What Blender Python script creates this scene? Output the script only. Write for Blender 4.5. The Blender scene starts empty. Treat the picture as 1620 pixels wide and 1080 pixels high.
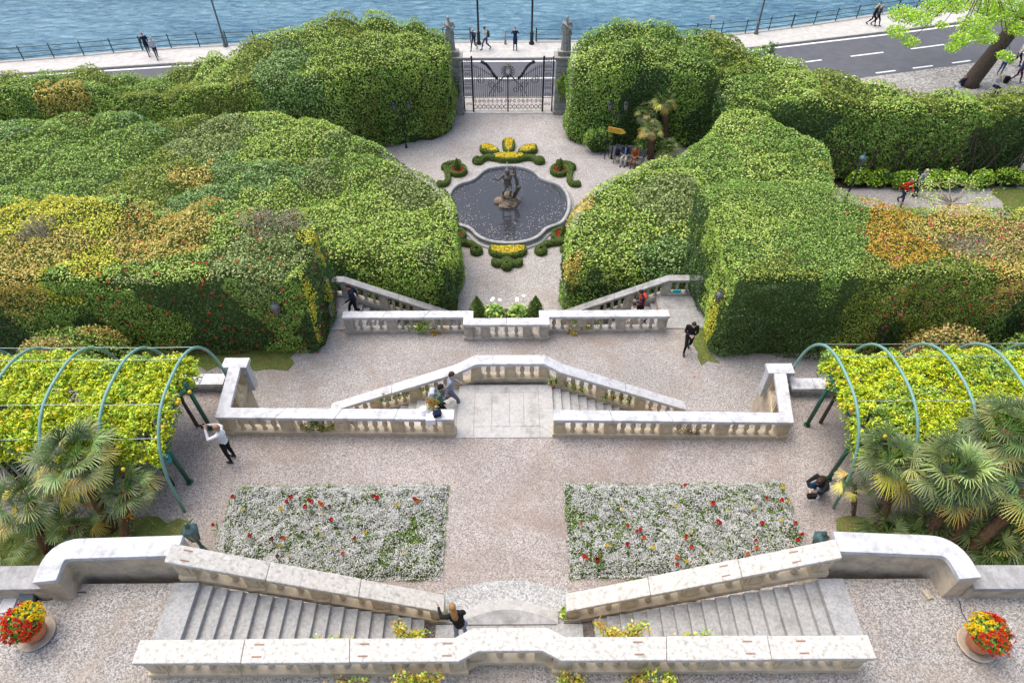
import bpy, bmesh, math, random
import numpy as np
from mathutils import Vector, Matrix
R = math.radians
rng = np.random.default_rng(7)
random.seed(7)
scn = bpy.context.scene
COL = scn.collection
# ---------------------------------------------------------------- camera, sky, sun, exposure
CAMZ, PITCH, YAW, FPX = 21.0, R(45.8), -0.0064, 1040.0
cam = bpy.data.objects.new('camera', bpy.data.cameras.new('camera'))
COL.objects.link(cam)
cam.location = (0, 0, CAMZ)
cam.rotation_euler = (R(90) - PITCH, 0, YAW)
cam.data.sensor_width = 36
cam.data.lens = 36 * FPX / 1620
cam.data.clip_end = 20000
scn.camera = cam
SUN_EL, SUN_AZ = R(68), R(-50)          # azimuth from +Y (lake side), towards -X
w = bpy.data.worlds.new("World"); scn.world = w; w.use_nodes = True
nt = w.node_tree
sky = nt.nodes.new('ShaderNodeTexSky'); sky.sky_type = 'NISHITA'; sky.sun_disc = False
sky.sun_elevation = SUN_EL; sky.sun_rotation = SUN_AZ
sky.air_density = 1.0; sky.dust_density = 4.0; sky.ozone_density = 1.0
nt.links.new(sky.outputs[0], nt.nodes['Background'].inputs[0])
nt.nodes['Background'].inputs[1].default_value = 0.15
sd_ = bpy.data.lights.new('sun', 'SUN'); sd_.energy = 1.4; sd_.angle = R(55); sd_.color = (1, .95, .87)
sun = bpy.data.objects.new('sun', sd_); COL.objects.link(sun)
sdir = Vector((math.sin(SUN_AZ) * math.cos(SUN_EL), math.cos(SUN_AZ) * math.cos(SUN_EL), math.sin(SUN_EL)))
sun.rotation_euler = sdir.to_track_quat('Z', 'Y').to_euler()
scn.view_settings.view_transform = 'Standard'; scn.view_settings.look = 'None'
scn.view_settings.exposure = 0.80; scn.view_settings.gamma = 1

cp_, sp_ = math.cos(PITCH), math.sin(PITCH)
def W(px, py, z):
    """measured point of the plan: the spot at height z"""
    a = (px - 810) / FPX; b = (py - 540) / FPX
    fx, fy, fz = a, cp_ - b * sp_, -sp_ - b * cp_
    t = (z - CAMZ) / fz
    x, y = fx * t, fy * t
    c, s = math.cos(YAW), math.sin(YAW)
    return (x * c - y * s, x * s + y * c)
def W3(px, py, z):
    x, y = W(px, py, z); return (x, y, z)

# ---------------------------------------------------------------- materials
def mat(name, base=(.5, .5, .5), rough=.8, var=None, scale=5.0, detail=6, bump=0, bscale=None, metal=0, spec=.3, stain=None, stain_scale=1.0, stain_amt=.5):
    m = bpy.data.materials.new(name); m.use_nodes = True
    n, l = m.node_tree.nodes, m.node_tree.links
    b = n['Principled BSDF']
    b.inputs['Base Color'].default_value = (*base, 1); b.inputs['Roughness'].default_value = rough
    b.inputs['Metallic'].default_value = metal; b.inputs['Specular IOR Level'].default_value = spec
    tc = n.new('ShaderNodeTexCoord')
    geo = n.new('ShaderNodeNewGeometry')
    out = None
    if var:
        t = n.new('ShaderNodeTexNoise'); t.inputs['Scale'].default_value = scale; t.inputs['Detail'].default_value = detail
        t.inputs['Roughness'].default_value = .7
        l.new(geo.outputs['Position'], t.inputs['Vector'])
        r = n.new('ShaderNodeValToRGB'); r.color_ramp.elements[0].position = .35; r.color_ramp.elements[1].position = .65
        r.color_ramp.elements[0].color = (*var, 1); r.color_ramp.elements[1].color = (*base, 1)
        l.new(t.outputs[0], r.inputs[0]); out = r.outputs[0]
    if stain:
        t = n.new('ShaderNodeTexNoise'); t.inputs['Scale'].default_value = stain_scale; t.inputs['Detail'].default_value = 8
        t.inputs['Roughness'].default_value = .65
        l.new(geo.outputs['Position'], t.inputs['Vector'])
        r = n.new('ShaderNodeValToRGB'); r.color_ramp.elements[0].position = .5; r.color_ramp.elements[1].position = .68
        r.color_ramp.elements[0].color = (0, 0, 0, 1); r.color_ramp.elements[1].color = (stain_amt,) * 3 + (1,)
        l.new(t.outputs[0], r.inputs[0])
        mx = n.new('ShaderNodeMix'); mx.data_type = 'RGBA'
        l.new(r.outputs[0], mx.inputs[0])
        if out: l.new(out, mx.inputs[6])
        else: mx.inputs[6].default_value = (*base, 1)
        mx.inputs[7].default_value = (*stain, 1); out = mx.outputs[2]
    if out: l.new(out, b.inputs['Base Color'])
    if bump:
        t = n.new('ShaderNodeTexNoise'); t.inputs['Scale'].default_value = bscale or scale * 3; t.inputs['Detail'].default_value = 5
        l.new(geo.outputs['Position'], t.inputs['Vector'])
        bp = n.new('ShaderNodeBump'); bp.inputs['Strength'].default_value = bump; bp.inputs['Distance'].default_value = .03
        l.new(t.outputs[0], bp.inputs['Height']); l.new(bp.outputs[0], b.inputs['Normal'])
    return m

def gravel(name, c0, c1, c2, patch, scale=38, patch_scale=.6, amt=.6):
    """loose stones: every cell its own grey, brown drifts between"""
    m = bpy.data.materials.new(name); m.use_nodes = True
    n, l = m.node_tree.nodes, m.node_tree.links
    b = n['Principled BSDF']; b.inputs['Roughness'].default_value = .95; b.inputs['Specular IOR Level'].default_value = .15
    geo = n.new('ShaderNodeNewGeometry')
    v = n.new('ShaderNodeTexVoronoi'); v.inputs['Scale'].default_value = scale
    l.new(geo.outputs['Position'], v.inputs['Vector'])
    sep = n.new('ShaderNodeSeparateColor'); l.new(v.outputs['Color'], sep.inputs[0])
    n2 = n.new('ShaderNodeTexNoise'); n2.inputs['Scale'].default_value = scale * .35; n2.inputs['Detail'].default_value = 4
    l.new(geo.outputs['Position'], n2.inputs['Vector'])
    ad = n.new('ShaderNodeMath'); ad.operation = 'MULTIPLY_ADD'; ad.inputs[1].default_value = .5; ad.inputs[2].default_value = -.25
    l.new(n2.outputs[0], ad.inputs[0])
    ad2 = n.new('ShaderNodeMath'); ad2.operation = 'ADD'; l.new(ad.outputs[0], ad2.inputs[0]); l.new(sep.outputs[0], ad2.inputs[1])
    r = n.new('ShaderNodeValToRGB'); e = r.color_ramp.elements
    e[0].position = 0.0; e[0].color = (*c0, 1); e[1].position = 1; e[1].color = (*c2, 1)
    k = e.new(.45); k.color = (*c1, 1)
    l.new(ad2.outputs[0], r.inputs[0])
    t = n.new('ShaderNodeTexNoise'); t.inputs['Scale'].default_value = patch_scale; t.inputs['Detail'].default_value = 9; t.inputs['Roughness'].default_value = .62
    t.inputs['Distortion'].default_value = .6
    l.new(geo.outputs['Position'], t.inputs['Vector'])
    r2 = n.new('ShaderNodeValToRGB'); r2.color_ramp.elements[0].position = .45; r2.color_ramp.elements[1].position = .68
    r2.color_ramp.elements[0].color = (0, 0, 0, 1); r2.color_ramp.elements[1].color = (amt,) * 3 + (1,)
    l.new(t.outputs[0], r2.inputs[0])
    mx = n.new('ShaderNodeMix'); mx.data_type = 'RGBA'
    l.new(r2.outputs[0], mx.inputs[0]); l.new(r.outputs[0], mx.inputs[6]); mx.inputs[7].default_value = (*patch, 1)
    # large wheel- and foot-worn tone differences
    t3 = n.new('ShaderNodeTexNoise'); t3.inputs['Scale'].default_value = .35; t3.inputs['Detail'].default_value = 5
    l.new(geo.outputs['Position'], t3.inputs['Vector'])
    mr = n.new('ShaderNodeMapRange'); mr.inputs[1].default_value = .3; mr.inputs[2].default_value = .7; mr.inputs[3].default_value = .86; mr.inputs[4].default_value = 1.1
    l.new(t3.outputs[0], mr.inputs[0])
    mm = n.new('ShaderNodeVectorMath'); mm.operation = 'SCALE'
    l.new(mx.outputs[2], mm.inputs[0]); l.new(mr.outputs[0], mm.inputs['Scale'])
    l.new(mm.outputs[0], b.inputs['Base Color'])
    bp = n.new('ShaderNodeBump'); bp.inputs['Strength'].default_value = .55; bp.inputs['Distance'].default_value = .02
    l.new(v.outputs['Distance'], bp.inputs['Height']); l.new(bp.outputs[0], b.inputs['Normal'])
    return m

def leafmat(name, trans=.3, rough=.5, spec=.35):
    m = bpy.data.materials.new(name); m.use_nodes = True
    n, l = m.node_tree.nodes, m.node_tree.links
    b = n['Principled BSDF']; b.inputs['Roughness'].default_value = rough; b.inputs['Specular IOR Level'].default_value = spec
    a = n.new('ShaderNodeAttribute'); a.attribute_name = 'Col'
    l.new(a.outputs['Color'], b.inputs['Base Color'])
    tr = n.new('ShaderNodeBsdfTranslucent'); l.new(a.outputs['Color'], tr.inputs[0])
    mx = n.new('ShaderNodeMixShader'); mx.inputs[0].default_value = trans
    l.new(b.outputs[0], mx.inputs[1]); l.new(tr.outputs[0], mx.inputs[2])
    l.new(mx.outputs[0], n['Material Output'].inputs[0])
    return m

M = {}
M['gravel'] = gravel('gravel', (.18, .165, .155), (.325, .30, .28), (.51, .485, .46), (.26, .205, .165), 44, .7, .6)
M['gravel_warm'] = gravel('gravel_warm', (.18, .16, .145), (.325, .285, .26), (.51, .47, .44), (.235, .18, .14), 44, .45, .6)
M['gravel_top'] = gravel('gravel_top', (.15, .14, .13), (.30, .28, .255), (.50, .475, .445), (.33, .26, .19), 42, .8, .5)
M['gravel_court'] = gravel('gravel_court', (.23, .215, .20), (.36, .335, .315), (.50, .48, .46), (.29, .235, .195), 26, .5, .45)
M['cobble'] = gravel('cobble', (.18, .17, .16), (.31, .29, .275), (.48, .46, .44), (.3, .26, .22), 9, .5, .3)
M['coping_white'] = mat('coping_white', (.62, .595, .545), .75, (.47, .445, .395), 9, 8, .25, 60, stain=(.26, .24, .20), stain_scale=11, stain_amt=.75)
M['coping_grey'] = mat('coping_grey', (.60, .60, .60), .7, (.46, .46, .47), 6, 8, .2, 50, stain=(.22, .22, .21), stain_scale=3.2, stain_amt=.6)
M['baluster'] = mat('baluster', (.66, .55, .39), .85, (.47, .38, .25), 8, 6, .3, 40, stain=(.2, .17, .12), stain_scale=4, stain_amt=.5)
M['baluster_grey'] = mat('baluster_grey', (.52, .48, .42), .85, (.37, .34, .29), 8, 6, .3, 40, stain=(.17, .16, .13), stain_scale=3, stain_amt=.6)
M['step'] = mat('step', (.45, .45, .44), .8, (.28, .28, .275), 14, 10, .4, 90, stain=(.17, .17, .16), stain_scale=3, stain_amt=.5)
M['landing'] = mat('landing', (.50, .49, .465), .8, (.38, .37, .35), 12, 10, .3, 90, stain=(.24, .225, .19), stain_scale=2.2, stain_amt=.65)
M['terrazzo'] = gravel('pebble_slab', (.22, .22, .21), (.36, .36, .35), (.52, .52, .50), (.3, .29, .26), 30, 1.2, .4)
M['stucco'] = mat('stucco', (.60, .49, .35), .9, (.36, .32, .26), 2.5, 9, .2, 40, stain=(.22, .18, .12), stain_scale=2.2, stain_amt=.7)
M['greystone'] = mat('greystone', (.40, .39, .38), .85, (.26, .255, .25), 6, 9, .4, 30, stain=(.14, .14, .12), stain_scale=2, stain_amt=.6)
M['statue'] = mat('statue_stone', (.42, .40, .36), .85, (.20, .19, .17), 6, 9, .4, 25)
M['fstone'] = mat('fountain_bronze_stone', (.20, .17, .14), .8, (.09, .08, .07), 10, 8, .4, 30)
M['rock'] = mat('rock', (.32, .24, .17), .85, (.13, .10, .08), 5, 9, .8, 12)
M['asphalt'] = mat('asphalt', (.115, .118, .135), .85, (.09, .092, .105), 1.2, 9, .1, 60)
M['paint'] = mat('road_paint', (.78, .78, .78), .7, (.6, .6, .6), 5)
M['pave'] = mat('promenade_paving', (.56, .54, .50), .85, (.42, .405, .375), 2.2, 6, .1, 30, stain=(.34, .33, .31), stain_scale=1.2, stain_amt=.5)
M['kerb'] = mat('kerb_stone', (.45, .43, .40), .85, (.33, .31, .28), 4)
M['grass'] = mat('grass', (.15, .19, .045), .95, (.10, .12, .03), 5, 10, .6, 60, stain=(.22, .16, .07), stain_scale=1.5, stain_amt=.6)
M['soil'] = mat('soil', (.10, .065, .045), .95, (.06, .04, .028), 12, 8, .8, 40)
M['iron'] = mat('iron_black', (.02, .021, .022), .45, metal=.3, spec=.5)
M['iron_grey'] = mat('iron_grey', (.10, .12, .13), .5, (.16, .17, .17), 8, metal=.3)
M['green_rail'] = mat('green_rail', (.02, .06, .045), .45, spec=.5)
M['pergola'] = mat('pergola_green', (.015, .105, .065), .42, (.02, .08, .05), 8, spec=.5)
M['pergola_pale'] = mat('pergola_pale', (.20, .36, .32), .5, (.13, .29, .24), 7, spec=.5)
M['verdigris'] = mat('verdigris', (.10, .17, .17), .5, (.05, .09, .10), 10, metal=.3)
M['glass'] = mat('lantern_glass', (.13, .13, .11), .15, spec=.6)
M['wire'] = mat('wire', (.40, .48, .47), .4, metal=.5)
M['terracotta'] = mat('terracotta', (.62, .24, .11), .75, (.48, .17, .07), 8, 6, .1, stain=(.55, .4, .3), stain_scale=5, stain_amt=.4)
M['bark'] = mat('bark', (.10, .075, .055), .95, (.05, .038, .028), 9, 9, 1.0, 14)
M['rim'] = mat('fountain_rim', (.44, .44, .43), .7, (.30, .30, .29), 6, 8, .2, 40, stain=(.16, .16, .15), stain_scale=2.5, stain_amt=.6)
M['palmbark'] = mat('palm_bark', (.20, .12, .07), .95, (.07, .04, .025), 16, 9, 1.0, 30)
M['palebark'] = mat('pale_bark', (.45, .38, .28), .9, (.33, .28, .2), 9)
M['core'] = mat('hedge_inner', (.07, .10, .025), 1, (.035, .055, .016), 6, 6, .8, 20, spec=.05)
M['leaf'] = leafmat('leaf', .3, .45, .6)
M['gloss'] = leafmat('glossy_leaf', .15, .35, .5)
M['petal'] = leafmat('petal', .3, .7, .1)
M['skin'] = mat('skin', (.56, .33, .23), .55)
M['white'] = mat('white_cloth', (.75, .75, .77), .9)
M['red_iron'] = mat('rusty_clamp', (.34, .20, .14), .7)
M['rust'] = mat('rust_edge', (.25, .15, .08), .8)
M['teal'] = mat('sign_teal', (.02, .35, .42), .5)
M['yellow_sign'] = mat('sign_yellow', (.72, .42, .06), .5)
M['whitepl'] = mat('white_plastic', (.8, .8, .8), .5)
def cmat(c, rough=.85):
    k = 'c%02x%02x%02x' % tuple(int(min(1, v) * 255) for v in c)
    if k not in M: M[k] = mat('cloth_' + k, c, rough, tuple(v * .75 for v in c), 25)
    return M[k]

# ---------------------------------------------------------------- object helpers
def tag(o, label=None, cat=None, group=None, kind=None):
    if label: o['label'] = label
    if cat: o['category'] = cat
    if group: o['group'] = group
    if kind: o['kind'] = kind
    return o
def empty(name, loc=(0, 0, 0), rz=0, label=None, cat=None, group=None):
    o = bpy.data.objects.new(name, None); COL.objects.link(o); o.location = loc; o.rotation_euler = (0, 0, rz)
    return tag(o, label, cat, group)
def obj(name, me, mats, parent=None, smooth=False, loc=None):
    if isinstance(me, bmesh.types.BMesh):
        b = me; me = bpy.data.meshes.new(name); b.to_mesh(me); b.free()
    if not isinstance(mats, (list, tuple)): mats = [mats]
    if mats and not me.materials:
        for m in mats: me.materials.append(m)
    if smooth and len(me.polygons): me.polygons.foreach_set('use_smooth', [True] * len(me.polygons))
    o = bpy.data.objects.new(name, me); COL.objects.link(o)
    if parent: o.parent = parent
    if loc is not None: o.location = loc
    return o
def copy_tree(o, parent=None):
    c = o.copy(); COL.objects.link(c)
    if parent: c.parent = parent
    for ch in list(o.children): copy_tree(ch, c)
    return c
def structure(o): o['kind'] = 'structure'; return o

def box(bm, c, s, rz=0, mi=0):
    M4 = Matrix.Translation(c) @ Matrix.Rotation(rz, 4, 'Z') @ Matrix.Diagonal((*s, 1))
    r = bmesh.ops.create_cube(bm, size=1, matrix=M4)
    for v in r['verts']:
        for f in v.link_faces: f.material_index = mi
def prism(bm, pts, z0, z1, mi_top=0, mi_side=0):
    """extruded polygon; z0/z1 numbers or per-vertex lists"""
    n = len(pts)
    area = sum(pts[i][0] * pts[(i + 1) % n][1] - pts[(i + 1) % n][0] * pts[i][1] for i in range(n))
    a0 = z0 if isinstance(z0, (list, tuple)) else [z0] * n
    a1 = z1 if isinstance(z1, (list, tuple)) else [z1] * n
    if area < 0: pts = pts[::-1]; a0 = list(a0)[::-1]; a1 = list(a1)[::-1]
    lo = [bm.verts.new((p[0], p[1], a0[i])) for i, p in enumerate(pts)]
    hi = [bm.verts.new((p[0], p[1], a1[i])) for i, p in enumerate(pts)]
    f = bm.faces.new(hi); f.material_index = mi_top
    bm.faces.new(lo[::-1]).material_index = mi_side
    for i in range(n):
        j = (i + 1) % n
        bm.faces.new((lo[i], lo[j], hi[j], hi[i])).material_index = mi_side
def bar(bm, p, q, wx, wz, mi=0):
    """rectangular bar from p to q; width across wx, height wz kept vertical"""
    p, q = Vector(p), Vector(q)
    d = (q - p); h = Vector((d.x, d.y, 0))
    s = Vector((-h.y, h.x, 0)).normalized() * wx / 2 if h.length > 1e-6 else Vector((wx / 2, 0, 0))
    u = Vector((0, 0, wz / 2)) if h.length > 1e-6 else Vector((0, wx / 2, 0))
    vs = [bm.verts.new(a + i * s + j * u) for a in (p, q) for i, j in ((-1, -1), (1, -1), (1, 1), (-1, 1))]
    for f in ((0, 1, 2, 3), (7, 6, 5, 4), (0, 4, 5, 1), (1, 5, 6, 2), (2, 6, 7, 3), (3, 7, 4, 0)):
        bm.faces.new([vs[k] for k in f]).material_index = mi
def tube(bm, pts, r, seg=8, mi=0, closed=False):
    pts = [Vector(p) for p in pts]; n = len(pts)
    rr = r if isinstance(r, (list, tuple)) else [r] * n
    rings = []; prev = None
    for i, p in enumerate(pts):
        a = pts[max(i - 1, 0)]; b = pts[min(i + 1, n - 1)]
        if closed: a = pts[i - 1]; b = pts[(i + 1) % n]
        t = (b - a).normalized()
        if prev is None: prev = t.orthogonal().normalized()
        u = (prev - t * prev.dot(t))
        u = u.normalized() if u.length > 1e-5 else t.orthogonal().normalized()
        prev = u; v = t.cross(u)
        rings.append([bm.verts.new(p + (u * math.cos(k * 2 * math.pi / seg) + v * math.sin(k * 2 * math.pi / seg)) * rr[i]) for k in range(seg)])
    m = n if closed else n - 1
    for i in range(m):
        A, B = rings[i], rings[(i + 1) % n]
        for k in range(seg):
            bm.faces.new((A[k], A[(k + 1) % seg], B[(k + 1) % seg], B[k])).material_index = mi
    if not closed:
        bm.faces.new(rings[0][::-1]).material_index = mi; bm.faces.new(rings[-1]).material_index = mi
def lathe(bm, prof, c=(0, 0, 0), seg=12, mi=0, sq=1.0):
    rings = []
    for r, z in prof:
        rings.append([bm.verts.new((c[0] + r * math.cos(2 * math.pi * k / seg), c[1] + r * sq * math.sin(2 * math.pi * k / seg), c[2] + z)) for k in range(seg)])
    for i in range(len(rings) - 1):
        A, B = rings[i], rings[i + 1]
        for k in range(seg):
            bm.faces.new((A[k], A[(k + 1) % seg], B[(k + 1) % seg], B[k])).material_index = mi
    bm.faces.new(rings[0][::-1]).material_index = mi; bm.faces.new(rings[-1]).material_index = mi
def ell(bm, c, r, seg=12, rot=None, mi=0, jitter=0):
    m4 = Matrix.Translation(c) @ (rot.to_4x4() if rot else Matrix()) @ Matrix.Diagonal((*r, 1))
    res = bmesh.ops.create_uvsphere(bm, u_segments=seg, v_segments=max(6, seg // 2 + 2), radius=1, matrix=m4)
    for v in res['verts']:
        if jitter: v.co += Vector((random.uniform(-1, 1), random.uniform(-1, 1), random.uniform(-1, 1))) * jitter
        for f in v.link_faces: f.material_index = mi
def bevel(o, w=.01, seg=2):
    m = o.modifiers.new('bevel', 'BEVEL'); m.width = w; m.segments = seg; m.limit_method = 'ANGLE'; return o

# ---------------------------------------------------------------- leaves
def srgb(*c): return np.array([((v / 255) / 12.92 if v <= 10 else ((v / 255 + .055) / 1.055) ** 2.4) for v in c])
def unit(a): return a / np.maximum(np.linalg.norm(a, axis=1, keepdims=True), 1e-9)
def leaf_mesh(name, P, N, C, L, Wd, tilt=.7, mats=None, core=None, parent=None, fold=.25, mi=None):
    """one small bent blade per point. P points, N normals, C colours, L/Wd lengths and widths (arrays or numbers)"""
    n = len(P)
    if n == 0: P = np.zeros((1, 3)); N = np.array([[0, 0, 1.]]); C = np.array([[.1, .2, .05]]); n = 1; L = L if np.isscalar(L) else .1; Wd = Wd if np.isscalar(Wd) else .05
    N = unit(unit(np.asarray(N, float)) + rng.normal(0, tilt, (n, 3)))
    t = unit(np.cross(N, rng.normal(0, 1, (n, 3)))); b = np.cross(N, t)
    L = np.broadcast_to(L, n)[:, None] * rng.uniform(.7, 1.25, (n, 1)); Wd = np.broadcast_to(Wd, n)[:, None] * rng.uniform(.8, 1.2, (n, 1))
    V = np.stack([P - t * L * .5 - N * L * fold * .4, P + b * Wd * .5, P + t * L * .5 - N * L * fold * .4, P - b * Wd * .5], 1).reshape(-1, 3)
    F = np.arange(4 * n, dtype=np.int32).reshape(-1, 4)
    CC = np.repeat(C, 4, 0)
    nl = n; mi_arr = np.zeros(n, np.int32) if mi is None else mi
    if core is not None:
        cv, cf = core
        F = np.vstack([F, cf + len(V)]); V = np.vstack([V, cv])
        CC = np.vstack([CC, np.tile([.04, .06, .02], (len(cv), 1))])
        mi_arr = np.concatenate([mi_arr, np.full(len(cf), len(mats) - 1, np.int32)])
    me = bpy.data.meshes.new(name)
    me.vertices.add(len(V)); me.vertices.foreach_set('co', V.astype(np.float32).ravel())
    me.loops.add(F.size); me.loops.foreach_set('vertex_index', F.astype(np.int32).ravel())
    me.polygons.add(len(F)); me.polygons.foreach_set('loop_start', (np.arange(len(F)) * 4).astype(np.int32))
    me.polygons.foreach_set('loop_total', np.full(len(F), 4, np.int32))
    ca = me.color_attributes.new('Col', 'FLOAT_COLOR', 'POINT')
    ca.data.foreach_set('color', np.hstack([CC, np.ones((len(CC), 1))]).astype(np.float32).ravel())
    for m in (mats or [M['leaf']]): me.materials.append(m)
    me.polygons.foreach_set('material_index', mi_arr.astype(np.int32))
    me.update(calc_edges=True); me.validate()
    return obj(name, me, None, parent)

_h = rng.uniform(0, 1, (256, 256))
def vnoise(x, y, s):
    x = np.asarray(x) / s + 53.3; y = np.asarray(y) / s + 91.7
    xi = np.floor(x).astype(int); yi = np.floor(y).astype(int); fx = x - xi; fy = y - yi
    fx = fx * fx * (3 - 2 * fx); fy = fy * fy * (3 - 2 * fy)
    g = lambda a, b: _h[a % 256, b % 256]
    return (g(xi, yi) * (1 - fx) + g(xi + 1, yi) * fx) * (1 - fy) + (g(xi, yi + 1) * (1 - fx) + g(xi + 1, yi + 1) * fx) * fy
def worley(x, y, s, seed=0):
    """distance to the nearest jittered cell centre (in cells) and that cell's number"""
    x = np.asarray(x) / s + 100.5 + seed * 7.1; y = np.asarray(y) / s + 100.5 + seed * 3.3
    xi = np.floor(x).astype(int); yi = np.floor(y).astype(int)
    best = np.full(x.shape, 9.0); bid = np.zeros(x.shape, int); sec = np.full(x.shape, 9.0)
    for a in (-1, 0, 1):
        for b in (-1, 0, 1):
            cx, cy = xi + a, yi + b
            jx = _h[(cx * 7 + seed) % 256, (cy * 13 + 5) % 256]; jy = _h[(cx * 11 + 3) % 256, (cy * 5 + seed) % 256]
            d = np.hypot(cx + jx - x, cy + jy - y)
            k = d < best
            sec = np.where(k, best, np.minimum(sec, d)); bid = np.where(k, (cx * 131 + cy * 57) % 9973, bid); best = np.where(k, d, best)
    return best, sec - best, bid

# leaf palettes: (usual leaf, fresh tip, share of fresh tips)
PAL = {
 'lime':   ((.20, .28, .050), (.46, .50, .15), .40),
 'mid':    ((.13, .20, .040), (.33, .42, .10), .32),
 'olive':  ((.14, .17, .030), (.28, .30, .05), .40),
 'blue':   ((.12, .19, .065), (.26, .36, .15), .40),
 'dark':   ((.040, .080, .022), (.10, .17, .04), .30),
 'yellow': ((.36, .36, .040), (.62, .55, .07), .50),
 'gold':   ((.30, .27, .07), (.48, .40, .14), .45),
 'orange': ((.27, .23, .025), (.50, .25, .04), .5),
 'pinkish': ((.22, .22, .07), (.45, .33, .19), .45),
 'grey':   ((.16, .19, .07), (.30, .33, .15), .40),
 'brown':  ((.16, .12, .08), (.25, .20, .14), .5),
 'lemon':  ((.34, .46, .010), (.78, .82, .02), .62),
 'fresh':  ((.22, .40, .03), (.40, .58, .06), .5),
 'box':    ((.10, .17, .022), (.20, .29, .04), .4),
 'palm':   ((.10, .16, .05), (.30, .34, .12), .4),
}
for k_ in PAL:
    if k_ not in ('lemon', 'brown', 'box', 'palm'):
        a_, b_, c_ = PAL[k_]; g_ = 1.5 if k_ == 'dark' else 1.85; w_ = k_ in ('yellow', 'gold', 'orange', 'pinkish')
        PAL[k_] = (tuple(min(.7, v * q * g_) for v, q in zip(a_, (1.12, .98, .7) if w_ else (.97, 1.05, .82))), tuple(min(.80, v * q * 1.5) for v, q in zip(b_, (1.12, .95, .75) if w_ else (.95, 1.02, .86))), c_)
PALN = list(PAL); PB = np.array([PAL[k][0] for k in PALN]); PT = np.array([PAL[k][1] for k in PALN]); PF = np.array([PAL[k][2] for k in PALN])
def paint(idx, fresh=1.0):
    n = len(idx)
    tip = rng.random(n) < PF[idx] * fresh
    u = rng.uniform(.45, 1.1, (n, 1))
    c = np.where(tip[:, None], PB[idx] * (1 - u) + PT[idx] * u, PB[idx])
    c = c * rng.lognormal(-.03, .32, (n, 1)) * rng.lognormal(0, .06, (n, 3))
    return np.clip(c, 0.004, .85)
def pick(bid, names, weights=None):
    ids = np.array([PALN.index(k) for k in names])
    w_ = np.cumsum(np.array(weights or [1] * len(names), float)); w_ /= w_[-1]
    u = ((bid * 2654435761) % 100003) / 100003.0
    return ids[np.searchsorted(w_, u)]

def poly_sd(X, Y, poly):
    """signed distance to a polygon (inside positive), nearest edge normal"""
    X = X.astype(float); Y = Y.astype(float)
    best = np.full(X.shape, 1e9); ins = np.zeros(X.shape, bool)
    n = len(poly)
    for i in range(n):
        ax, ay = poly[i]; bx, by = poly[(i + 1) % n]
        dx, dy = bx - ax, by - ay; L2 = dx * dx + dy * dy + 1e-12
        t = np.clip(((X - ax) * dx + (Y - ay) * dy) / L2, 0, 1)
        best = np.minimum(best, np.hypot(X - ax - t * dx, Y - ay - t * dy))
        c = ((ay > Y) != (by > Y)) & (X < (bx - ax) * (Y - ay) / (by - ay + 1e-15) + ax)
        ins ^= c
    return np.where(ins, best, -best)
def smooth_poly(pts, it=1):
    for _ in range(it):
        q = []
        for i in range(len(pts)):
            a = np.array(pts[i]); b = np.array(pts[(i + 1) % len(pts)])
            q += [a * .75 + b * .25, a * .25 + b * .75]
        pts = q
    return pts

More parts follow.
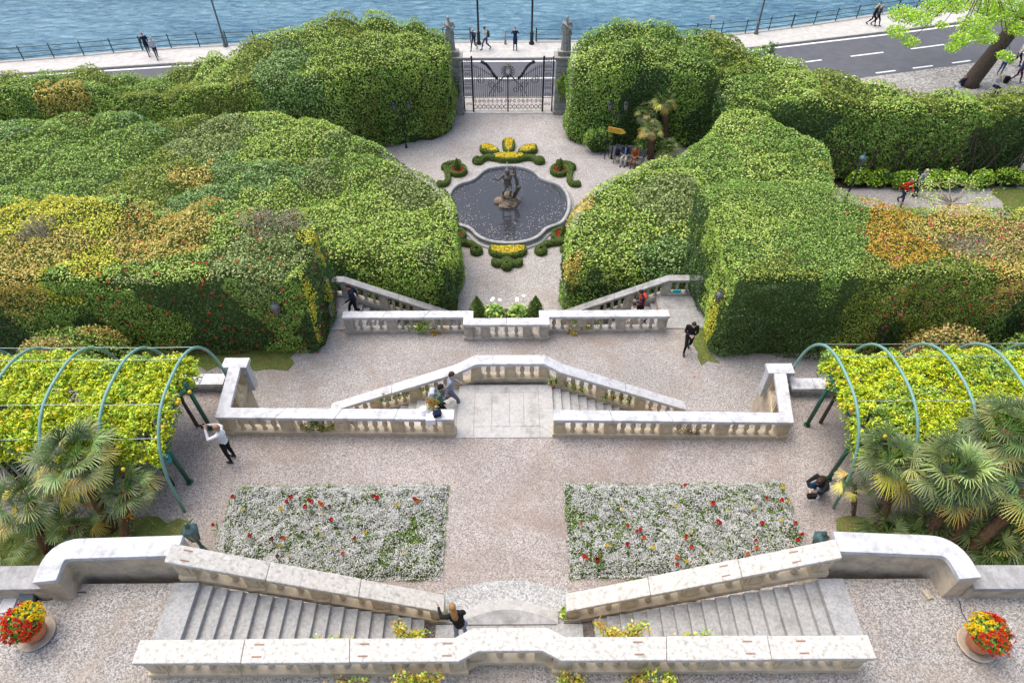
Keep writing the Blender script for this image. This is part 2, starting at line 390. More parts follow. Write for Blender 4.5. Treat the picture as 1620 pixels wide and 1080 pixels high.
def make_hedge(name, label, cat, verts, zb, pal, wts=None, extra=(), cell=2.6, lump=.45, rnd=.7, L=.15, Wd=.075, dens=120,
               patches=(), flowers=None, side_pal=None, small=.24, fresh_side_shade=.75, it=1, rough_top=0, sidedens=1.0, seed=0, seg='leaf', dz=0.0):
    """clipped hedge: outline with a top height at every corner, clouded top, sheer sides, leaves all over"""
    L, Wd, dens = L * .82, Wd * .82, dens * 1.38
    vs = [np.array((*W(*v), v[2])) if len(v) == 3 else np.array(v[1:4]) for v in verts]
    ctrl = vs + [np.array((*W(*v), v[2])) if len(v) == 3 else np.array(v[1:4]) for v in extra]
    poly3 = smooth_poly(vs, it) if it else vs
    poly = [(p[0], p[1]) for p in poly3]
    if dz: ctrl = [c + np.array([0, 0, dz]) for c in ctrl]
    cx = np.array([c[0] for c in ctrl]); cy = np.array([c[1] for c in ctrl]); cz = np.array([c[2] for c in ctrl])
    def H(x, y):
        num = np.zeros(x.shape); den = np.zeros(x.shape)
        for a, b, c in zip(cx, cy, cz):
            w_ = 1 / ((x - a) ** 2 + (y - b) ** 2 + .25) ** 1.5
            num += w_ * c; den += w_
        f1, gap, bid = worley(x + .5 * vnoise(x, y, 1.1), y + .5 * vnoise(y, x, 1.3), cell, seed)
        f2, g2, _ = worley(x, y, cell * .33, seed + 3)
        cr_ = np.clip(1 - gap * 2.2, 0, 1) ** 1.5 * (vnoise(x + 7, y + 3, 1.7) ** 1.5)
        z = num / den - lump * .95 * cr_ - lump * .55 * (f1 ** 2 - .25) - small * (f2 - .4)
        z += (vnoise(x, y, 5.0) - .5) * lump * 1.2
        if rough_top: z += rough_top * (vnoise(x, y, .7) - .5) + rough_top * .8 * (vnoise(x + 9, y, 1.9) - .5)
        return z, bid, gap
    def edge(sd, r):
        u = np.clip(1 - sd / r, 0, 1)
        return r * (1 - np.sqrt(np.maximum(0, 1 - u * u)))
    xs = np.array([p[0] for p in poly]); ys = np.array([p[1] for p in poly])
    x0, x1, y0, y1 = xs.min(), xs.max(), ys.min(), ys.max()
    # core
    g = .28
    gx = np.arange(x0 - g, x1 + 2 * g, g); gy = np.arange(y0 - g, y1 + 2 * g, g)
    X, Y = np.meshgrid(gx, gy, indexing='ij')
    sd = poly_sd(X, Y, poly)
    Z, _, _ = H(X, Y)
    Z = Z - .15 - edge(np.maximum(sd - .2, 0), rnd)
    Z = np.where(sd < .30, zb - .05, np.maximum(Z, zb))
    nx, ny = X.shape
    idx = np.arange(nx * ny).reshape(nx, ny)
    q = np.stack([idx[:-1, :-1], idx[1:, :-1], idx[1:, 1:], idx[:-1, 1:]], -1).reshape(-1, 4)
    keep = (sd.ravel()[q] > .30).any(1); q = q[keep]
    used = np.unique(q); remap = -np.ones(nx * ny, int); remap[used] = np.arange(len(used))
    core = (np.stack([X.ravel()[used], Y.ravel()[used], Z.ravel()[used]], 1), remap[q])
    # top leaves
    n = int((x1 - x0) * (y1 - y0) * dens)
    px = rng.uniform(x0, x1, n); py = rng.uniform(y0, y1, n)
    sd = poly_sd(px, py, poly); k = sd > 0; px, py, sd = px[k], py[k], sd[k]
    z, bid, gap = H(px, py)
    e = .15
    zx = H(px + e, py)[0]; zy = H(px, py + e)[0]
    nrm = np.stack([-(zx - z) / e, -(zy - z) / e, np.ones(len(z))], 1)
    ed = edge(sd, rnd)
    k = (ed < rnd * .97)
    P = np.stack([px, py, z - ed + rng.normal(0, .035, len(z)) + .03], 1)[k]; nrm = unit(nrm[k]); bid_t = bid[k]; gap_t = gap[k]
    pi = pick(bid_t, pal, wts)
    # side leaves; mostly darker palettes, putting the shade of the faces into leaf colour
    per = []; zt = []
    SP, SN, SB, ST = [], [], [], []
    m = len(poly)
    for i in range(m):
        a = np.array(poly[i]); b = np.array(poly[(i + 1) % m]); d = b - a; Ls = np.hypot(*d)
        if Ls < 1e-4: continue
        nn = np.array([d[1], -d[0]]) / Ls
        mid = (a + b) / 2 + nn * .05
        if poly_sd(np.array([mid[0]]), np.array([mid[1]]), poly)[0] > 0: nn = -nn
        away = nn[1] > .3 and mid[1] > 8       # faces turned to the lake are hardly seen: fewer leaves
        hh, bb, _ = H(np.array([mid[0]]), np.array([mid[1]]))
        hgt = max(hh[0] - zb, .2)
        c = int(Ls * (hgt + .3) * dens * (.9 if away else 1.15) * sidedens)
        if c < 1: continue
        t = rng.random(c); xy = a + t[:, None] * d
        ztop = H(xy[:, 0], xy[:, 1])[0] - rnd * .35
        zz = zb + rng.random(c) * np.maximum(ztop - zb, .1)
        s_ = xy[:, 0] * .8 + xy[:, 1] * .8
        off = (vnoise(s_, zz, .9) - .5) * .34 + (vnoise(s_ + 40, zz, .35) - .5) * .2 - .12 * np.clip((zz - ztop + rnd) / rnd, 0, 1) ** 2 * 3 * rnd
        off -= .15 * np.clip(1 - (zz - zb) / .5, 0, 1)
        SP.append(np.stack([xy[:, 0] + nn[0] * off, xy[:, 1] + nn[1] * off, zz], 1) + rng.normal(0, .03, (c, 3)))
        SN.append(np.tile([nn[0], nn[1], .35], (c, 1))); ST.append(ztop - zb)
        SB.append(worley(s_, zz * .8, cell * .8, seed + 1)[2])
    SP = np.vstack(SP); SN = np.vstack(SN); SB = np.concatenate(SB)
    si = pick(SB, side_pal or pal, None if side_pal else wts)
    A = np.vstack([P, SP]); NN = np.vstack([nrm, SN]); I = np.concatenate([pi, si])
    hA = np.concatenate([np.full(len(P), .5), np.concatenate(ST)]) if SP is not None else None
    hA[:len(P)] = np.maximum(P[:, 2] - zb, .5)
    for (ax, ay, az, r, pname) in patches:      # single shrubs of another kind grown into the hedge
        cx_, cy_ = W(ax, ay, az)
        dd = np.hypot(A[:, 0] - cx_, (A[:, 1] - cy_)) + (vnoise(A[:, 0], A[:, 1] + A[:, 2], .8) - .5) * r * .8
        f_ = (A[:, 2] - zb) / np.maximum(hA, .5)
        pr_ = np.clip((f_ - .45) * 2.2, 0, 1) if az > zb + 2.8 else np.ones(len(A))
        if pname == 'brown': pr_ = pr_ * .5
        I = np.where((dd < r) & (rng.random(len(A)) < pr_), PALN.index(pname), I)
    C = np.vstack([paint(I[:len(P)]), paint(I[len(P):], fresh_side_shade)])  # fewer fresh tips on the sides: older growth, and shade painted into the colour
    big = I[:, None][:, 0]
    root = empty(name, (float(xs.mean()), float(ys.mean()), zb), 0, label, cat)
    root_off = np.array([xs.mean(), ys.mean(), zb])
    core = (core[0] - root_off, core[1])
    o = leaf_mesh('foliage', A - root_off, NN, C, L, Wd, .55, [M[seg], M['core']], core, root)
    if flowers:
        cnt, cols, region = flowers
        k = np.arange(len(A))
        if region: 
            lo, hi = region; k = k[(A[:, 0] > lo) & (A[:, 0] < hi)]
        k = rng.choice(k, min(cnt, len(k)), replace=False)
        cc = np.array(cols)[rng.integers(0, len(cols), len(k))]
        Pf = A[k] + unit(NN[k]) * .07 - root_off
        Pf = np.repeat(Pf, 3, 0) + rng.normal(0, .015, (len(Pf) * 3, 3))
        b = leaf_mesh('blossom', Pf, np.repeat(NN[k], 3, 0), np.repeat(cc, 3, 0), .085, .08, .5, [M['petal']], None, root)
        b['kind'] = 'stuff'
    return root

def bush(name, label, cat, c, r, pal, n=1500, L=.1, Wd=.05, flowers=None, group=None, parent=None, lumps=6, wts=None, mats='leaf', flat=.6, holes=.0):
    """rounded loose shrub: leaves in clumps round a twiggy core"""
    root = empty(name, c, 0, label, cat, group) if parent is None else parent
    r = np.array(r, float)
    cl = [(np.zeros(3), r * .8)] + [(unit(rng.normal(0, 1, (1, 3)) * [1, 1, .7])[0] * r * .55, r * rng.uniform(.35, .5)) for _ in range(lumps)]
    P, N, I = [], [], []
    for j, (cc, rr) in enumerate(cl):
        m = int(n * (rr[0] ** 2) / sum(q[1][0] ** 2 for q in cl))
        d = unit(rng.normal(0, 1, (m, 3))); d[:, 2] = np.where(d[:, 2] < -.3, -d[:, 2], d[:, 2])
        s = rng.uniform(.78, 1.08, (m, 1))
        P.append(cc + d * rr * s + np.array([0, 0, r[2] * flat])); N.append(d + [0, 0, .4]); I.append(pick(np.full(m, j * 17 + 3), pal, wts))
    P = np.vstack(P); N = np.vstack(N); I = np.concatenate(I)
    k = P[:, 2] > .02; P, N, I = P[k], N[k], I[k]
    bm = bmesh.new(); ell(bm, (0, 0, r[2] * flat), tuple(r * .62), 12, jitter=.04 * r[0])
    bm.verts.ensure_lookup_table()
    if holes: pass
    f = leaf_mesh('foliage', P, N, paint(I), L, Wd, .7, [M[mats]], None, root)
    obj('twigs', bm, M['core'], root)
    if flowers:
        cnt, cols, sz = flowers
        k = rng.choice(len(P), min(cnt, len(P)), replace=False)
        cc = np.array(cols)[rng.integers(0, len(cols), len(k))]
        Pf = np.repeat(P[k] + unit(N[k]) * .04, 3, 0)
        b = leaf_mesh('blossom', Pf, np.repeat(N[k], 3, 0), np.repeat(cc, 3, 0), sz, sz * .9, .6, [M['petal']], None, root); b['kind'] = 'stuff'
    return root
def under(o, root):
    """make o, built in world coordinates, a part of root"""
    o.parent = root; o.matrix_parent_inverse = Matrix.Translation(-root.location); return o
def wroot(name, p, label, cat, group=None): return empty(name, p, 0, label, cat, group)
def wobj(name, bm, m, root, smooth=False): return under(obj(name, bm, m, None, smooth), root)
Z1, Z2, Z3, Z4 = 7.2, 4.7, 2.6, 0.0
XC = lambda y: -(y * .0064) + .03            # the garden's own axis
# ---------------------------------------------------------------- lake, road, promenade
def sheet(name, pts, z, m, kind='structure', thick=.3):
    bm = bmesh.new(); prism(bm, [tuple(p[:2]) for p in pts], z - thick, z)
    o = obj(name, bm, m); o['kind'] = kind; return o
bm = bmesh.new()
bmesh.ops.create_grid(bm, x_segments=2, y_segments=2, size=6000, matrix=Matrix.Translation((0, 5900, -1.6)))
mw = bpy.data.materials.new('lake_water'); mw.use_nodes = True
n, l = mw.node_tree.nodes, mw.node_tree.links
b = n['Principled BSDF']; b.inputs['Roughness'].default_value = .18; b.inputs['IOR'].default_value = 1.33
geo = n.new('ShaderNodeNewGeometry')
mp = n.new('ShaderNodeMapping'); mp.inputs['Scale'].default_value = (.45, 1.0, 1); mp.inputs['Rotation'].default_value = (0, 0, .25)
l.new(geo.outputs['Position'], mp.inputs[0])
t1 = n.new('ShaderNodeTexNoise'); t1.inputs['Scale'].default_value = 1.7; t1.inputs['Detail'].default_value = 7; t1.inputs['Roughness'].default_value = .6; t1.inputs['Distortion'].default_value = .5
l.new(mp.outputs[0], t1.inputs['Vector'])
t2 = n.new('ShaderNodeTexNoise'); t2.inputs['Scale'].default_value = .12; t2.inputs['Detail'].default_value = 4
l.new(mp.outputs[0], t2.inputs['Vector'])
cr = n.new('ShaderNodeValToRGB'); cr.color_ramp.elements[0].position = .38; cr.color_ramp.elements[1].position = .62
cr.color_ramp.elements[0].color = (.05, .17, .28, 1); cr.color_ramp.elements[1].color = (.23, .43, .54, 1)
mxn = n.new('ShaderNodeMath'); mxn.operation = 'MULTIPLY_ADD'; mxn.inputs[1].default_value = .6
l.new(t1.outputs[0], mxn.inputs[0])
sc = n.new('ShaderNodeMath'); sc.operation = 'MULTIPLY'; sc.inputs[1].default_value = .4; l.new(t2.outputs[0], sc.inputs[0]); l.new(sc.outputs[0], mxn.inputs[2])
l.new(mxn.outputs[0], cr.inputs[0]); l.new(cr.outputs[0], b.inputs['Base Color'])
bp = n.new('ShaderNodeBump'); bp.inputs['Strength'].default_value = 1; bp.inputs['Distance'].default_value = 1.1
l.new(t1.outputs[0], bp.inputs['Height']); l.new(bp.outputs[0], b.inputs['Normal'])
structure(obj('lake_water', bm, mw))

def resample(pts, step):
    out = [np.array(pts[0], float)]
    for a, c in zip(pts[:-1], pts[1:]):
        a, c = np.array(a, float), np.array(c, float); k = max(1, int(round(np.linalg.norm(c - a) / step)))
        out += [a + (c - a) * (i + 1) / k for i in range(k)]
    return out
def offset_line(pts, d):
    pts = [np.array(p[:2], float) for p in pts]; out = []
    for i in range(len(pts)):
        t = pts[min(i + 1, len(pts) - 1)] - pts[max(i - 1, 0)]; t /= np.linalg.norm(t)
        out.append(pts[i] + np.array([t[1], -t[0]]) * d)
    return out
def strip(bm, A, B, z, mi=0):
    va = [bm.verts.new((p[0], p[1], z)) for p in A]; vb = [bm.verts.new((p[0], p[1], z)) for p in B]
    for i in range(len(A) - 1): bm.faces.new((va[i], vb[i], vb[i + 1], va[i + 1])).material_index = mi
def smooth_line(pts, it=2):
    for _ in range(it):
        q = [pts[0]]
        for a, c in zip(pts[:-1], pts[1:]):
            a, c = np.array(a, float), np.array(c, float); q += [a * .75 + c * .25, a * .25 + c * .75]
        pts = q + [pts[-1]]
    return pts
far_edge = [W(*p, 0) for p in ((-300, 128), (-60, 122), (178, 106), (357, 95), (735, 92), (872, 92), (1100, 84), (1190, 75), (1300, 62), (1420, 48), (1520, 35), (1620, 22), (1800, -4), (2100, -50))]
far_edge = smooth_line([np.array(p) for p in far_edge], 2)
lake_edge = [W(*p, .0) for p in ((-300, 118), (-40, 100), (105, 89), (250, 76), (440, 66), (560, 66), (735, 65), (872, 65), (1000, 63), (1135, 57), (1290, 38), (1480, 8), (1560, -8), (1700, -30), (2100, -85))]
lake_edge = smooth_line([np.array(p) for p in lake_edge], 2)
bm = bmesh.new()                                  # bed below everything, at road level
strip(bm, offset_line(far_edge, -1.0), offset_line(far_edge, 42), -.16)
structure(obj('ground', bm, M['cobble']))
bm = bmesh.new(); strip(bm, offset_line(far_edge, -.3), offset_line(far_edge, 6.75), -.15)
structure(obj('road', bm, M['asphalt']))
bm = bmesh.new()
strip(bm, offset_line(far_edge, .12), offset_line(far_edge, .36), -.146)
near_l = offset_line(far_edge, 6.3)
pts = resample(far_edge, .5)
def dashes(bm, base, d0, d1, on, off, x_from, x_to, phase=0):
    pts = resample(base, .25); acc = phase; seg = []
    A, B = offset_line(pts, d0), offset_line(pts, d1)
    i = 0; state_on = True; run = 0; st = 0
    for i in range(1, len(pts)):
        stp = np.linalg.norm(pts[i] - pts[i - 1]); run += stp
        if state_on and run >= on:
            if x_from < pts[i][0] < x_to: strip(bm, A[st:i + 1], B[st:i + 1], -.146)
            state_on = False; run = 0
        elif not state_on and run >= off: state_on = True; run = 0; st = i
dashes(bm, far_edge, 3.15, 3.33, 2.9, 2.3, 9, 200)
dashes(bm, far_edge, 6.25, 6.43, 1.55, 1.5, 9, 200)
def solid_part(bm, base, d0, d1, x0, x1):
    pts = [p for p in resample(base, .5) if x0 < p[0] < x1]
    strip(bm, offset_line(pts, d0), offset_line(pts, d1), -.146)
solid_part(bm, far_edge, 3.15, 3.32, -60, 8)
solid_part(bm, far_edge, 6.25, 6.45, -60, 8)
structure(obj('road_markings', bm, M['paint']))
# promenade slab with a kerb towards the road and a coping to the lake
A, B = far_edge, lake_edge
lk = resample(lake_edge, 1.0)
bm = bmesh.new()
def band(bm, A, B, z0, z1, mi=0):
    n = len(A)
    a0 = [bm.verts.new((p[0], p[1], z0)) for p in A]; a1 = [bm.verts.new((p[0], p[1], z1)) for p in A]
    b0 = [bm.verts.new((p[0], p[1], z0)) for p in B]; b1 = [bm.verts.new((p[0], p[1], z1)) for p in B]
    for i in range(n - 1):
        for q in ((a1[i], a1[i + 1], b1[i + 1], b1[i]), (a0[i], a0[i + 1], a1[i + 1], a1[i]), (b1[i], b1[i + 1], b0[i + 1], b0[i])):
            bm.faces.new(q).material_index = mi
    for k in (0, n - 1): bm.faces.new((a0[k], a1[k], b1[k], b0[k])).material_index = mi
def param(pts, n):
    pts = [np.array(p) for p in pts]; s = np.concatenate([[0], np.cumsum([np.linalg.norm(b - a) for a, b in zip(pts[:-1], pts[1:])])])
    u = np.linspace(0, s[-1], n); P = np.array(pts)
    return list(np.stack([np.interp(u, s, P[:, 0]), np.interp(u, s, P[:, 1])], 1))
fe = param(far_edge, 90)
kf = offset_line(fe, -.16)
le = param(lake_edge, 90)
li = offset_line(le, .35)
band(bm, kf, li, -1.9, .004)
structure(obj('promenade', bm, M['pave']))
bm = bmesh.new(); band(bm, fe, kf, -.5, .008)
band(bm, li, le, -1.9, .03)
bmesh.ops.recalc_face_normals(bm, faces=bm.faces)
structure(obj('promenade_kerb', bm, M['kerb']))
# terraces (each a solid block of earth behind its walls)
def terrace(name, pts, z, m, zb=-1.0):
    bm = bmesh.new(); prism(bm, pts, zb, z, 0, 1); return structure(obj(name, bm, [m, M['stucco']]))
terrace('fountain_court', [(-42, 18), (42, 18), (42, 39.5), (16, 39.5), (16, 44.3), (-16, 44.3), (-16, 39.5), (-42, 39.5)], 0, M['gravel_court'])
terrace('middle_terrace', [(-36, 11), (36, 11), (36, 22.2), (7.95, 22.2), (7.95, 20.5), (6.15, 20.5), (6.15, 18.72), (-6.35, 18.72), (-6.35, 20.5), (-8.1, 20.5), (-8.1, 22.2), (-36, 22.2)], Z3, M['gravel'], -.9)
terrace('flower_terrace', [(-24, 4), (24, 4), (24, 14.1), (8.35, 14.1), (8.35, 12.15), (1.28, 12.15), (1.28, 13.9), (-1.5, 13.9), (-1.5, 12.15), (-8.55, 12.15), (-8.55, 14.1), (-24, 14.1)], Z2, M['gravel_warm'], -.8)
terrace('upper_terrace', [(-17, 0), (17, 0), (17, 6.2), (7.15, 6.2), (7.15, 4.6), (-7.25, 4.6), (-7.25, 6.2), (-17, 6.2)], Z1, M['gravel_top'], -.7)
def ragged(x0, x1, y0, y1, a=.15, step=.3, z=0):
    p = []
    for x in np.arange(x0, x1, step): p.append((x, y0 + random.uniform(-a, a)))
    for y in np.arange(y0, y1, step): p.append((x1 + random.uniform(-a, a), y))
    for x in np.arange(x1, x0, -step): p.append((x, y1 + random.uniform(-a, a)))
    for y in np.arange(y1, y0, -step): p.append((x0 + random.uniform(-a, a), y))
    return p
def grass_blades(name, x0, x1, y0, y1, z, dens=250, L=.06):
    n = int((x1 - x0) * (y1 - y0) * dens)
    P = np.stack([rng.uniform(x0, x1, n), rng.uniform(y0, y1, n), np.full(n, z + .02)], 1)
    I = np.where(vnoise(P[:, 0], P[:, 1], 1.2) > .6, PALN.index('olive'), PALN.index('mid'))
    o = leaf_mesh(name, P, np.tile([0, 0, 1.], (n, 1)), paint(I) * .9, L, .02, 1.2, [M['leaf']]); o['kind'] = 'stuff'
for (x0, x1, y0, y1, z) in ((-22, -8.75, 6.75, 9.15, Z2), (8.85, 22, 6.75, 9.0, Z2), (27.6, 36, 27.5, 32.5, Z4), (-12.5, -8.2, 16.5, 17.6, Z3), (7.25, 7.9, 16.7, 19.4, Z3)):
    sheet('lawn', ragged(x0, x1, y0, y1), z + .02, M['grass'], thick=.1)
    grass_blades('grass', x0, x1, y0, y1, z + .02, 200)
sheet('planting_soil', ragged(13, 36, 32.6, 34.5), .04, M['soil'], thick=.1)
structure(sheet('path', [W(*p, 0) for p in ((1200, 300), (1563, 300), (1592, 346), (1200, 346))], .012, M['gravel_court'], thick=.05))

# ---------------------------------------------------------------- stairs
def flight(name, label, xs, xe, y0, y1, ztop, zbot, n, m, mats='step', skip=0):
    """n risers going down from xs to xe; treads run in y"""
    root = wroot(name, (xs, y0, zbot), label, 'stairs')
    dx = (xe - xs) / n; dz = (ztop - zbot) / n; s = 1 if dx > 0 else -1
    for i in range(n):
        z = ztop - dz * (i + 1) + dz
        if i == 0: z = ztop + .002
        bm = bmesh.new()
        a = xs + dx * i - s * (0.03); c = xs + dx * (i + 1)
        z = ztop - dz * i - dz
        if i == n - 1: continue
        box(bm, ((a + c) / 2, (y0 + y1) / 2 + random.uniform(-.004, .004), (z + zbot - .3) / 2), (abs(c - a), y1 - y0, z - zbot + .3))
        bevel(wobj('step', bm, M[mats], root), .012)
    return root
LX, RX = -7.0, 6.95
flight('stone_staircase', 'worn grey stone staircase dropping towards the centre between the parapets by the left flower bed', LX + .25, -1.75, 4.72, 6.2, Z1, 5.02, 17, 0)
flight('stone_staircase', 'worn grey stone staircase dropping towards the centre between the parapets by the right flower bed', RX - .25, 1.70, 4.72, 6.2, Z1, 5.02, 17, 0)
# wide top treads
for s, lab in ((LX, 'left'), (RX, 'right')):
    bm = bmesh.new(); sg = 1 if s < 0 else -1
    box(bm, (s + sg * .02, 5.46, Z1 - .16), (.56, 1.5, .36)); o = obj('top_tread', bm, M['step']); structure(o); bevel(o, .012)
# earth under the flights so the well is closed
bm = bmesh.new(); box(bm, (0, 4.66, 5.6), (14.2, .1, 3.0)); structure(obj('stair_wall', bm, M['stucco']))
# the bottom landing and two bowed steps
def bowed(name, x0, x1, y0, y1, sag, z0, z1, m, label):
    pts = [(x0, y0), (x1, y0), (x1, y1)]
    for i in range(1, 24):
        t = i / 24; pts.append((x1 + (x0 - x1) * t, y1 + sag * math.sin(math.pi * t)))
    pts.append((x0, y1))
    bm = bmesh.new(); prism(bm, pts, z0, z1); o = obj(name, bm, m); bevel(o, .012)
    return o
c0 = XC(6)
root = wroot('bowed_steps', (c0, 5.5, Z2), 'bowed grey stone steps and landing at the foot of the two staircases', 'steps')
w_y = lambda py, z: W(807, py, z)[1]
under(bowed('landing_slab', -1.78, 1.73, 4.72, 6.12, .02, 4.4, 5.015, M['step'], ''), root)
under(bowed('step', -1.22, 1.10, 6.10, w_y(983, 5.02), w_y(964, 5.02) - w_y(983, 5.02), 4.4, 5.06, M['greystone'], ''), root)
under(bowed('step', -1.26, 1.16, 6.10, w_y(968, 4.86), w_y(947, 4.86) - w_y(968, 4.86), 4.4, 4.87, M['landing'], ''), root)
under(bowed('pebble_apron', -1.62, 1.48, 6.1, w_y(934, 4.72), w_y(917, 4.72) - w_y(934, 4.72), 4.4, 4.722, M['terrazzo'], ''), root)
for s in (-1, 1):
    bm = bmesh.new(); box(bm, (c0 + s * 1.52, 6.4, 4.63), (.42, .36, .4)); under(bevel_o := obj('side_block', bm, M['step']), root); bevel(bevel_o, .012)
# middle stairs
cm = W(797, 650, Z2)[0]
flight('stone_staircase', 'pale stone flight going down from the slabbed landing beside the couple with the white hat', -1.62, -5.95, 12.3, 13.85, Z2, Z3, 15, 0, 'landing')
flight('stone_staircase', 'pale empty stone flight going down from the slabbed landing behind the rose-hung balustrade', 1.38, 5.75, 12.3, 13.85, Z2, Z3, 15, 0, 'landing')
root = wroot('slabbed_landing', (cm, 13, Z2), 'landing of large pale worn slabs at the head of the middle stairs', 'landing')
def slab(bm, x0, x1, y0, y1, z, g=.006): box(bm, ((x0 + x1) / 2, (y0 + y1) / 2, z - .03), (x1 - x0 - g, y1 - y0 - g, .1))
sl = []
xl, xr = -1.62, 1.38
sl += [(xl, -1.1, 11.78, 13.85)]
xx = [-1.1, -.55, 0, .45, .93]
for a, c in zip(xx[:-1], xx[1:]): sl.append((a, c, 12.2, 13.55))
sl += [(-1.1, .93, 11.78, 12.2), (-1.1, -.1, 13.55, 13.85), (-.1, .93, 13.55, 13.85), (.93, xr, 12.9, 13.85), (.93, xr, 11.78, 12.9)]
for s in sl:
    bm = bmesh.new(); slab(bm, *s, Z2 + random.uniform(0, .006)); o = wobj('slab', bm, M['landing'], root); bevel(o, .006)
# side stairs down to the fountain court, their landings
flight('stone_staircase', 'dark weathered stairs leading down to the fountain court past the man in the navy jacket', -6.7, -2.6, 18.95, 20.45, Z3, Z4, 15, 0, 'greystone')
flight('stone_staircase', 'dark weathered stairs leading down to the fountain court past the couple with the orange vest', 6.5, 2.4, 18.95, 20.45, Z3, Z4, 15, 0, 'greystone')
for (x0, x1) in ((-8.05, -6.42), (6.22, 7.9)):
    bm = bmesh.new()
    for k in range(3): slab(bm, x0, x1, 18.55 + k * .64, 18.55 + (k + 1) * .64, Z3 + .02)
    structure(obj('stair_landing', bm, M['greystone']))

# ---------------------------------------------------------------- balustrades
BPROF = [(.075, 0), (.075, .05), (.05, .07), (.04, .10), (.055, .15), (.078, .20), (.082, .25), (.07, .32), (.045, .40), (.036, .45), (.05, .47), (.05, .50), (.075, .515), (.075, .57)]
def baluster_mesh(m, h=.60):
    bm = bmesh.new(); k = h / .57
    lathe(bm, [(r, z * k) for r, z in BPROF], seg=10); me = bpy.data.meshes.new('baluster'); bm.to_mesh(me); bm.free(); me.materials.append(m)
    me.polygons.foreach_set('use_smooth', [True] * len(me.polygons)); return me
BM_W, BM_G = baluster_mesh(M['baluster']), baluster_mesh(M['baluster_grey'])
def miter(P, d):
    out = []
    for i in range(len(P)):
        ts = []
        if i > 0: t = np.array(P[i][:2]) - np.array(P[i - 1][:2]); ts.append(t / np.linalg.norm(t))
        if i < len(P) - 1: t = np.array(P[i + 1][:2]) - np.array(P[i][:2]); ts.append(t / np.linalg.norm(t))
        n0 = np.array([ts[0][1], -ts[0][0]]); n1 = np.array([ts[-1][1], -ts[-1][0]]); m = n0 + n1; m /= np.linalg.norm(m)
        out.append(np.array(P[i][:2]) + m * d / max(.3, m @ n0))
    return out
def ribbon(bm, P, w_, z0, z1, stone=0, gap=.004, wob=0.0):
    """mitred bar of height z0..z1 over the path P, cut into stones about `stone` long"""
    A, B = miter(P, w_ / 2), miter(P, -w_ / 2)
    pieces = []; cur = []
    for i in range(len(P) - 1):
        L = np.linalg.norm(np.array(P[i + 1][:2]) - np.array(P[i][:2])); k = max(1, int(round(L / stone))) if stone else 1
        g_ = gap / max(L, .01)
        row = lambda t: (A[i] + (A[i + 1] - A[i]) * t, B[i] + (B[i + 1] - B[i]) * t, P[i][2] + (P[i + 1][2] - P[i][2]) * t)
        if not cur: cur = [row(0)]
        for j in range(1, k):
            cur.append(row(j / k - g_)); pieces.append(cur); cur = [row(j / k + g_)]
        cur.append(row(1))
    pieces.append(cur)
    for q, pc in enumerate(pieces):
        e = wob * (q % 2)
        rows = []
        for a, b_, z in pc:
            m = (a + b_) / 2; a = m + (a - m) * (1 + e * 3); b_ = m + (b_ - m) * (1 + e * 3)
            rows.append([bm.verts.new((a[0], a[1], z + z0)), bm.verts.new((b_[0], b_[1], z + z0)), bm.verts.new((b_[0], b_[1], z + z1 + e * .15)), bm.verts.new((a[0], a[1], z + z1 + e * .15))])
        for U, V in zip(rows[:-1], rows[1:]):
            for k in range(4): bm.faces.new((U[k], U[(k + 1) % 4], V[(k + 1) % 4], V[k]))
        bm.faces.new(rows[0][::-1]); bm.faces.new(rows[-1])
    bmesh.ops.recalc_face_normals(bm, faces=bm.faces)
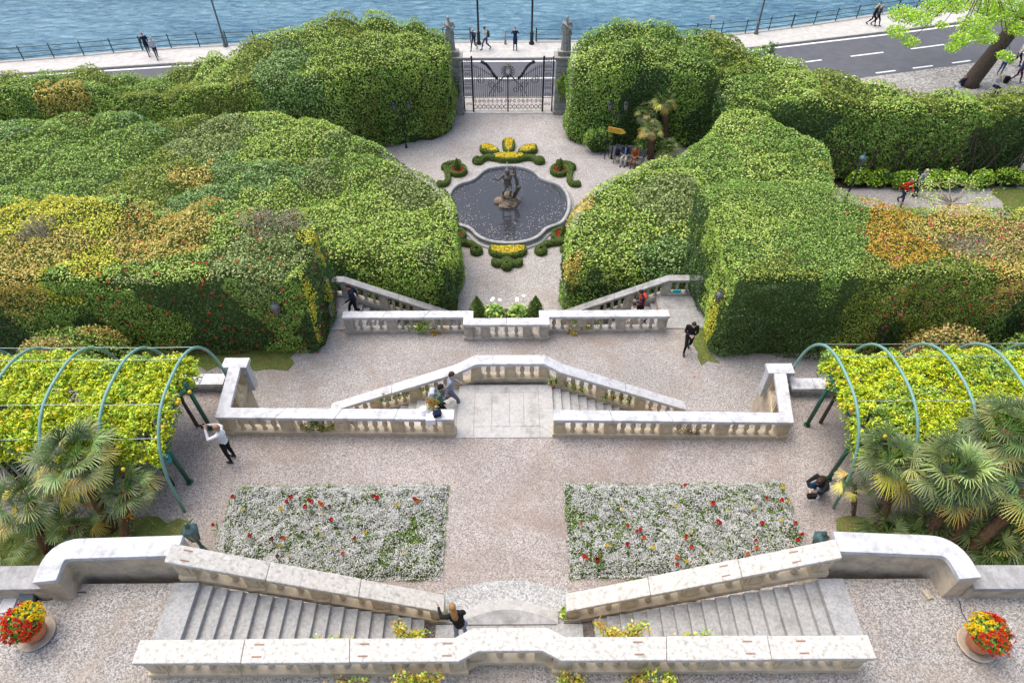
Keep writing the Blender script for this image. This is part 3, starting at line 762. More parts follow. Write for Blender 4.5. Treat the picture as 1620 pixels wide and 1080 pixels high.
def balustrade(label, path, piers=(), warm=True, cw=.40, h=.9, sp=.29, group=None, clamps=(), endpiers=True, cop=None, name='stone_balustrade', plinth=.14):
    """path of (x, y, ground z) corners; piers: (segment, fraction) where a square block interrupts the balusters"""
    root = wroot(name, path[0], label, 'balustrade', group)
    mb = M['baluster'] if warm else M['baluster_grey']; mc = M[cop] if cop else (M['coping_white'] if warm else M['coping_grey'])
    me = BM_W if warm else BM_G
    ch = .13
    bc, bp = bmesh.new(), bmesh.new()
    P = [Vector(p) for p in path]
    bh = h - ch - plinth
    def pier(p, d, wd, cap=True):
        ang = math.atan2(d.y, d.x)
        b = bmesh.new(); zc = p.z + (h - ch) / 2
        box(b, (p.x, p.y, p.z - .05 + (h - ch + .05) / 2), (wd, .27, h - ch + .04), ang)
        box(b, (p.x, p.y, p.z + .08), (wd + .05, cw - .05, .18), ang)
        # the raised panel with its tapered shoulders
        box(b, (p.x, p.y, p.z + .44), (wd * .55, .31, .34), ang)
        bevel(wobj('pier', b, mb, root), .012)
    for i in range(len(P) - 1):
        a, c = P[i], P[i + 1]; d = c - a; L = Vector((d.x, d.y, 0)).length
        mid = [f for s_, f in piers if s_ == i]
        ex = sorted([0.] * (1 if endpiers else 0) + [1.] * (1 if endpiers else 0) + mid)
        marks = [0] + sorted(mid) + [1]
        for f0, f1 in zip(marks[:-1], marks[1:]):
            l0 = L * f0 + (.24 if (endpiers or f0 > 0) else .08); l1 = L * f1 - (.24 if (endpiers or f1 < 1) else .08)
            nb = int((l1 - l0) / sp)
            for k in range(nb):
                t = (l0 + (k + .5) * (l1 - l0) / max(nb, 1)) / L
                p = a + d * t
                o = bpy.data.objects.new('baluster', me); COL.objects.link(o); o.location = (p.x, p.y, p.z + plinth - .02 + (.01 if abs(d.z) > .1 else 0)); o.rotation_euler = (0, 0, random.uniform(0, 1))
                o.scale = (1, 1, (bh + .03) / .60)
                under(o, root)
        for f in mid: pier(a + d * f, d, .36)
    if endpiers:
        for i, p in enumerate(P):
            d = (P[min(i + 1, len(P) - 1)] - P[max(i - 1, 0)])
            pier(p, d, .34)
    ext = [np.array(p) for p in path]
    u0 = ext[0] - ext[1]; u1 = ext[-1] - ext[-2]
    ext[0] = ext[0] + u0 / np.linalg.norm(u0) * .2; ext[-1] = ext[-1] + u1 / np.linalg.norm(u1) * .2
    ribbon(bc, ext, cw, h - ch, h, 1.9, wob=.012)
    ribbon(bp, ext, cw - .08, -.06, plinth)
    bevel(wobj('coping', bc, mc, root), .02); bevel(wobj('plinth', bp, mb, root), .01)
    for (s_, f) in clamps:      # iron clamps let into the joints
        a, c = P[s_], P[s_ + 1]; p = a + (c - a) * f; d = (c - a)
        b = bmesh.new()
        for v in (-.11, .11):
            n_ = Vector((-d.y, d.x, 0)).normalized() * v
            e = d.normalized() * .09
            bar(b, p + n_ - e + Vector((0, 0, h + .012)), p + n_ + e + Vector((0, 0, h + .012)), .022, .014)
        wobj('clamp', b, M['red_iron'], root)
    return root
def g(px, py, z, h=.9):      # point under a coping seen at (px, py)
    x, y = W(px, py, z + h); return (x, y, z)
# bottom one, nearest the house, with a shallow bay in the middle
yb = g(500, 1028, Z1)[1]; yc = g(807, 1012, Z1)[1] + .02
X = lambda px, py, z=Z1: g(px, py, z)[0]
balustrade('long white balustrade nearest the viewer with a shallow bay in its middle', [(X(232, 1028), yb, Z1), (X(722, 1028), yb, Z1), (X(752, 1012), yc, Z1), (X(862, 1012), yc, Z1), (X(892, 1028), yb, Z1), (X(1368, 1034), yb, Z1)],
           [(0, .24), (0, .5), (0, .75), (4, .26), (4, .5), (4, .76)], clamps=((0, .36), (0, .7), (0, .97), (4, .25), (4, .62), (4, .8)), cw=.43)
# stair parapets of the upper flights
for sgn, lab in ((-1, 'sloping white balustrade along the left flower bed, ending by the woman in black'), (1, 'sloping white balustrade along the right flower bed, ending near a green tuft')):
    if sgn < 0: a, c = g(285, 866, Z1), g(690, 957, Z2)
    else: a, c = g(1318, 888, Z1), g(908, 957, Z2)
    a = (a[0], 6.42, Z1); c = (c[0], 6.42, Z2 + .02)
    m = (c[0] + (a[0] - c[0]) * .02, 6.42, Z2 + .05)
    balustrade(lab, [a, c], [(0, .25), (0, .5), (0, .75)], clamps=((0, .12), (0, .38)) if sgn > 0 else ((0, .03),), cw=.42)
# middle: front ones beside the slabbed landing, with their returns
balustrade('grey-topped balustrade between the left pergola and the slabbed landing, turning back at its end', [(*W(372, 576, Z2 + .9), Z2), (*W(352, 652, Z2 + .9), Z2), (*W(708, 655, Z2 + .9), Z2)],
           [(0, .5), (1, .27), (1, .52), (1, .77)], warm=True, cop='coping_grey', cw=.38)
balustrade('grey-topped balustrade between the slabbed landing and the right pergola, turning back at its end', [(*W(1234, 586, Z2 + .9), Z2), (*W(1245, 660, Z2 + .9), Z2), (*W(886, 656, Z2 + .9), Z2)],
           [(0, .5), (1, .27), (1, .52), (1, .77)], warm=True, cop='coping_grey', cw=.38)
for px0, px1, py, lab in ((352, 392, 575, 'flat grey cap block ending the left return of the balustrade'), (1214, 1256, 584, 'flat grey cap block ending the right return of the balustrade')):
    a = W3(px0, py, Z2 + .9); c = W3(px1, py, Z2 + .9)
    bm = bmesh.new(); bar(bm, Vector(a) + Vector((0, .04, -.06)), Vector(c) + Vector((0, .04, -.06)), .42, .14)
    cx = (a[0] + c[0]) / 2
    box(bm, (cx, a[1] + .04, Z2 + .3), (abs(c[0] - a[0]) - .1, .3, 1.2))
    bevel(tag(obj('end_block', bm, M['coping_grey']), lab, 'stone block'), .015)
# the peaked one behind the landing
pk = [g(531, 642, Z3), g(722, 588, 4.45), g(752, 577, Z2), g(862, 577, Z2), g(890, 589, 4.45), g(1078, 645, Z3)]
pk = [(p[0], 14.02 + (0.16 if i in (2, 3) else 0), p[2]) for i, p in enumerate(pk)]
balustrade('pale balustrade rising to a peak behind the slabbed landing, small roses between its balusters', pk, [(0, .33), (0, .66), (2, .5), (4, .33), (4, .66)], warm=True, cop='coping_grey', cw=.38)
# retaining wall under it
bm = bmesh.new()
xs = [p[0] for p in pk]; zs = [p[2] - .03 for p in pk]
for i in range(5):
    a, c = pk[i], pk[i + 1]
    prism(bm, [(a[0], a[1] - .13), (c[0], c[1] - .13), (c[0], c[1] + .13), (a[0], a[1] + .13)], 2.3, [a[2] + .02, c[2] + .02, c[2] + .02, a[2] + .02])
structure(obj('stair_wall', bm, M['baluster_grey']))
# far one over the fountain court with a bay round the planters
fy = g(600, 497, Z3)[1]
fb = [g(549, 498, Z3), g(733, 498, Z3), g(737, 511, Z3), g(762, 511, Z3), g(764, 509.9, Z3)]
def G(px, y): return (W(px, 500, Z3 + .9)[0] * 1.0, y, Z3)
y0, y1 = fy, fy - .42
balustrade('balustrade above the fountain court, stepping forward round the two cone shrubs', [G(549, y0), G(741, y0), G(741, y1), G(861, y1), G(861, y0), G(1052, y0)],
           [(0, .35), (0, .68), (2, .22), (2, .78), (4, .32), (4, .65)], warm=False, cw=.38)
# outer balustrades of the side stairs
for sgn in (-1, 1):
    if sgn < 0:
        p = [(-8.0, 20.62, Z3), (-6.75, 20.62, Z3), (-2.75, 20.9, .45)]
        lab = 'weathered dark balustrade sloping down behind the man in the navy jacket'
    else:
        p = [(7.85, 20.62, Z3), (6.55, 20.62, Z3), (2.55, 20.9, .45)]
        lab = 'weathered dark balustrade with a teal sign, sloping down behind the orange vest'
    balustrade(lab, p, [(1, .36), (1, .7)], warm=False, cop='greystone', cw=.36)
    bm = bmesh.new(); a, c = p[1], p[2]
    prism(bm, [(a[0], a[1] - .14), (c[0], c[1] - .14), (c[0], c[1] + .14), (a[0], a[1] + .14)], -.2, [a[2] + .02, c[2] + .02, c[2] + .02, a[2] + .02])
    structure(obj('stair_wall', bm, M['greystone']))
bm = bmesh.new(); box(bm, W3(1071, 461, Z3 + .62), (.34, .03, .17)); o = obj('info_plate', bm, M['teal'])
o.location = (0, 0, 0); tag(o, 'small teal plate fixed to the dark balustrade beside the orange vest', 'sign')

# ---------------------------------------------------------------- plain parapets of the upper terrace
def parapet(label, pts, zt, wd, m_top='coping_grey', ov=.03, zb=4.2):
    root = wroot('parapet_wall', (*pts[0], zb), label, 'wall')
    bm, bt = bmesh.new(), bmesh.new()
    A, B = offset_line(pts, wd / 2), offset_line(pts, -wd / 2)
    A2, B2 = offset_line(pts, wd / 2 + ov), offset_line(pts, -wd / 2 - ov)
    band(bm, A, B, zb, zt - .12); band(bt, A2, B2, zt - .12, zt)
    for b in (bm, bt): bmesh.ops.recalc_face_normals(b, faces=b.faces)
    wobj('wall', bm, M['stucco'], root); o = wobj('coping', bt, M[m_top], root); bevel(o, .015)
    return root
def arc_corner(a, c, e, r, n=8):
    """polyline a-c-e with the corner c rounded"""
    a, c, e = map(lambda v: np.array(v, float), (a, c, e))
    u = (a - c) / np.linalg.norm(a - c); v = (e - c) / np.linalg.norm(e - c)
    p0, p1 = c + u * r, c + v * r
    return [a] + [p0 * (1 - t) ** 2 + c * 2 * t * (1 - t) + p1 * t * t for t in np.linspace(0, 1, n)] + [e]
parapet('plain grey-topped parapet curving towards the viewer beside the left palms', arc_corner((LX + .05, 6.62), (-9.5, 6.55), (-9.42, 5.85), .40), 8.1, .40)
parapet('plain grey-topped parapet curving towards the viewer beside the right palms', arc_corner((RX - .05, 6.62), (9.3, 6.5), (9.35, 5.8), .40), 8.1, .40)
parapet('low wall of grey slabs behind the spotlight and the left flower pot', [(-9.65, 6.12), (-17, 6.05)], 7.72, .46, 'greystone')
parapet('low wall of grey slabs behind the right flower pot', [(9.6, 6.0), (17, 5.95)], 7.72, .46, 'greystone')
# stone bench slabs
for (a, c, py, lab) in ((283, 356, 600, 'pale stone bench slab between the left pergola and the balustrade'), (1250, 1325, 607, 'pale stone bench slab between the balustrade and the right pergola')):
    p, q = W3(a, py, Z2 + .42), W3(c, py, Z2 + .42)
    root = wroot('stone_bench', ((p[0] + q[0]) / 2, p[1], Z2), lab, 'bench')
    bm = bmesh.new(); mx_ = (p[0] + q[0]) / 2
    box(bm, (p[0] + (mx_ - p[0]) / 2, p[1], Z2 + .38), (mx_ - p[0] - .01, .46, .12)); box(bm, (q[0] - (q[0] - mx_) / 2, p[1], Z2 + .38), (q[0] - mx_ - .01, .46, .12))
    bevel(wobj('seat', bm, M['coping_grey'], root), .015)
    for t in (.15, .85):
        bm = bmesh.new(); box(bm, (p[0] + (q[0] - p[0]) * t, p[1], Z2 + .16), (.2, .36, .32)); wobj('leg', bm, M['greystone'], root)
# ---------------------------------------------------------------- hedges
RED = [(.55, .02, .03), (.62, .05, .08), (.60, .10, .05)]
PINK = [(.70, .06, .16), (.62, .03, .06), (.75, .18, .25)]
make_hedge('clipped_hedge', 'broad billowing olive-green hedge along the road left of the gate', 'hedge',
    [('w', -46, 34.8, 4.3), ('w', -30, 35.2, 4.3), ('w', -16, 35.2, 4.3), (520, 152, 4.4), (570, 124, 4.5), (640, 112, 4.6), (690, 106, 4.6), (714, 100, 4.2), (716, 84, 4.1),
     (712, 68, 4.3), (698, 52, 4.8), (650, 30, 6.0), (600, 23, 6.2), (545, 32, 6.0), (490, 52, 5.6), (430, 70, 5.2), (350, 94, 4.2), (300, 112, 3.3), (245, 134, 2.8), (200, 124, 3.1), (130, 112, 4.2), (60, 116, 4.4), (-60, 116, 4.4), (-200, 120, 4.4)],
    Z4, ['olive', 'mid', 'lime', 'olive'], extra=[(620, 60, 5.6), (560, 75, 5.2), (290, 145, 2.9), (250, 150, 2.9), (120, 140, 4.2)], cell=2.4, lump=.6, rnd=.6, L=.17, Wd=.07, dens=115, dz=.55,
    patches=[(460, 135, 4.5, 2.3, 'blue'), (640, 80, 5.2, 2.2, 'lime'), (540, 120, 4.6, 1.8, 'lime'), (695, 90, 4.8, 1.0, 'lime'), (90, 160, 4.2, 1.6, 'gold'), (520, 85, 5, 1.0, 'lime')], side_pal=['mid', 'olive', 'lime'], seed=1)
make_hedge('clipped_hedge', 'rounded hedge mass left of the fountain', 'hedge',
    [('w', -46, 21.8, 3.6), ('w', -30, 21.8, 3.7), ('w', -15, 21.4, 3.7), (515, 412, 3.6), (600, 416, 3.6), (690, 424, 3.6), (718, 405, 3.6), (724, 345, 3.7), (719, 300, 3.8), (692, 270, 3.8),
     (645, 242, 3.9), (600, 216, 3.9), (545, 196, 3.9), (490, 182, 3.9), (400, 170, 4.0), (330, 173, 4.0), (230, 180, 4.0), (100, 178, 3.9), (-60, 190, 3.9), (-200, 195, 3.9)],
    Z4, ['mid', 'olive', 'lime', 'mid', 'blue', 'grey'], extra=[(400, 250, 3.8), (500, 300, 3.6), (300, 280, 3.8), (620, 340, 3.7), (150, 250, 3.7)], cell=2.7, lump=.6, rnd=.8, L=.15, Wd=.075, dens=130,
    patches=[(310, 285, 3.8, 1.1, 'gold'), (430, 280, 3.8, 1.6, 'blue'), (450, 205, 3.9, 3.0, 'lime'), (330, 215, 3.9, 2.2, 'grey'), (640, 360, 3.7, 2.6, 'lime'), (560, 240, 3.9, 1.6, 'mid'), (480, 330, 3.7, 2.0, 'lime'), (560, 350, 3.7, 1.8, 'lime'), (110, 250, 3.7, 4, 'mid')],
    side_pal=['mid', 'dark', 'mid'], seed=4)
make_hedge('clipped_hedge', 'square-cut hedge with red flowers and bare twigs on top, behind the left pergola', 'hedge',
    [('w', -8.0, 17.2, 6.4), ('w', -7.35, 17.2, 6.4), ('w', -7.08, 17.4, 6.4), ('w', -7.1, 18.5, 6.45), ('w', -7.1, 20.2, 6.6), ('w', -7.4, 20.7, 6.6), ('w', -11, 21.3, 6.7), ('w', -13, 21.6, 6.2), ('w', -14.5, 21.8, 6.7), ('w', -22, 22.5, 6.7), ('w', -34, 22.5, 6.7), ('w', -34, 17.3, 6.2), ('w', -20, 17.3, 6.1), ('w', -12, 17.2, 6.3)],
    Z3, ['mid', 'grey', 'olive', 'lime'], cell=2.1, lump=.3, rnd=.18, small=.14, L=.11, Wd=.06, dens=250,
    patches=[(60, 340, 6.6, 2.6, 'yellow'), (150, 370, 6.5, 2.2, 'yellow'), (-20, 380, 6.5, 2, 'yellow'), (20, 420, 6.2, 1.3, 'gold'), (90, 390, 6.4, 1.2, 'gold'), (10, 440, 5.9, .8, 'gold'), (270, 360, 6.5, 1.8, 'gold'), (215, 340, 6.6, .8, 'gold'), (420, 405, 6.4, 1.6, 'grey'), (430, 355, 6.5, .9, 'brown'), (60, 365, 6.5, .6, 'brown'), (508, 500, 4.5, .40, 'yellow'), (505, 440, 4.5, .35, 'yellow'), (510, 545, 3.5, .4, 'yellow')],
    side_pal=['dark', 'mid', 'dark', 'dark'], flowers=(230, RED, (-15, -7)), fresh_side_shade=.6, rough_top=.3, seed=9, it=1)
# right side
make_hedge('clipped_hedge', 'tall dark-faced hedge right of the gate, behind the bench and the small palms', 'hedge',
    [(897, 104, 4.2), (907, 122, 4.2), (960, 124, 4.4), (1020, 120, 4.4), (1080, 122, 4.4), (1150, 132, 4.3), (1220, 138, 4.3), ('w', 12.4, 34.6, 4.4), (1235, 70, 4.5), (1200, 86, 4.7), (1150, 66, 5.0), (1110, 52, 5.4), (1040, 35, 6.0), (980, 34, 6.2), (932, 54, 5.4), (904, 78, 4.6)],
    Z4, ['lime', 'mid', 'mid', 'lime', 'olive'], extra=[(1000, 75, 5.6), (1080, 90, 5.0)], cell=2.3, lump=.45, rnd=.55, L=.17, Wd=.085, dens=115, dz=.45,
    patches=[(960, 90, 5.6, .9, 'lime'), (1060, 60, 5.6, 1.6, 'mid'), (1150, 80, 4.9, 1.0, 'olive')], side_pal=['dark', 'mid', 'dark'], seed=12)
make_hedge('tall_hedge', 'long tall hedge with open dark lower stems behind the garden path', 'hedge',
    [('w', 12.0, 33.6, 4.4), (1330, 170, 4.6), (1420, 174, 4.6), (1520, 168, 4.6), (1680, 168, 4.6), (1680, 134, 4.5), (1480, 136, 4.4), (1452, 146, 4.2), (1420, 134, 4.5), (1340, 122, 4.6), (1280, 104, 4.6), (1215, 88, 4.6), ('w', 12, 37.5, 4.6)],
    .35, ['lime', 'mid', 'olive', 'lime'], cell=2.2, lump=.5, rnd=.5, dz=.15, L=.18, Wd=.085, dens=105, patches=[(1395, 128, 4.5, .7, 'orange'), (1430, 142, 4.4, .8, 'olive')],
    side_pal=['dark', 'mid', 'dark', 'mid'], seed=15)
make_hedge('clipped_hedge', 'winding rounded hedge mass right of the fountain, from the stairs to the tall hedge', 'hedge',
    [('w', 2.62, 21.6, 3.6), (897, 415, 3.7), (896, 360, 3.8), (903, 325, 3.8), (930, 296, 3.8), (975, 268, 3.9), (1020, 250, 3.9), (1065, 236, 3.9), (1105, 213, 3.9), (1135, 182, 4.0), (1150, 155, 4.1), (1180, 143, 4.2), (1212, 158, 4.1),
     (1225, 180, 4.1), (1262, 200, 4.1), (1305, 222, 4.1), (1328, 250, 4.0), (1322, 285, 4.0), ('w', 14.2, 24.5, 4), ('w', 11, 21.7, 3.7), ('w', 5, 21.6, 3.6)],
    Z4, ['lime', 'mid', 'lime', 'mid', 'grey'], extra=[(1000, 330, 3.9), (1200, 240, 4.2)], cell=2.6, lump=.5, rnd=.8, L=.15, Wd=.08, dens=130,
    patches=[(1260, 240, 4.1, 2.6, 'mid'), (1200, 260, 4.1, 1.2, 'lime'), (1310, 262, 4, .9, 'olive'), (1060, 320, 3.8, 1.7, 'grey'), (960, 370, 3.8, 2.2, 'lime'), (910, 320, 3.8, .8, 'gold'), (1060, 400, 3.7, 1.2, 'blue'), (905, 400, 3.7, .5, 'gold')],
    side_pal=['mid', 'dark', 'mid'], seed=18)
make_hedge('clipped_hedge', 'square-cut two-tone hedge right of the man in black, orange flowering azaleas at its far end', 'hedge',
    [('w', 8.8, 16.95, 6.6), ('w', 8.0, 16.95, 6.6), ('w', 7.68, 17.2, 6.6), ('w', 7.65, 18.5, 6.6), ('w', 7.65, 20.5, 6.6), ('w', 7.62, 22.6, 6.6), ('w', 7.9, 22.95, 6.6), ('w', 12.4, 23.0, 6.6), ('w', 13.6, 22.0, 6.5), ('w', 15, 21.6, 6.3), ('w', 22, 21.6, 6.2), ('w', 34, 21.6, 6.2), ('w', 34, 17.3, 6.2), ('w', 22, 17.2, 6.3), ('w', 13, 16.9, 6.6)],
    Z3, ['mid', 'lime', 'mid', 'olive'], cell=2.6, lump=.16, rnd=.18, small=.12, L=.10, Wd=.055, dens=290,
    patches=[(1420, 370, 6.3, 2.0, 'orange'), (1400, 420, 6.3, 1.7, 'orange'), (1480, 430, 6.2, 1.7, 'orange'), (1430, 400, 6.3, 1.6, 'orange'), (1530, 370, 6.2, 1.9, 'gold'), (1600, 400, 6.2, 2.0, 'pinkish'), (1520, 400, 6.2, .9, 'brown'), (1290, 330, 6.6, 1.8, 'mid'), (1200, 350, 6.6, 1.6, 'lime'), (1570, 450, 6.2, 1.5, 'gold'), (1112, 540, 4, .45, 'yellow'), (1112, 500, 4, .5, 'yellow'), (1115, 440, 5, .6, 'lime'), (1120, 400, 5.5, .8, 'lime'), (1112, 350, 6.2, .8, 'lime'), (1150, 420, 6.4, .7, 'lime'), (1320, 390, 6.6, 1.6, 'mid'), (1440, 475, 5.6, 1.0, 'olive'), (1380, 480, 5.4, .9, 'olive'), (1500, 480, 5.4, 1.2, 'olive')],
    side_pal=['dark', 'mid', 'dark', 'dark'], flowers=(520, PINK, (12.5, 30)), fresh_side_shade=.55, seed=21)

# shrubs
def at(px, py, z): return W3(px, py, z)
bush('azalea_bush', 'loose pinkish flowering bush behind the left pergola', 'bush', at(150, 594, Z3), (2.3, 1.0, 1.65), ['pinkish', 'gold', 'mid'], 5200, .10, .05, (160, PINK, .05))
bush('azalea_bush', 'pale yellow-green flowering bush behind the right pergola, before the azaleas', 'bush', at(1462, 600, Z3), (1.9, 1.0, 1.85), ['gold', 'mid', 'pinkish'], 5200, .11, .05, (90, PINK, .05))
bush('azalea_bush', 'pinkish bush at the picture edge behind the right pergola', 'bush', at(1604, 602, Z3), (1.6, 1.0, 1.75), ['pinkish', 'grey', 'mid'], 4200, .11, .05, (90, PINK, .05))
for i, (px, py, r) in enumerate(((1355, 278, .9), (1385, 278, .95), (1425, 282, .9), (1468, 281, .85), (1500, 282, 1.0), (1545, 280, .95), (1590, 278, 1.1))):
    bush('camellia_shrub', 'round glossy green shrub in the row under the tall hedge', 'shrub', at(px, py + 15, 0.03), (r, .55, .78), ['mid', 'dark', 'fresh'], 900, .15, .09, (4, [(.8, .8, .78)], .12), 'shrubs in the row under the tall hedge')
bush('low_bush', 'low olive bush beside the pollarded tree, behind the orange azaleas', 'bush', at(1410, 350, 0), (2.2, .6, .5), ['olive', 'mid'], 1900, .12, .06)
bush('low_bush', 'small low olive bush nearer the path edge, before the garden path slabs', 'bush', at(1480, 352, 0), (.8, .5, .45), ['olive', 'dark'], 700, .12, .06)
bush('low_bush', 'low green bush between the pollarded tree and the lawn', 'bush', at(1550, 362, 0), (1.6, .7, .6), ['olive', 'mid'], 1500, .12, .06)
bush('low_bush', 'golden bush at the edge of the small lawn, far right', 'bush', at(1615, 372, 0), (1.2, 1.0, 1.3), ['gold', 'yellow'], 1900, .13, .07)
bush('low_bush', 'dark bush behind the bench under the small palms', 'bush', at(1035, 240, 0), (1.6, .7, .7), ['dark', 'fresh', 'mid'], 1400, .14, .08)
bush('low_bush', 'dark bush left of the signpost at the hedge foot', 'bush', at(945, 240, 0), (1.1, .5, 1.1), ['dark', 'dark', 'mid'], 1300, .14, .08)
# climbing roses on the balustrades: sprigs of reddish young shoots
def sprig(label, c, w_, h_, dpt, n, pal, group=None, L=.07, flowers=None, name='climbing_rose', cat='rose bush'):
    root = empty(name, c, 0, label, cat, group)
    bm = bmesh.new(); P, N = [], []
    k = max(3, int(w_ * 6))
    for i in range(k):
        x0 = random.uniform(-w_ / 2, w_ / 2) * .5; x1 = random.uniform(-w_ / 2, w_ / 2); yy = random.uniform(-dpt, dpt) / 2; hh = h_ * random.uniform(.5, 1.05)
        pts = [(x0, yy * .3, 0), ((x0 + x1) / 2, yy, hh * .6), (x1, yy, hh)]
        tube(bm, pts, [.014, .01, .004], 5)
        m = n // k
        t = rng.uniform(.2, 1, m)
        q = np.outer((1 - t) ** 2, pts[0]) + np.outer(2 * t * (1 - t), pts[1]) + np.outer(t * t, pts[2])
        P.append(q + rng.normal(0, .06, (m, 3))); N.append(rng.normal(0, 1, (m, 3)) + [0, 0, 1.2])
    P = np.vstack(P); N = np.vstack(N); P[:, 2] = np.abs(P[:, 2])
    leaf_mesh('foliage', P, N, paint(pick(np.arange(len(P)) // 12 * 7, pal), 1), L, L * .6, .6, [M['leaf']], None, root)
    obj('stems', bm, M['bark'], root)
    if flowers:
        b = leaf_mesh('blossom', np.repeat(P[:flowers[0]], 5, 0) + rng.normal(0, .012, (flowers[0] * 5, 3)), rng.normal(0, 1, (flowers[0] * 5, 3)), np.tile(flowers[1], (flowers[0] * 5, 1)), .07, .07, .5, [M['petal']], None, root)
    return root
ROSE = ['gold', 'orange', 'fresh', 'lime', 'orange']
sprig('rose shoots over the near balustrade beside the woman in black', (*W(648, 1000, Z1)[:1], 4.86, 7.1), 1.1, 1.05, .2, 900, ROSE)
sprig('thin rose shoots over the near balustrade halfway along the left stairs', (W(540, 1000, Z1)[0], 4.86, 7.1), 1.3, .5, .15, 260, ROSE)
sprig('full rose shoots rising over the near balustrade at the foot of the right stairs', (W(975, 1000, Z1)[0], 4.86, 7.1), 1.2, 1.05, .2, 900, ROSE)
sprig('thin rose shoots over the near balustrade halfway along the right stairs', (W(1080, 1000, Z1)[0], 4.86, 7.1), 1.0, .7, .15, 300, ROSE)
for px, wd, hh, n_, lab in ((665, 1.0, .75, 800, 'rose bush at the foot of the near balustrade left of its bay'), (555, .9, .4, 160, 'sparse low rose at the foot of the near balustrade, left'), (905, .8, .5, 350, 'reddish rose at the foot of the near balustrade right of its bay'), (995, .9, .6, 380, 'rose bush at the foot of the near balustrade with a small white tag'), (1055, .4, .65, 300, 'narrow green rose at the foot of the near balustrade, right')):
    sprig(lab, (W(px, 1062, Z1)[0], 4.05, Z1), wd, hh, .3, n_, ROSE)
sprig('climbing rose before the balustrade nearest the left pergola', (*W(512, 682, Z2), Z2), 1.4, .75, .3, 900, ['mid', 'orange', 'dark'])
sprig('bare thorny rose before the balustrade nearest the right pergola', (*W(1095, 688, Z2), Z2), 1.1, .55, .3, 160, ['brown', 'pinkish'])
sprig('rose climbing the far balustrade left of the cone shrubs', (*W(665, 526, Z3), Z3), 1.7, .7, .2, 420, ['fresh', 'mid'], L=.08)
sprig('rose on the far balustrade right of the cone shrubs', (*W(930, 524, Z3), Z3), 1.5, .6, .2, 320, ['fresh', 'gold'], L=.08)
for px, py, lab in ((692, 528, 'left'), (905, 525, 'right')):
    sprig('small dry plant with a white tag at the far balustrade, %s of the bay' % lab, (*W(px, py, Z3), Z3), .8, .2, .6, 300, ['brown', 'gold', 'orange'], name='dry_plant', cat='plant')
    bm = bmesh.new(); box(bm, W3(px - 4, py - 5, Z3 + .15), (.16, .02, .1)); tag(obj('plant_tag', bm, M['whitepl']), 'white plant tag beside the dry plant %s of the far bay' % lab, 'tag')
bm = bmesh.new(); box(bm, W3(913, 1066, Z1 + .1), (.12, .07, .02)); tag(obj('plant_tag', bm, M['whitepl']), 'white plant tag among the roses at the near balustrade', 'tag')
bm = bmesh.new(); ell(bm, W3(1089, 684, Z2 + .05), (.07, .05, .07), 10); tag(obj('plant_tag', bm, M['whitepl']), 'round white plant tag under the thorny rose', 'tag')
for (px, py, z) in ((604, 626, 4.05), (618, 621, 4.1), (632, 620, 4.2), (645, 618, 4.3), (667, 610, 4.5), (680, 607, 4.55), (871, 594, 4.9), (880, 597, 4.95), (895, 600, 4.8), (909, 604, 4.6), (921, 609, 4.5), (958, 622, 4.15), (971, 626, 4.1), (984, 631, 4.0), (997, 637, 3.9)):
    x, y = W(px, py, z)
    sprig('small rose twig poking through the peaked balustrade', (x, 13.86, z - .15), .12, .34, .05, 45, ['fresh', 'dark', 'mid'], 'rose twigs between the balusters of the peaked balustrade', .07, (1, (.7, .05, .05)))
for px, py, lab in ((697, 962, 'tuft of grassy leaves by the foot of the left stairs, beside the woman in black'), (898, 966, 'small green tuft by the foot of the right stairs')):
    sprig(lab, (*W(px, py, 5.0), 4.75), .2, .35, .2, 160, ['mid', 'fresh'], L=.14, name='plant_tuft', cat='plant')

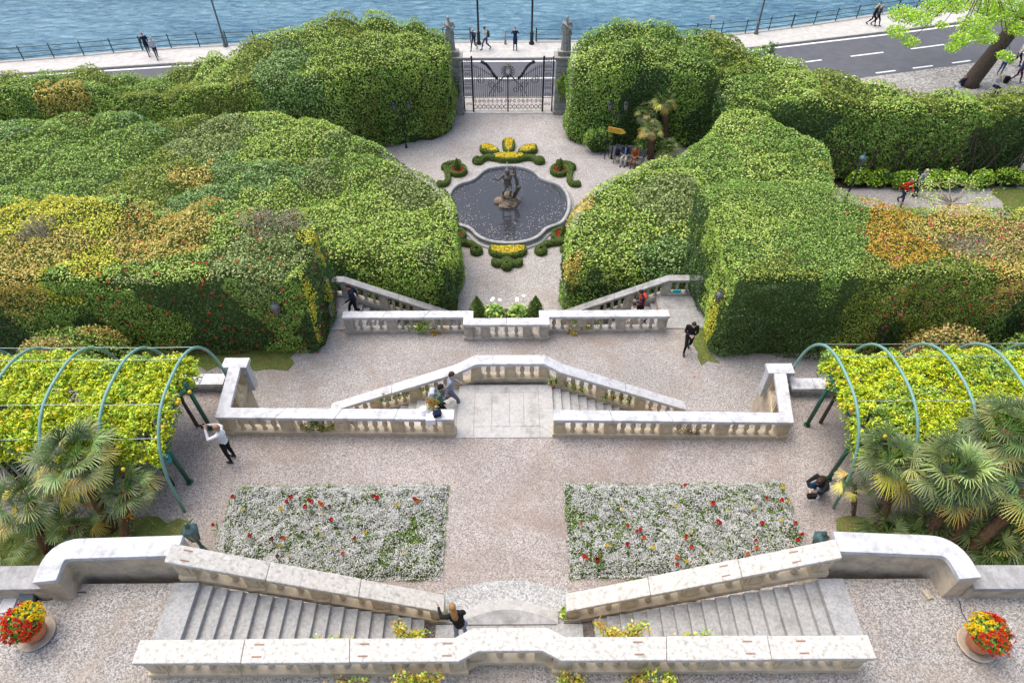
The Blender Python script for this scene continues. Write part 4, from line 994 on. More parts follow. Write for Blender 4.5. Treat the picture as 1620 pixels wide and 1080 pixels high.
# ---------------------------------------------------------------- flower beds
def bed(label, x0, x1, y0, y1, z, side):
    root = wroot('flower_bed', ((x0 + x1) / 2, (y0 + y1) / 2, z), label, 'flower bed')
    off = np.array(root.location)
    def hgt(x, y):
        e = np.minimum(np.minimum(x - x0, x1 - x), np.minimum(y - y0, y1 - y)) - .13 * vnoise(x + 2, y + 4, .3)
        h = .17 * np.sqrt(np.clip(e / .22, 0, 1)) + .14 * (vnoise(x, y, .33) - .5) + .08 * (vnoise(x + 5, y, .16) - .5) + .05
        f1, gap, bid = worley(x, y, .38, 5)
        return np.maximum(h - .03 * np.clip(1 - gap * 5, 0, 1), .01), bid
    g_ = .07; gx = np.arange(x0, x1, g_); gy = np.arange(y0, y1, g_); X_, Y_ = np.meshgrid(gx, gy, indexing='ij')
    H_, _ = hgt(X_, Y_); H_ = np.maximum(H_ - .04, .003)
    idx = np.arange(X_.size).reshape(X_.shape)
    q = np.stack([idx[:-1, :-1], idx[1:, :-1], idx[1:, 1:], idx[:-1, 1:]], -1).reshape(-1, 4)
    core = (np.stack([X_.ravel(), Y_.ravel(), z + H_.ravel()], 1) - off, q)
    ar = (x1 - x0) * (y1 - y0)
    n = int(ar * 1500); x = rng.uniform(x0 - .04, x1 + .04, n); y = rng.uniform(y0 - .04, y1 + .04, n); h, bid = hgt(np.clip(x, x0, x1), np.clip(y, y0, y1))
    I = pick(np.arange(n) // 7, ['dark', 'blue', 'mid', 'grey', 'grey'])
    leaf_mesh('foliage', np.stack([x, y, z + h - .02], 1) - off, np.tile([0, 0, 1.], (n, 1)), paint(I) * .85, .075, .03, .9, [M['leaf'], M['core']], core, root)
    n = int(ar * 6500); x = rng.uniform(x0 - .03, x1 + .03, n); y = rng.uniform(y0 - .03, y1 + .03, n); h, bid = hgt(np.clip(x, x0, x1), np.clip(y, y0, y1))
    e_ = np.minimum(np.minimum(x - x0, x1 - x), np.minimum(y - y0, y1 - y)) - .13 * vnoise(x + 2, y + 4, .3)
    dn = np.where(e_ < -.10, 0, .33 + .35 * (vnoise(x, y, .16) - .5) + .18 * (vnoise(x + 9, y, .6) - .5) + .55 * (vnoise(x + 3, y + 8, .08) - .5))
    holes = vnoise(x + 30, y + 11, .6) < .12
    k = (rng.random(n) < dn) & ~(holes & (rng.random(n) < .75))
    x, y, h = x[k], y[k], h[k]
    C = np.clip(rng.uniform(.45, .85, (len(x), 1)) * np.array([1, .985, .96]), 0, .88)
    b = leaf_mesh('blossom', np.stack([x, y, z + h + rng.uniform(0, .035, len(x))], 1) - off, np.tile([0, 0, 1.], (len(x), 1)), C, .032, .028, .5, [M['petal']], None, root); b['kind'] = 'stuff'
    return hgt
def tulip_mesh(col):
    bm = bmesh.new()
    tube(bm, [(0, 0, 0), (.01, 0, .13), (0, .005, .24)], .006, 5, 0)
    for k in range(6):
        a = k * math.pi / 3; r = .026 if k % 2 else .032
        pts = [(r * .3, .24), (r, .265), (r * 1.15, .29), (r * .8, .325)]
        wds = (.3, .9, .9, .15); prev = None
        for (rr, z), w_ in zip(pts, wds):
            v = [bm.verts.new((rr * math.cos(a + s * w_ * .6), rr * math.sin(a + s * w_ * .6), z)) for s in (-1, 0, 1)]
            if prev:
                for j in (0, 1): bm.faces.new((prev[j], prev[j + 1], v[j + 1], v[j])).material_index = 1
            prev = v
    for s in (0, 2.2): # leaves
        v = [bm.verts.new((.01 * math.cos(s), .01 * math.sin(s), 0)), bm.verts.new((.06 * math.cos(s) - .02 * math.sin(s), .06 * math.sin(s) + .02 * math.cos(s), .1)), bm.verts.new((.10 * math.cos(s), .10 * math.sin(s), .17)), bm.verts.new((.06 * math.cos(s) + .02 * math.sin(s), .06 * math.sin(s) - .02 * math.cos(s), .1))]
        bm.faces.new(v).material_index = 0
    me = bpy.data.meshes.new('tulip'); bm.to_mesh(me); bm.free(); me.materials.append(M.setdefault('stalk', mat('stalk', (.10, .20, .04)))); me.materials.append(cmat(col)); return me
TC = {'red': (.62, .015, .02), 'yellow': (.80, .62, .06), 'orange': (.75, .17, .03), 'cream': (.80, .74, .42), 'white': (.8, .8, .78), 'dark red': (.28, .02, .03)}
TM = {k: tulip_mesh(v) for k, v in TC.items()}
bx0, bx1 = W(352, 845, Z2)[0], W(703, 845, Z2)[0]; by0, by1 = W(500, 918, Z2)[1], W(500, 770, Z2)[1]
HL = bed('flower bed thick with tiny white blossoms and scattered tulips, nearer the woman photographing', bx0 - .05, bx1, by0, by1, Z2, 0)
cx0, cx1 = W(898, 845, Z2)[0], W(1262, 845, Z2)[0]
HR = bed('flower bed thick with tiny white blossoms and scattered tulips, nearer the crouching woman', cx0, cx1 + .05, by0, by1, Z2, 1)
TL = dict(red=[(370, 790), (460, 792), (492, 790), (595, 787), (660, 790), (527, 825), (397, 846), (558, 853), (340, 830), (484, 802), (457, 795), (496, 795), (598, 791)], orange=[(507, 796), (512, 803), (451, 857), (543, 880), (661, 794)], yellow=[(445, 810), (445, 863), (630, 802), (578, 846)],
          cream=[(384, 811), (511, 815), (503, 843), (513, 848), (527, 872), (460, 880), (640, 878)], white=[(416, 812), (575, 810), (540, 833), (536, 822), (526, 857), (488, 875), (618, 880), (587, 885), (492, 874)], **{'dark red': [(438, 881), (430, 853), (520, 800)]})
TR = dict(red=[(1084, 768), (1233, 792), (1211, 789), (1256, 827), (1207, 832), (1197, 854), (1266, 846), (1260, 858), (1252, 871), (1083, 852), (991, 832), (993, 860), (1010, 840), (1126, 797), (1137, 826), (1091, 869), (1070, 896), (923, 886), (948, 888), (992, 862), (1008, 842), (1140, 830)],
          orange=[(1183, 880), (1171, 891), (1193, 870), (1015, 853), (925, 887), (1067, 882), (1124, 800), (916, 828)], yellow=[(1240, 776), (1249, 794), (1191, 804), (1234, 824), (1088, 892), (1197, 887), (1028, 870), (958, 866), (1068, 802)], cream=[(1192, 805), (1093, 843), (1090, 855), (1126, 872), (980, 812), (1152, 812)],
          white=[(1223, 763), (1195, 789), (1128, 797), (1126, 857), (1013, 876), (957, 803), (1199, 840), (1170, 850)], **{'dark red': [(948, 889), (1172, 890)]})
for D, hf, where in ((TL, HL, "the photographing woman's"), (TR, HR, "the crouching woman's")):
    for colr, lst in D.items():
        for (px, py) in lst:
            x, y = W(px, py, Z2 + .3)
            o = bpy.data.objects.new('tulip', TM[colr]); COL.objects.link(o)
            o.location = (x, y, Z2 + .04); s = random.uniform(1.05, 1.5); o.scale = (s * 1.25, s * 1.25, s); o.rotation_euler = (random.uniform(-.15, .15), random.uniform(-.15, .15), random.uniform(0, 6))
            tag(o, '%s tulip standing in the white flower bed on %s side' % (colr, where), 'tulip', '%s tulips of the bed on %s side' % (colr, where))

# bare twigs standing out of the hedge tops, and the open stems of the tall hedge
def twigs(label, c, rx, ry, n, h=.5):
    b = bmesh.new()
    for i in range(n):
        x, y = random.uniform(-rx, rx), random.uniform(-ry, ry); dx, dy = random.uniform(-.3, .3), random.uniform(-.3, .3)
        tube(b, [(x, y, -.3), (x + dx * .5, y + dy * .5, h * .5), (x + dx, y + dy, h * random.uniform(.4, 1))], [.016, .011, .004], 4)
        tube(b, [(x + dx * .5, y + dy * .5, h * .5), (x + dx * .5 + random.uniform(-.25, .25), y, h * .8)], [.009, .003], 4)
    o = obj('bare_twigs', b, M['palebark']); r_ = hedge_of(label); o.location = c; under(o, r_)
def hedge_of(lb): return next(o for o in bpy.data.objects if o.get('label', '').startswith(lb))
twigs('square-cut hedge with red flowers', W3(425, 352, 6.55), 1.3, .5, 110, .35)
twigs('square-cut hedge with red flowers', W3(65, 365, 6.5), .5, .6, 50, .45)
twigs('square-cut two-tone hedge', W3(1525, 400, 6.2), .8, .6, 90, .45)
for i in range(46):
    b = bmesh.new(); x = 14 + i * .43 + random.uniform(-.2, .2); y = 33.05 + random.uniform(-.1, .1)
    tube(b, [(x, y, 0), (x + random.uniform(-.3, .3), y - .12, 1.0), (x + random.uniform(-.8, .8), y - .1, 2.1), (x + random.uniform(-1, 1), y + .3, 3.2)], [.06, .045, .035, .02], 6)
    under(obj('stem', b, M['bark']), hedge_of('long tall hedge'))
# ---------------------------------------------------------------- pergolas
def pergola(side, label, flabel):
    s = -1 if side < 0 else 1
    x0 = s * 8.98
    root = empty('pergola', (s * 12, 11.6, Z2), 0, label, 'pergola')
    yc, a, hgt = 11.62, 2.22, 3.12
    hoops = [x0 + s * 1.52 * k for k in range(5)]
    def hp(x, t):      # t from 0 (near foot) to 1 (far foot)
        u = math.cos(math.pi * (1 - t)); v = math.sin(math.pi * t)
        e = 2 / 2.6
        return (x, yc + a * math.copysign(abs(u) ** e, u), Z2 + hgt * abs(v) ** e)
    for x in hoops:
        bm = bmesh.new(); pts = [(x, yc - a - .35, Z2)] + [hp(x, .05 + .9 * k / 30) for k in range(31)] + [(x, yc + a + .02, Z2)]
        pts[0] = (x, yc - a - .05, Z2 - .02)
        tube(bm, pts, .042, 8); wobj('hoop', bm, M['pergola_pale'], root, True)
    for t in (.27, .40, .56, .72):
        bm = bmesh.new(); p, q = hp(hoops[0], t), hp(hoops[-1], t)
        k = [(p[0] + (q[0] - p[0]) * i / 8, p[1], p[2] + .02 - .03 * math.sin(math.pi * (i * 2 % 8) / 8)) for i in range(9)]
        tube(bm, k, .009, 5); wobj('wire', bm, M['wire'], root)
    for k, x in enumerate([s * 9.15, s * 10.9, s * 13.6]):
        for y in (10.28, 12.2):
            b = bmesh.new(); tube(b, [(x, y, Z2 - .02), (x + s * .05, y, Z2 + 2.15)], .062, 10)
            tube(b, [(x, y, Z2 - .01), (x, y, Z2 + .04)], .10, 10)
            tube(b, [(x + s * .04, y, Z2 + 1.7), (x + s * .04, y + (.3 if y < 11 else -.3), Z2 + 2.05)], .03, 6)
            wobj('post', b, M['pergola'], root, True)
        b = bmesh.new(); tube(b, [(x + s * .05, 10.0, Z2 + 2.1), (x + s * .05, 12.5, Z2 + 2.1)], .04, 8); wobj('crossbar', b, M['pergola'], root, True)
    for y in (10.28, 12.2):
        b = bmesh.new(); tube(b, [(s * 9.1, y, Z2 + 2.05), (s * 15, y, Z2 + 2.05)], .035, 8); wobj('rail', b, M['pergola'], root, True)
    # fruit tree trained over it
    t = empty('citrus_tree', (s * 11, 11.3, Z2), 0, flabel, 'citrus tree')
    n = 110000
    x = rng.uniform(9.05, 16.5, n); y = rng.uniform(9.7, 13.25, n)
    edge = np.minimum(np.minimum((y - 9.7), (13.25 - y)), (x - 9.05)) + (vnoise(x, y, .45) - .5) * .5
    f1, gap, bid = worley(x, y, .5, 2 + side)
    f2, g2, bid2 = worley(x, y, .22, 6)
    arch = 2.75 - .10 * (y - 11.6) ** 2
    z = Z2 + arch - .35 * f1 - .16 * f2 + .35 * (vnoise(x, y, .8) - .5) - .35 * np.clip(1 - edge / .35, 0, 1)
    dense = vnoise(x + 4, y, .55) * .55 + vnoise(x, y + 9, .21) * .45
    inner = rng.random(n) < .25
    z = z - np.where(inner, rng.uniform(.1, .45, n), 0)
    k = (edge > 0) & ((dense > .27) | inner & (dense > .22))
    x, y, z, bid, inner, bid2 = x[k], y[k], z[k], bid[k], inner[k], bid2[k]
    P = np.stack([s * x, y, z], 1)
    # shoots: whorls of leaves round every twig end
    sel = ~inner; ctr = P[sel]; ctr = ctr[rng.choice(len(ctr), min(5200, len(ctr)), replace=False)]
    ctr[:, 2] += rng.uniform(-.16, .12, len(ctr))
    m = 19; CP = np.repeat(ctr, m, 0); d = unit(rng.normal(0, 1, (len(CP), 3)) + [0, -.1, .5])
    WP = CP + d * rng.uniform(.03, .13, (len(CP), 1))
    kind = rng.choice([PALN.index('lemon')] * 5 + [PALN.index('fresh')], len(ctr))
    kind = np.where((vnoise(ctr[:, 0] + 2, ctr[:, 1] + 6, .9) > .75) & (rng.random(len(ctr)) < .6), PALN.index('mid'), kind)
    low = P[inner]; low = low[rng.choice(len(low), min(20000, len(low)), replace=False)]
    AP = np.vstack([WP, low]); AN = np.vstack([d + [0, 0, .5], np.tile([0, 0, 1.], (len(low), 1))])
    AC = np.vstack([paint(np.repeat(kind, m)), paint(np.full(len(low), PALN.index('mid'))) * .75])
    off = np.array(t.location)
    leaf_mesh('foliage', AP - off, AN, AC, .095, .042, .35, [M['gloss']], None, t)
    # twigs and boughs under the leaves
    b = bmesh.new()
    for j in range(26):
        bx = s * random.uniform(9.4, 15.5); by = random.choice([10.28, 12.2])
        tube(b, [(bx, by, Z2 + 1.9), (bx + random.uniform(-.3, .3), by + random.uniform(-.2, .2), Z2 + 2.25), (bx + random.uniform(-.8, .8), 11.4 + random.uniform(-.9, .9), Z2 + 2.45)], [.03, .02, .008], 5)
    for bx in (9.6, 11.3, 13.8):
        for by in (10.2, 12.3):
            tube(b, [(s * bx, by, Z2), (s * (bx + .05), by + .03, Z2 + 1.1), (s * (bx - .1), by + .08, Z2 + 2.3)], [.06, .05, .035], 7)
    under(obj('boughs', b, M['bark']), t)
    fr = [(300, 620), (283, 632), (281, 637), (110, 575), (88, 655), (44, 650), (43, 660), (35, 708), (30, 712), (186, 705), (258, 675), (195, 742), (2, 668), (140, 640)] if side < 0 else [(1326, 583), (1347, 647), (1309, 607), (1350, 640), (1356, 600), (1520, 605), (1400, 690), (1330, 640), (1420, 600)]
    for (px, py) in fr:
        b = bmesh.new(); p = W3(px, py, Z2 + 2.75 + (-.5 if py > 700 else .0)); ell(b, p, (.05, .05, .06), 10); under(obj('fruit', b, cmat((.85, .55, .03), .4), None, True), t)
pergola(-1, 'green iron pergola of pale hoops and wires beside the woman taking a photograph', 'yellow-green citrus trained over the pergola beside the woman taking a photograph')
pergola(1, 'green iron pergola of pale hoops and wires near the crouching woman', 'yellow-green citrus trained over the pergola near the crouching woman')
bm = bmesh.new()
p = W3(264, 722, Z2 + 1.55)
m4 = Matrix.Translation(p) @ Matrix.Rotation(.5, 4, 'Z') @ Matrix.Rotation(-.6, 4, 'X')
bmesh.ops.create_cube(bm, size=1, matrix=m4 @ Matrix.Diagonal((.16, .012, .32, 1)))
bmesh.ops.create_cube(bm, size=1, matrix=m4 @ Matrix.Translation((0, -.012, .02)) @ Matrix.Diagonal((.06, .004, .08, 1)))
for f in bm.faces[6:]: f.material_index = 1
tag(obj('info_plate', bm, [M['teal'], M['whitepl']]), 'turquoise plate with a pale mark hanging on the first hoop of the left pergola', 'sign')

# ---------------------------------------------------------------- palms
def fan(VV, FF, CC, o, d, up, r, nb, pi, spread=2.6, wid=.05):
    """one pleated fan leaf: nb blades from the hub o along d"""
    d = d / np.linalg.norm(d); sd = np.cross(d, up); sd /= np.linalg.norm(sd) + 1e-9; un = np.cross(sd, d)
    base = paint(np.array([pi]), .6)[0] * random.uniform(.8, 1.3)
    for k in range(nb):
        a = (k / (nb - 1) - .5) * spread * 1.15
        dr = d * math.cos(a) + sd * math.sin(a) + un * random.gauss(0, .07)
        L = r * (1 - .18 * abs(a) / 1.5) * random.uniform(.9, 1.05)
        w_ = wid * .62 * (r / .6); sw = np.cross(dr, un); sw /= np.linalg.norm(sw) + 1e-9
        lift = un * (.10 * r) * (1 if k % 2 else .6)
        p1 = o + dr * L * .5 + lift; p2 = o + dr * L + lift * .2 - np.array([0, 0, random.uniform(.02, .38) * r])
        i = len(VV); VV += [o, p1 + sw * w_ * .5, p1 - sw * w_ * .5, p2 + sw * .004, p2 - sw * .004, o + sw * .01]
        FF += [(i, i + 5, i + 1, i + 2), (i + 2, i + 1, i + 3, i + 4)]
        tipc = np.clip(base * 1.25 + np.array([.06, .05, .01]), 0, .8)
        c = base * random.uniform(.8, 1.2)
        CC += [c * .9, c, c, tipc, tipc, c]
def palm(label, base, top, r, nf=30, tr=.10, group=None, yellow=.2, fr=None, name='fan_palm', lean=None):
    """trunk from base to top, head of fan leaves; r reach of the leaves"""
    base = np.array(base, float); top = np.array(top, float)
    root = empty(name, tuple(base), 0, label, 'palm', group)
    t = top - base
    if t[2] > .3:
        bm = bmesh.new(); k = max(6, int(np.linalg.norm(t) * 7)); pts, rr = [], []
        for i in range(k + 1):
            u = i / k; c = t * u + np.array([t[0], t[1], 0]) * (-.12 * math.sin(math.pi * u))
            pts.append(tuple(c)); rr.append(tr * (1.0 + .25 * (u > .6)) * random.uniform(.85, 1.15))
        tube(bm, pts, rr, 9); obj('trunk', bm, M['palmbark'], root, True)
        # old leaf bases all round the stem
        n = int(np.linalg.norm(t) * 90); u = rng.uniform(.05, 1, n); an = rng.uniform(0, 6.28, n)
        P = t * u[:, None] + np.stack([np.cos(an), np.sin(an), 0 * an], 1) * tr * 1.1
        leaf_mesh('fibres', P, np.stack([np.cos(an), np.sin(an), .5 + 0 * an], 1), paint(np.full(n, PALN.index('brown'))) * .7, .12, .05, .5, [M['leaf']], None, root)
    VV, FF, CC = [], [], []
    pet = bmesh.new()
    for i in range(nf):
        el = math.asin(1 - 1.45 * ((i + .5) / nf)) ; az = i * 2.399 + random.uniform(-.2, .2)
        d = np.array([math.cos(az) * math.cos(el), math.sin(az) * math.cos(el), math.sin(el)])
        pl = r * random.uniform(.35, .72)
        hub = t + d * pl - np.array([0, 0, .06 * pl])
        tube(pet, [tuple(t + d * .05), tuple(t + d * pl * .5), tuple(hub)], [.014, .01, .008], 4)
        pi = 'palm'
        if el < .1 and random.random() < yellow * 2: pi = 'gold'
        if el < -.25 and random.random() < yellow: pi = 'yellow'
        dd = d + np.array([0, 0, -.15 - .25 * (el < 0)])
        upv = np.array([0, 0, 1.]) if abs(d[2]) < .9 else np.array([1., 0, 0])
        fan(VV, FF, CC, hub, dd, upv, r * random.uniform(.42, .60), 20, PALN.index(pi), 2.7, .055)
    me = bpy.data.meshes.new('crown'); V = np.array(VV); F = np.array(FF, np.int32)
    me.vertices.add(len(V)); me.vertices.foreach_set('co', V.astype(np.float32).ravel()); me.loops.add(F.size); me.loops.foreach_set('vertex_index', F.ravel())
    me.polygons.add(len(F)); me.polygons.foreach_set('loop_start', (np.arange(len(F)) * 4).astype(np.int32)); me.polygons.foreach_set('loop_total', np.full(len(F), 4, np.int32))
    ca = me.color_attributes.new('Col', 'FLOAT_COLOR', 'POINT'); ca.data.foreach_set('color', np.hstack([np.array(CC), np.ones((len(CC), 1))]).astype(np.float32).ravel())
    me.update(calc_edges=True); me.materials.append(M['gloss']); obj('crown', me, None, root)
    obj('leaf_stalks', pet, M.setdefault('stalk', mat('stalk', (.10, .20, .04))), root)
    for (dx, dy, dz, rr) in (fr or []):
        b = bmesh.new()
        for k in range(60):
            ell(b, (dx + random.gauss(0, rr * .45), dy + random.gauss(0, rr * .45), dz + random.gauss(0, rr * .6)), (.02, .02, .025), 5)
        b2 = obj('fruit_cluster', b, cmat((.75, .33, .02), .6), root); b2.location = tuple(t)
    return root
palm('tallest fan palm of the left group, its yellowing head over the pergola edge', W3(178, 838, Z2), W3(122, 724, 7.1), 1.1, 34, .12, yellow=.7, fr=[(.25, -.55, -.5, .12)])
palm('fan palm at the left picture edge of the left group', W3(75, 872, Z2), W3(48, 792, 6.2), 1.0, 26, .11, yellow=.35, fr=[(.35, .1, -.1, .12)])
palm('fan palm of the left group nearest the lawn, orange fruit on its shaggy trunk', W3(200, 858, Z2), W3(200, 772, 6.1), .85, 22, .12, yellow=.2, fr=[(-.05, -.45, -.5, .18)])
palm('low green fan palm in the middle of the left group', W3(120, 862, Z2), W3(118, 826, 5.3), .8, 18, .10, yellow=.1)
palm('stemless fan palm spreading over the grass at the left group', W3(30, 868, Z2), W3(22, 862, 5.0), .7, 14, .10, yellow=.05)
palm('fan palm of the right group nearest the pergola, on a slim dark trunk', W3(1392, 838, Z2), W3(1408, 728, 6.9), 1.0, 32, .10, yellow=.35)
palm('biggest fan palm of the right group, full green head on a leaning trunk', W3(1458, 872, Z2), W3(1508, 748, 7.2), 1.15, 40, .13, yellow=.3)
palm('tallest fan palm of the right group, head over the citrus', W3(1490, 878, Z2), W3(1592, 680, 7.5), 1.12, 36, .14, yellow=.2)
palm('far-leaning fan palm of the right group with its head at the picture edge', W3(1520, 884, Z2), W3(1630, 780, 6.6), 1.05, 32, .14, yellow=.25)
palm('low fan palm by the slim trunk of the right group', W3(1402, 862, Z2), W3(1404, 845, 5.0), .85, 18, .08, yellow=.05)
palm('low green fan palm at the foot of the leaning trunks', W3(1466, 862, Z2), W3(1462, 835, 5.3), .85, 20, .08, yellow=.1)
palm('low fan palm behind the right parapet corner', W3(1560, 888, Z2), W3(1565, 868, 5.1), 1.0, 24, .08, yellow=.02)
palm('low fan palm at the picture edge behind the right low wall', W3(1612, 860, Z2), W3(1612, 836, 5.4), .95, 22, .08, yellow=.05)
palm('small young fan palm beside the hoop of the right pergola', W3(1350, 815, Z2), W3(1352, 768, 5.8), .5, 10, .04, yellow=.4)
palm('highest small palm of the clump behind the bench', W3(1052, 238, 0), W3(1051, 158, 3.1), .8, 26, .17, yellow=.5)
palm('small palm at the back of the clump behind the bench', W3(1026, 236, 0), W3(1022, 177, 2.5), .75, 24, .15, yellow=.3)
palm('front small palm of the clump behind the bench, on a thick trunk', W3(1029, 252, 0), W3(1030, 203, 2.0), .78, 26, .2, yellow=.5)
palm('low palm in the clump behind the bench, without trunk', W3(1056, 250, 0), W3(1056, 236, .6), .9, 18, .1, yellow=.1)
# low flowers along the right parapet, inside the lawn
for (px, py, w_, cols, lab) in ((1362, 868, 1.2, [(.75, .25, .45), (.7, .05, .1)], 'low pink-flowered plants along the right parapet'), (1480, 872, 1.0, [(.8, .5, .6)], 'low green edging plants behind the right parapet'), (1585, 892, 1.6, [(.8, .8, .7)], 'bright green ground plants behind the right low wall')):
    bush('low_flowers', lab, 'flowers', W3(px, py, Z2), (w_ * .6, .22, .25), ['fresh', 'lime', 'mid'], 1300, .06, .03, (30, cols, .045))

# ---------------------------------------------------------------- big tree by the road
def big_tree():
    b0 = np.array(W3(1534, 134, -.15)); root = empty('plane_tree', tuple(b0), 0, 'big dark-trunked roadside tree with bright spring leaves', 'tree')
    bm = bmesh.new()
    tp = np.array([1.9, -.2, 8.5])
    tube(bm, [(-.05, 0, -.2), (0, 0, .3), tuple(tp * .3), tuple(tp * .55 + [.1, 0, 0]), tuple(tp * .8), tuple(tp)], [.85, .58, .50, .46, .40, .34], 14)
    cl = []
    for (px, py, z, r) in ((1428, 22, 6.2, .9), (1420, 50, 5.7, .7), (1440, 66, 5.4, .55), (1455, 30, 6.2, .8), (1478, 12, 6.5, .9), (1512, 8, 6.6, .8), (1540, 40, 6.0, 1.0), (1520, 62, 5.6, .7), (1506, 76, 5.3, .45), (1556, 58, 5.6, .8), (1575, 25, 6.2, 1.0), (1600, 12, 6.4, 1.1), (1612, 45, 5.8, .8), (1590, 88, 5.0, .5), (1560, 10, 6.5, 1.0), (1600, 95, 4.8, .3), (1490, 40, 5.9, .4)):
        cl.append((np.array(W3(px, py, z)) - b0, r))
    nlow = len(cl)
    for i in range(55):
        a = random.uniform(0, 6.28); rr = 8.5 * math.sqrt(random.random()); z = random.uniform(8.5, 14) - rr * .15
        cl.append((np.array([tp[0] + rr * math.cos(a), rr * math.sin(a), z]), random.uniform(.9, 1.7)))
    limbs = [np.array([-3.5, -1.5, 8.0]), np.array([5.5, -1.8, 8.3]), np.array([-2.0, 3.5, 10.5]), np.array([3.8, 4.0, 11]), np.array([1.0, -5.0, 9.4])]
    for L_ in limbs:
        tube(bm, [tuple(tp * .85), tuple((tp + L_) / 2 + [0, 0, .6]), tuple(L_)], [.26, .16, .1], 8)
    tube(bm, [tuple(tp), (2.2, 0, 11), (2.4, 0, 13)], [.34, .2, .08], 8)
    for c, r in cl[::1]:
        L_ = min(limbs, key=lambda q: np.linalg.norm(q - c)); m = (L_ + c) / 2 + np.array([0, 0, .3])
        tube(bm, [tuple(L_), tuple(m), tuple(c)], [.06, .035, .012], 5)
    obj('trunk', bm, M['bark'], root, True)
    P, N = [], []
    for i, (c, r) in enumerate(cl):
        n = int((1150 if i < nlow else 500) * r * r)
        d = unit(rng.normal(0, 1, (n, 3))) * rng.uniform(.2, 1.05, (n, 1)) ** .6 * r * [1, 1, .55]
        P.append(c + d); N.append(rng.normal(0, .6, (n, 3)) + [0, 0, 1])
    P = np.vstack(P); N = np.vstack(N)
    leaf_mesh('crown', P, N, paint(np.full(len(P), PALN.index('fresh'))), .115, .09, .6, [M['leaf']], None, root)
big_tree()
# pollarded tree by the garden path
b0 = W3(1483, 345, 0); k0 = np.array(W3(1505, 322, 1.7)) - np.array(b0)
root = empty('pollarded_tree', b0, 0, 'small pollarded tree with pale radiating boughs and a few new leaves', 'tree')
bm = bmesh.new(); tube(bm, [(0, 0, 0), tuple(k0 * .5 + [.05, 0, 0]), tuple(k0)], [.10, .085, .08], 8); obj('trunk', bm, M['palebark'], root, True)
bm = bmesh.new(); ends = []
for (px, py, z) in ((1456, 296, 2.4), (1466, 291, 2.5), (1482, 290, 2.5), (1502, 287, 2.5), (1530, 294, 2.5), (1538, 297, 2.4), (1560, 318, 2.2), (1470, 322, 2.0), (1458, 312, 2.2), (1535, 330, 2.0), (1520, 340, 1.9)):
    e = np.array(W3(px, py, z)) - np.array(b0); ends.append(e)
    m = (k0 + e) / 2 + np.array([0, 0, -.05]); tube(bm, [tuple(k0), tuple(m), tuple(e)], [.045, .032, .02], 6)
    for j in range(3):
        d = e + np.array([random.uniform(-.5, .5), random.uniform(-.4, .4), random.uniform(0, .35)]); tube(bm, [tuple(e), tuple(d)], [.012, .005], 4); ends.append(d)
tube(bm, [tuple(e) for e in (ends[0], ends[4 * 1], ends[4 * 2], ends[4 * 3], ends[4 * 4], ends[4 * 5])], .02, 5)
obj('boughs', bm, M['palebark'], root, True)
P = np.repeat(np.array(ends), 14, 0); P = P + rng.normal(0, .2, P.shape)
leaf_mesh('crown', P, np.tile([0, 0, 1.], (len(P), 1)), paint(np.full(len(P), PALN.index('lime'))) * 1.2, .11, .07, .8, [M['leaf']], None, root)

# ---------------------------------------------------------------- planters at the far bay
yb_ = fy + .33
root = wroot('stone_planter', (XC(19), 19.5, 0), 'stone planting trough behind the far bay, filled with white-flowered leaves', 'planter')
bm = bmesh.new(); box(bm, (XC(19) - .02, 19.35, 1.3), (2.9, 1.0, 2.6)); bevel(wobj('trough', bm, M['baluster_grey'], root), .02)
bm = bmesh.new(); box(bm, (XC(19) - .02, 19.35, 2.62), (2.6, .75, .06)); wobj('earth', bm, M['soil'], root)
for px, nm in ((756, 'left'), (846, 'right')):
    x, y = W(px, 500, 2.5)
    c = empty('cone_shrub', (x, 19.2, 2.64), 0, 'dark clipped cone shrub at the %s end of the far planting trough' % nm, 'shrub')
    n = 2600; u = rng.uniform(0, 1, n) ** .7; an = rng.uniform(0, 6.28, n); rad = .30 * np.sin(np.clip((1 - u) * 1.9, 0, 1.5707)) * (1 + .12 * rng.normal(0, 1, n)) * np.where(u < .12, u / .12 * .5 + .5, 1)
    P = np.stack([np.cos(an) * rad, np.sin(an) * rad, u * 1.15 + .02], 1)
    leaf_mesh('foliage', P, np.stack([np.cos(an), np.sin(an), .4 + 0 * an], 1), paint(np.full(n, PALN.index('box'))), .07, .035, .6, [M['leaf']], None, c)
    bm = bmesh.new(); lathe(bm, [(.03, 0), (.2, .03), (.24, .3), (.13, .8), (.02, 1.08)], seg=10); obj('twigs', bm, M['core'], c)
for px in (782, 821):
    x, y = W(px, 500, 2.5)
    c = empty('arum_plant', (x, 19.25, 2.64), 0, 'clump of broad bright leaves with white blooms, %s in the far trough' % ('left one' if px < 800 else 'right one'), 'plant')
    VV, FF, CC = [], [], []
    P = rng.normal(0, 1, (420, 3)); P = unit(P) * rng.uniform(.3, 1, (420, 1)) * [.50, .36, .55]; P[:, 2] = np.abs(P[:, 2]) + .1
    leaf_mesh('foliage', P, P + [0, 0, .6], paint(np.full(420, PALN.index('mid'))), .24, .11, .4, [M['gloss']], None, c)
    for j in range(3):
        b = bmesh.new(); q = (random.uniform(-.3, .3), random.uniform(0, .3), .78); tube(b, [(q[0] * .5, q[1] * .5, 0), q], .01, 4); lathe(b, [(.012, 0), (.05, .07), (.075, .1), (.02, .09)], q, 8); obj('bloom', b, M['whitepl'], c)

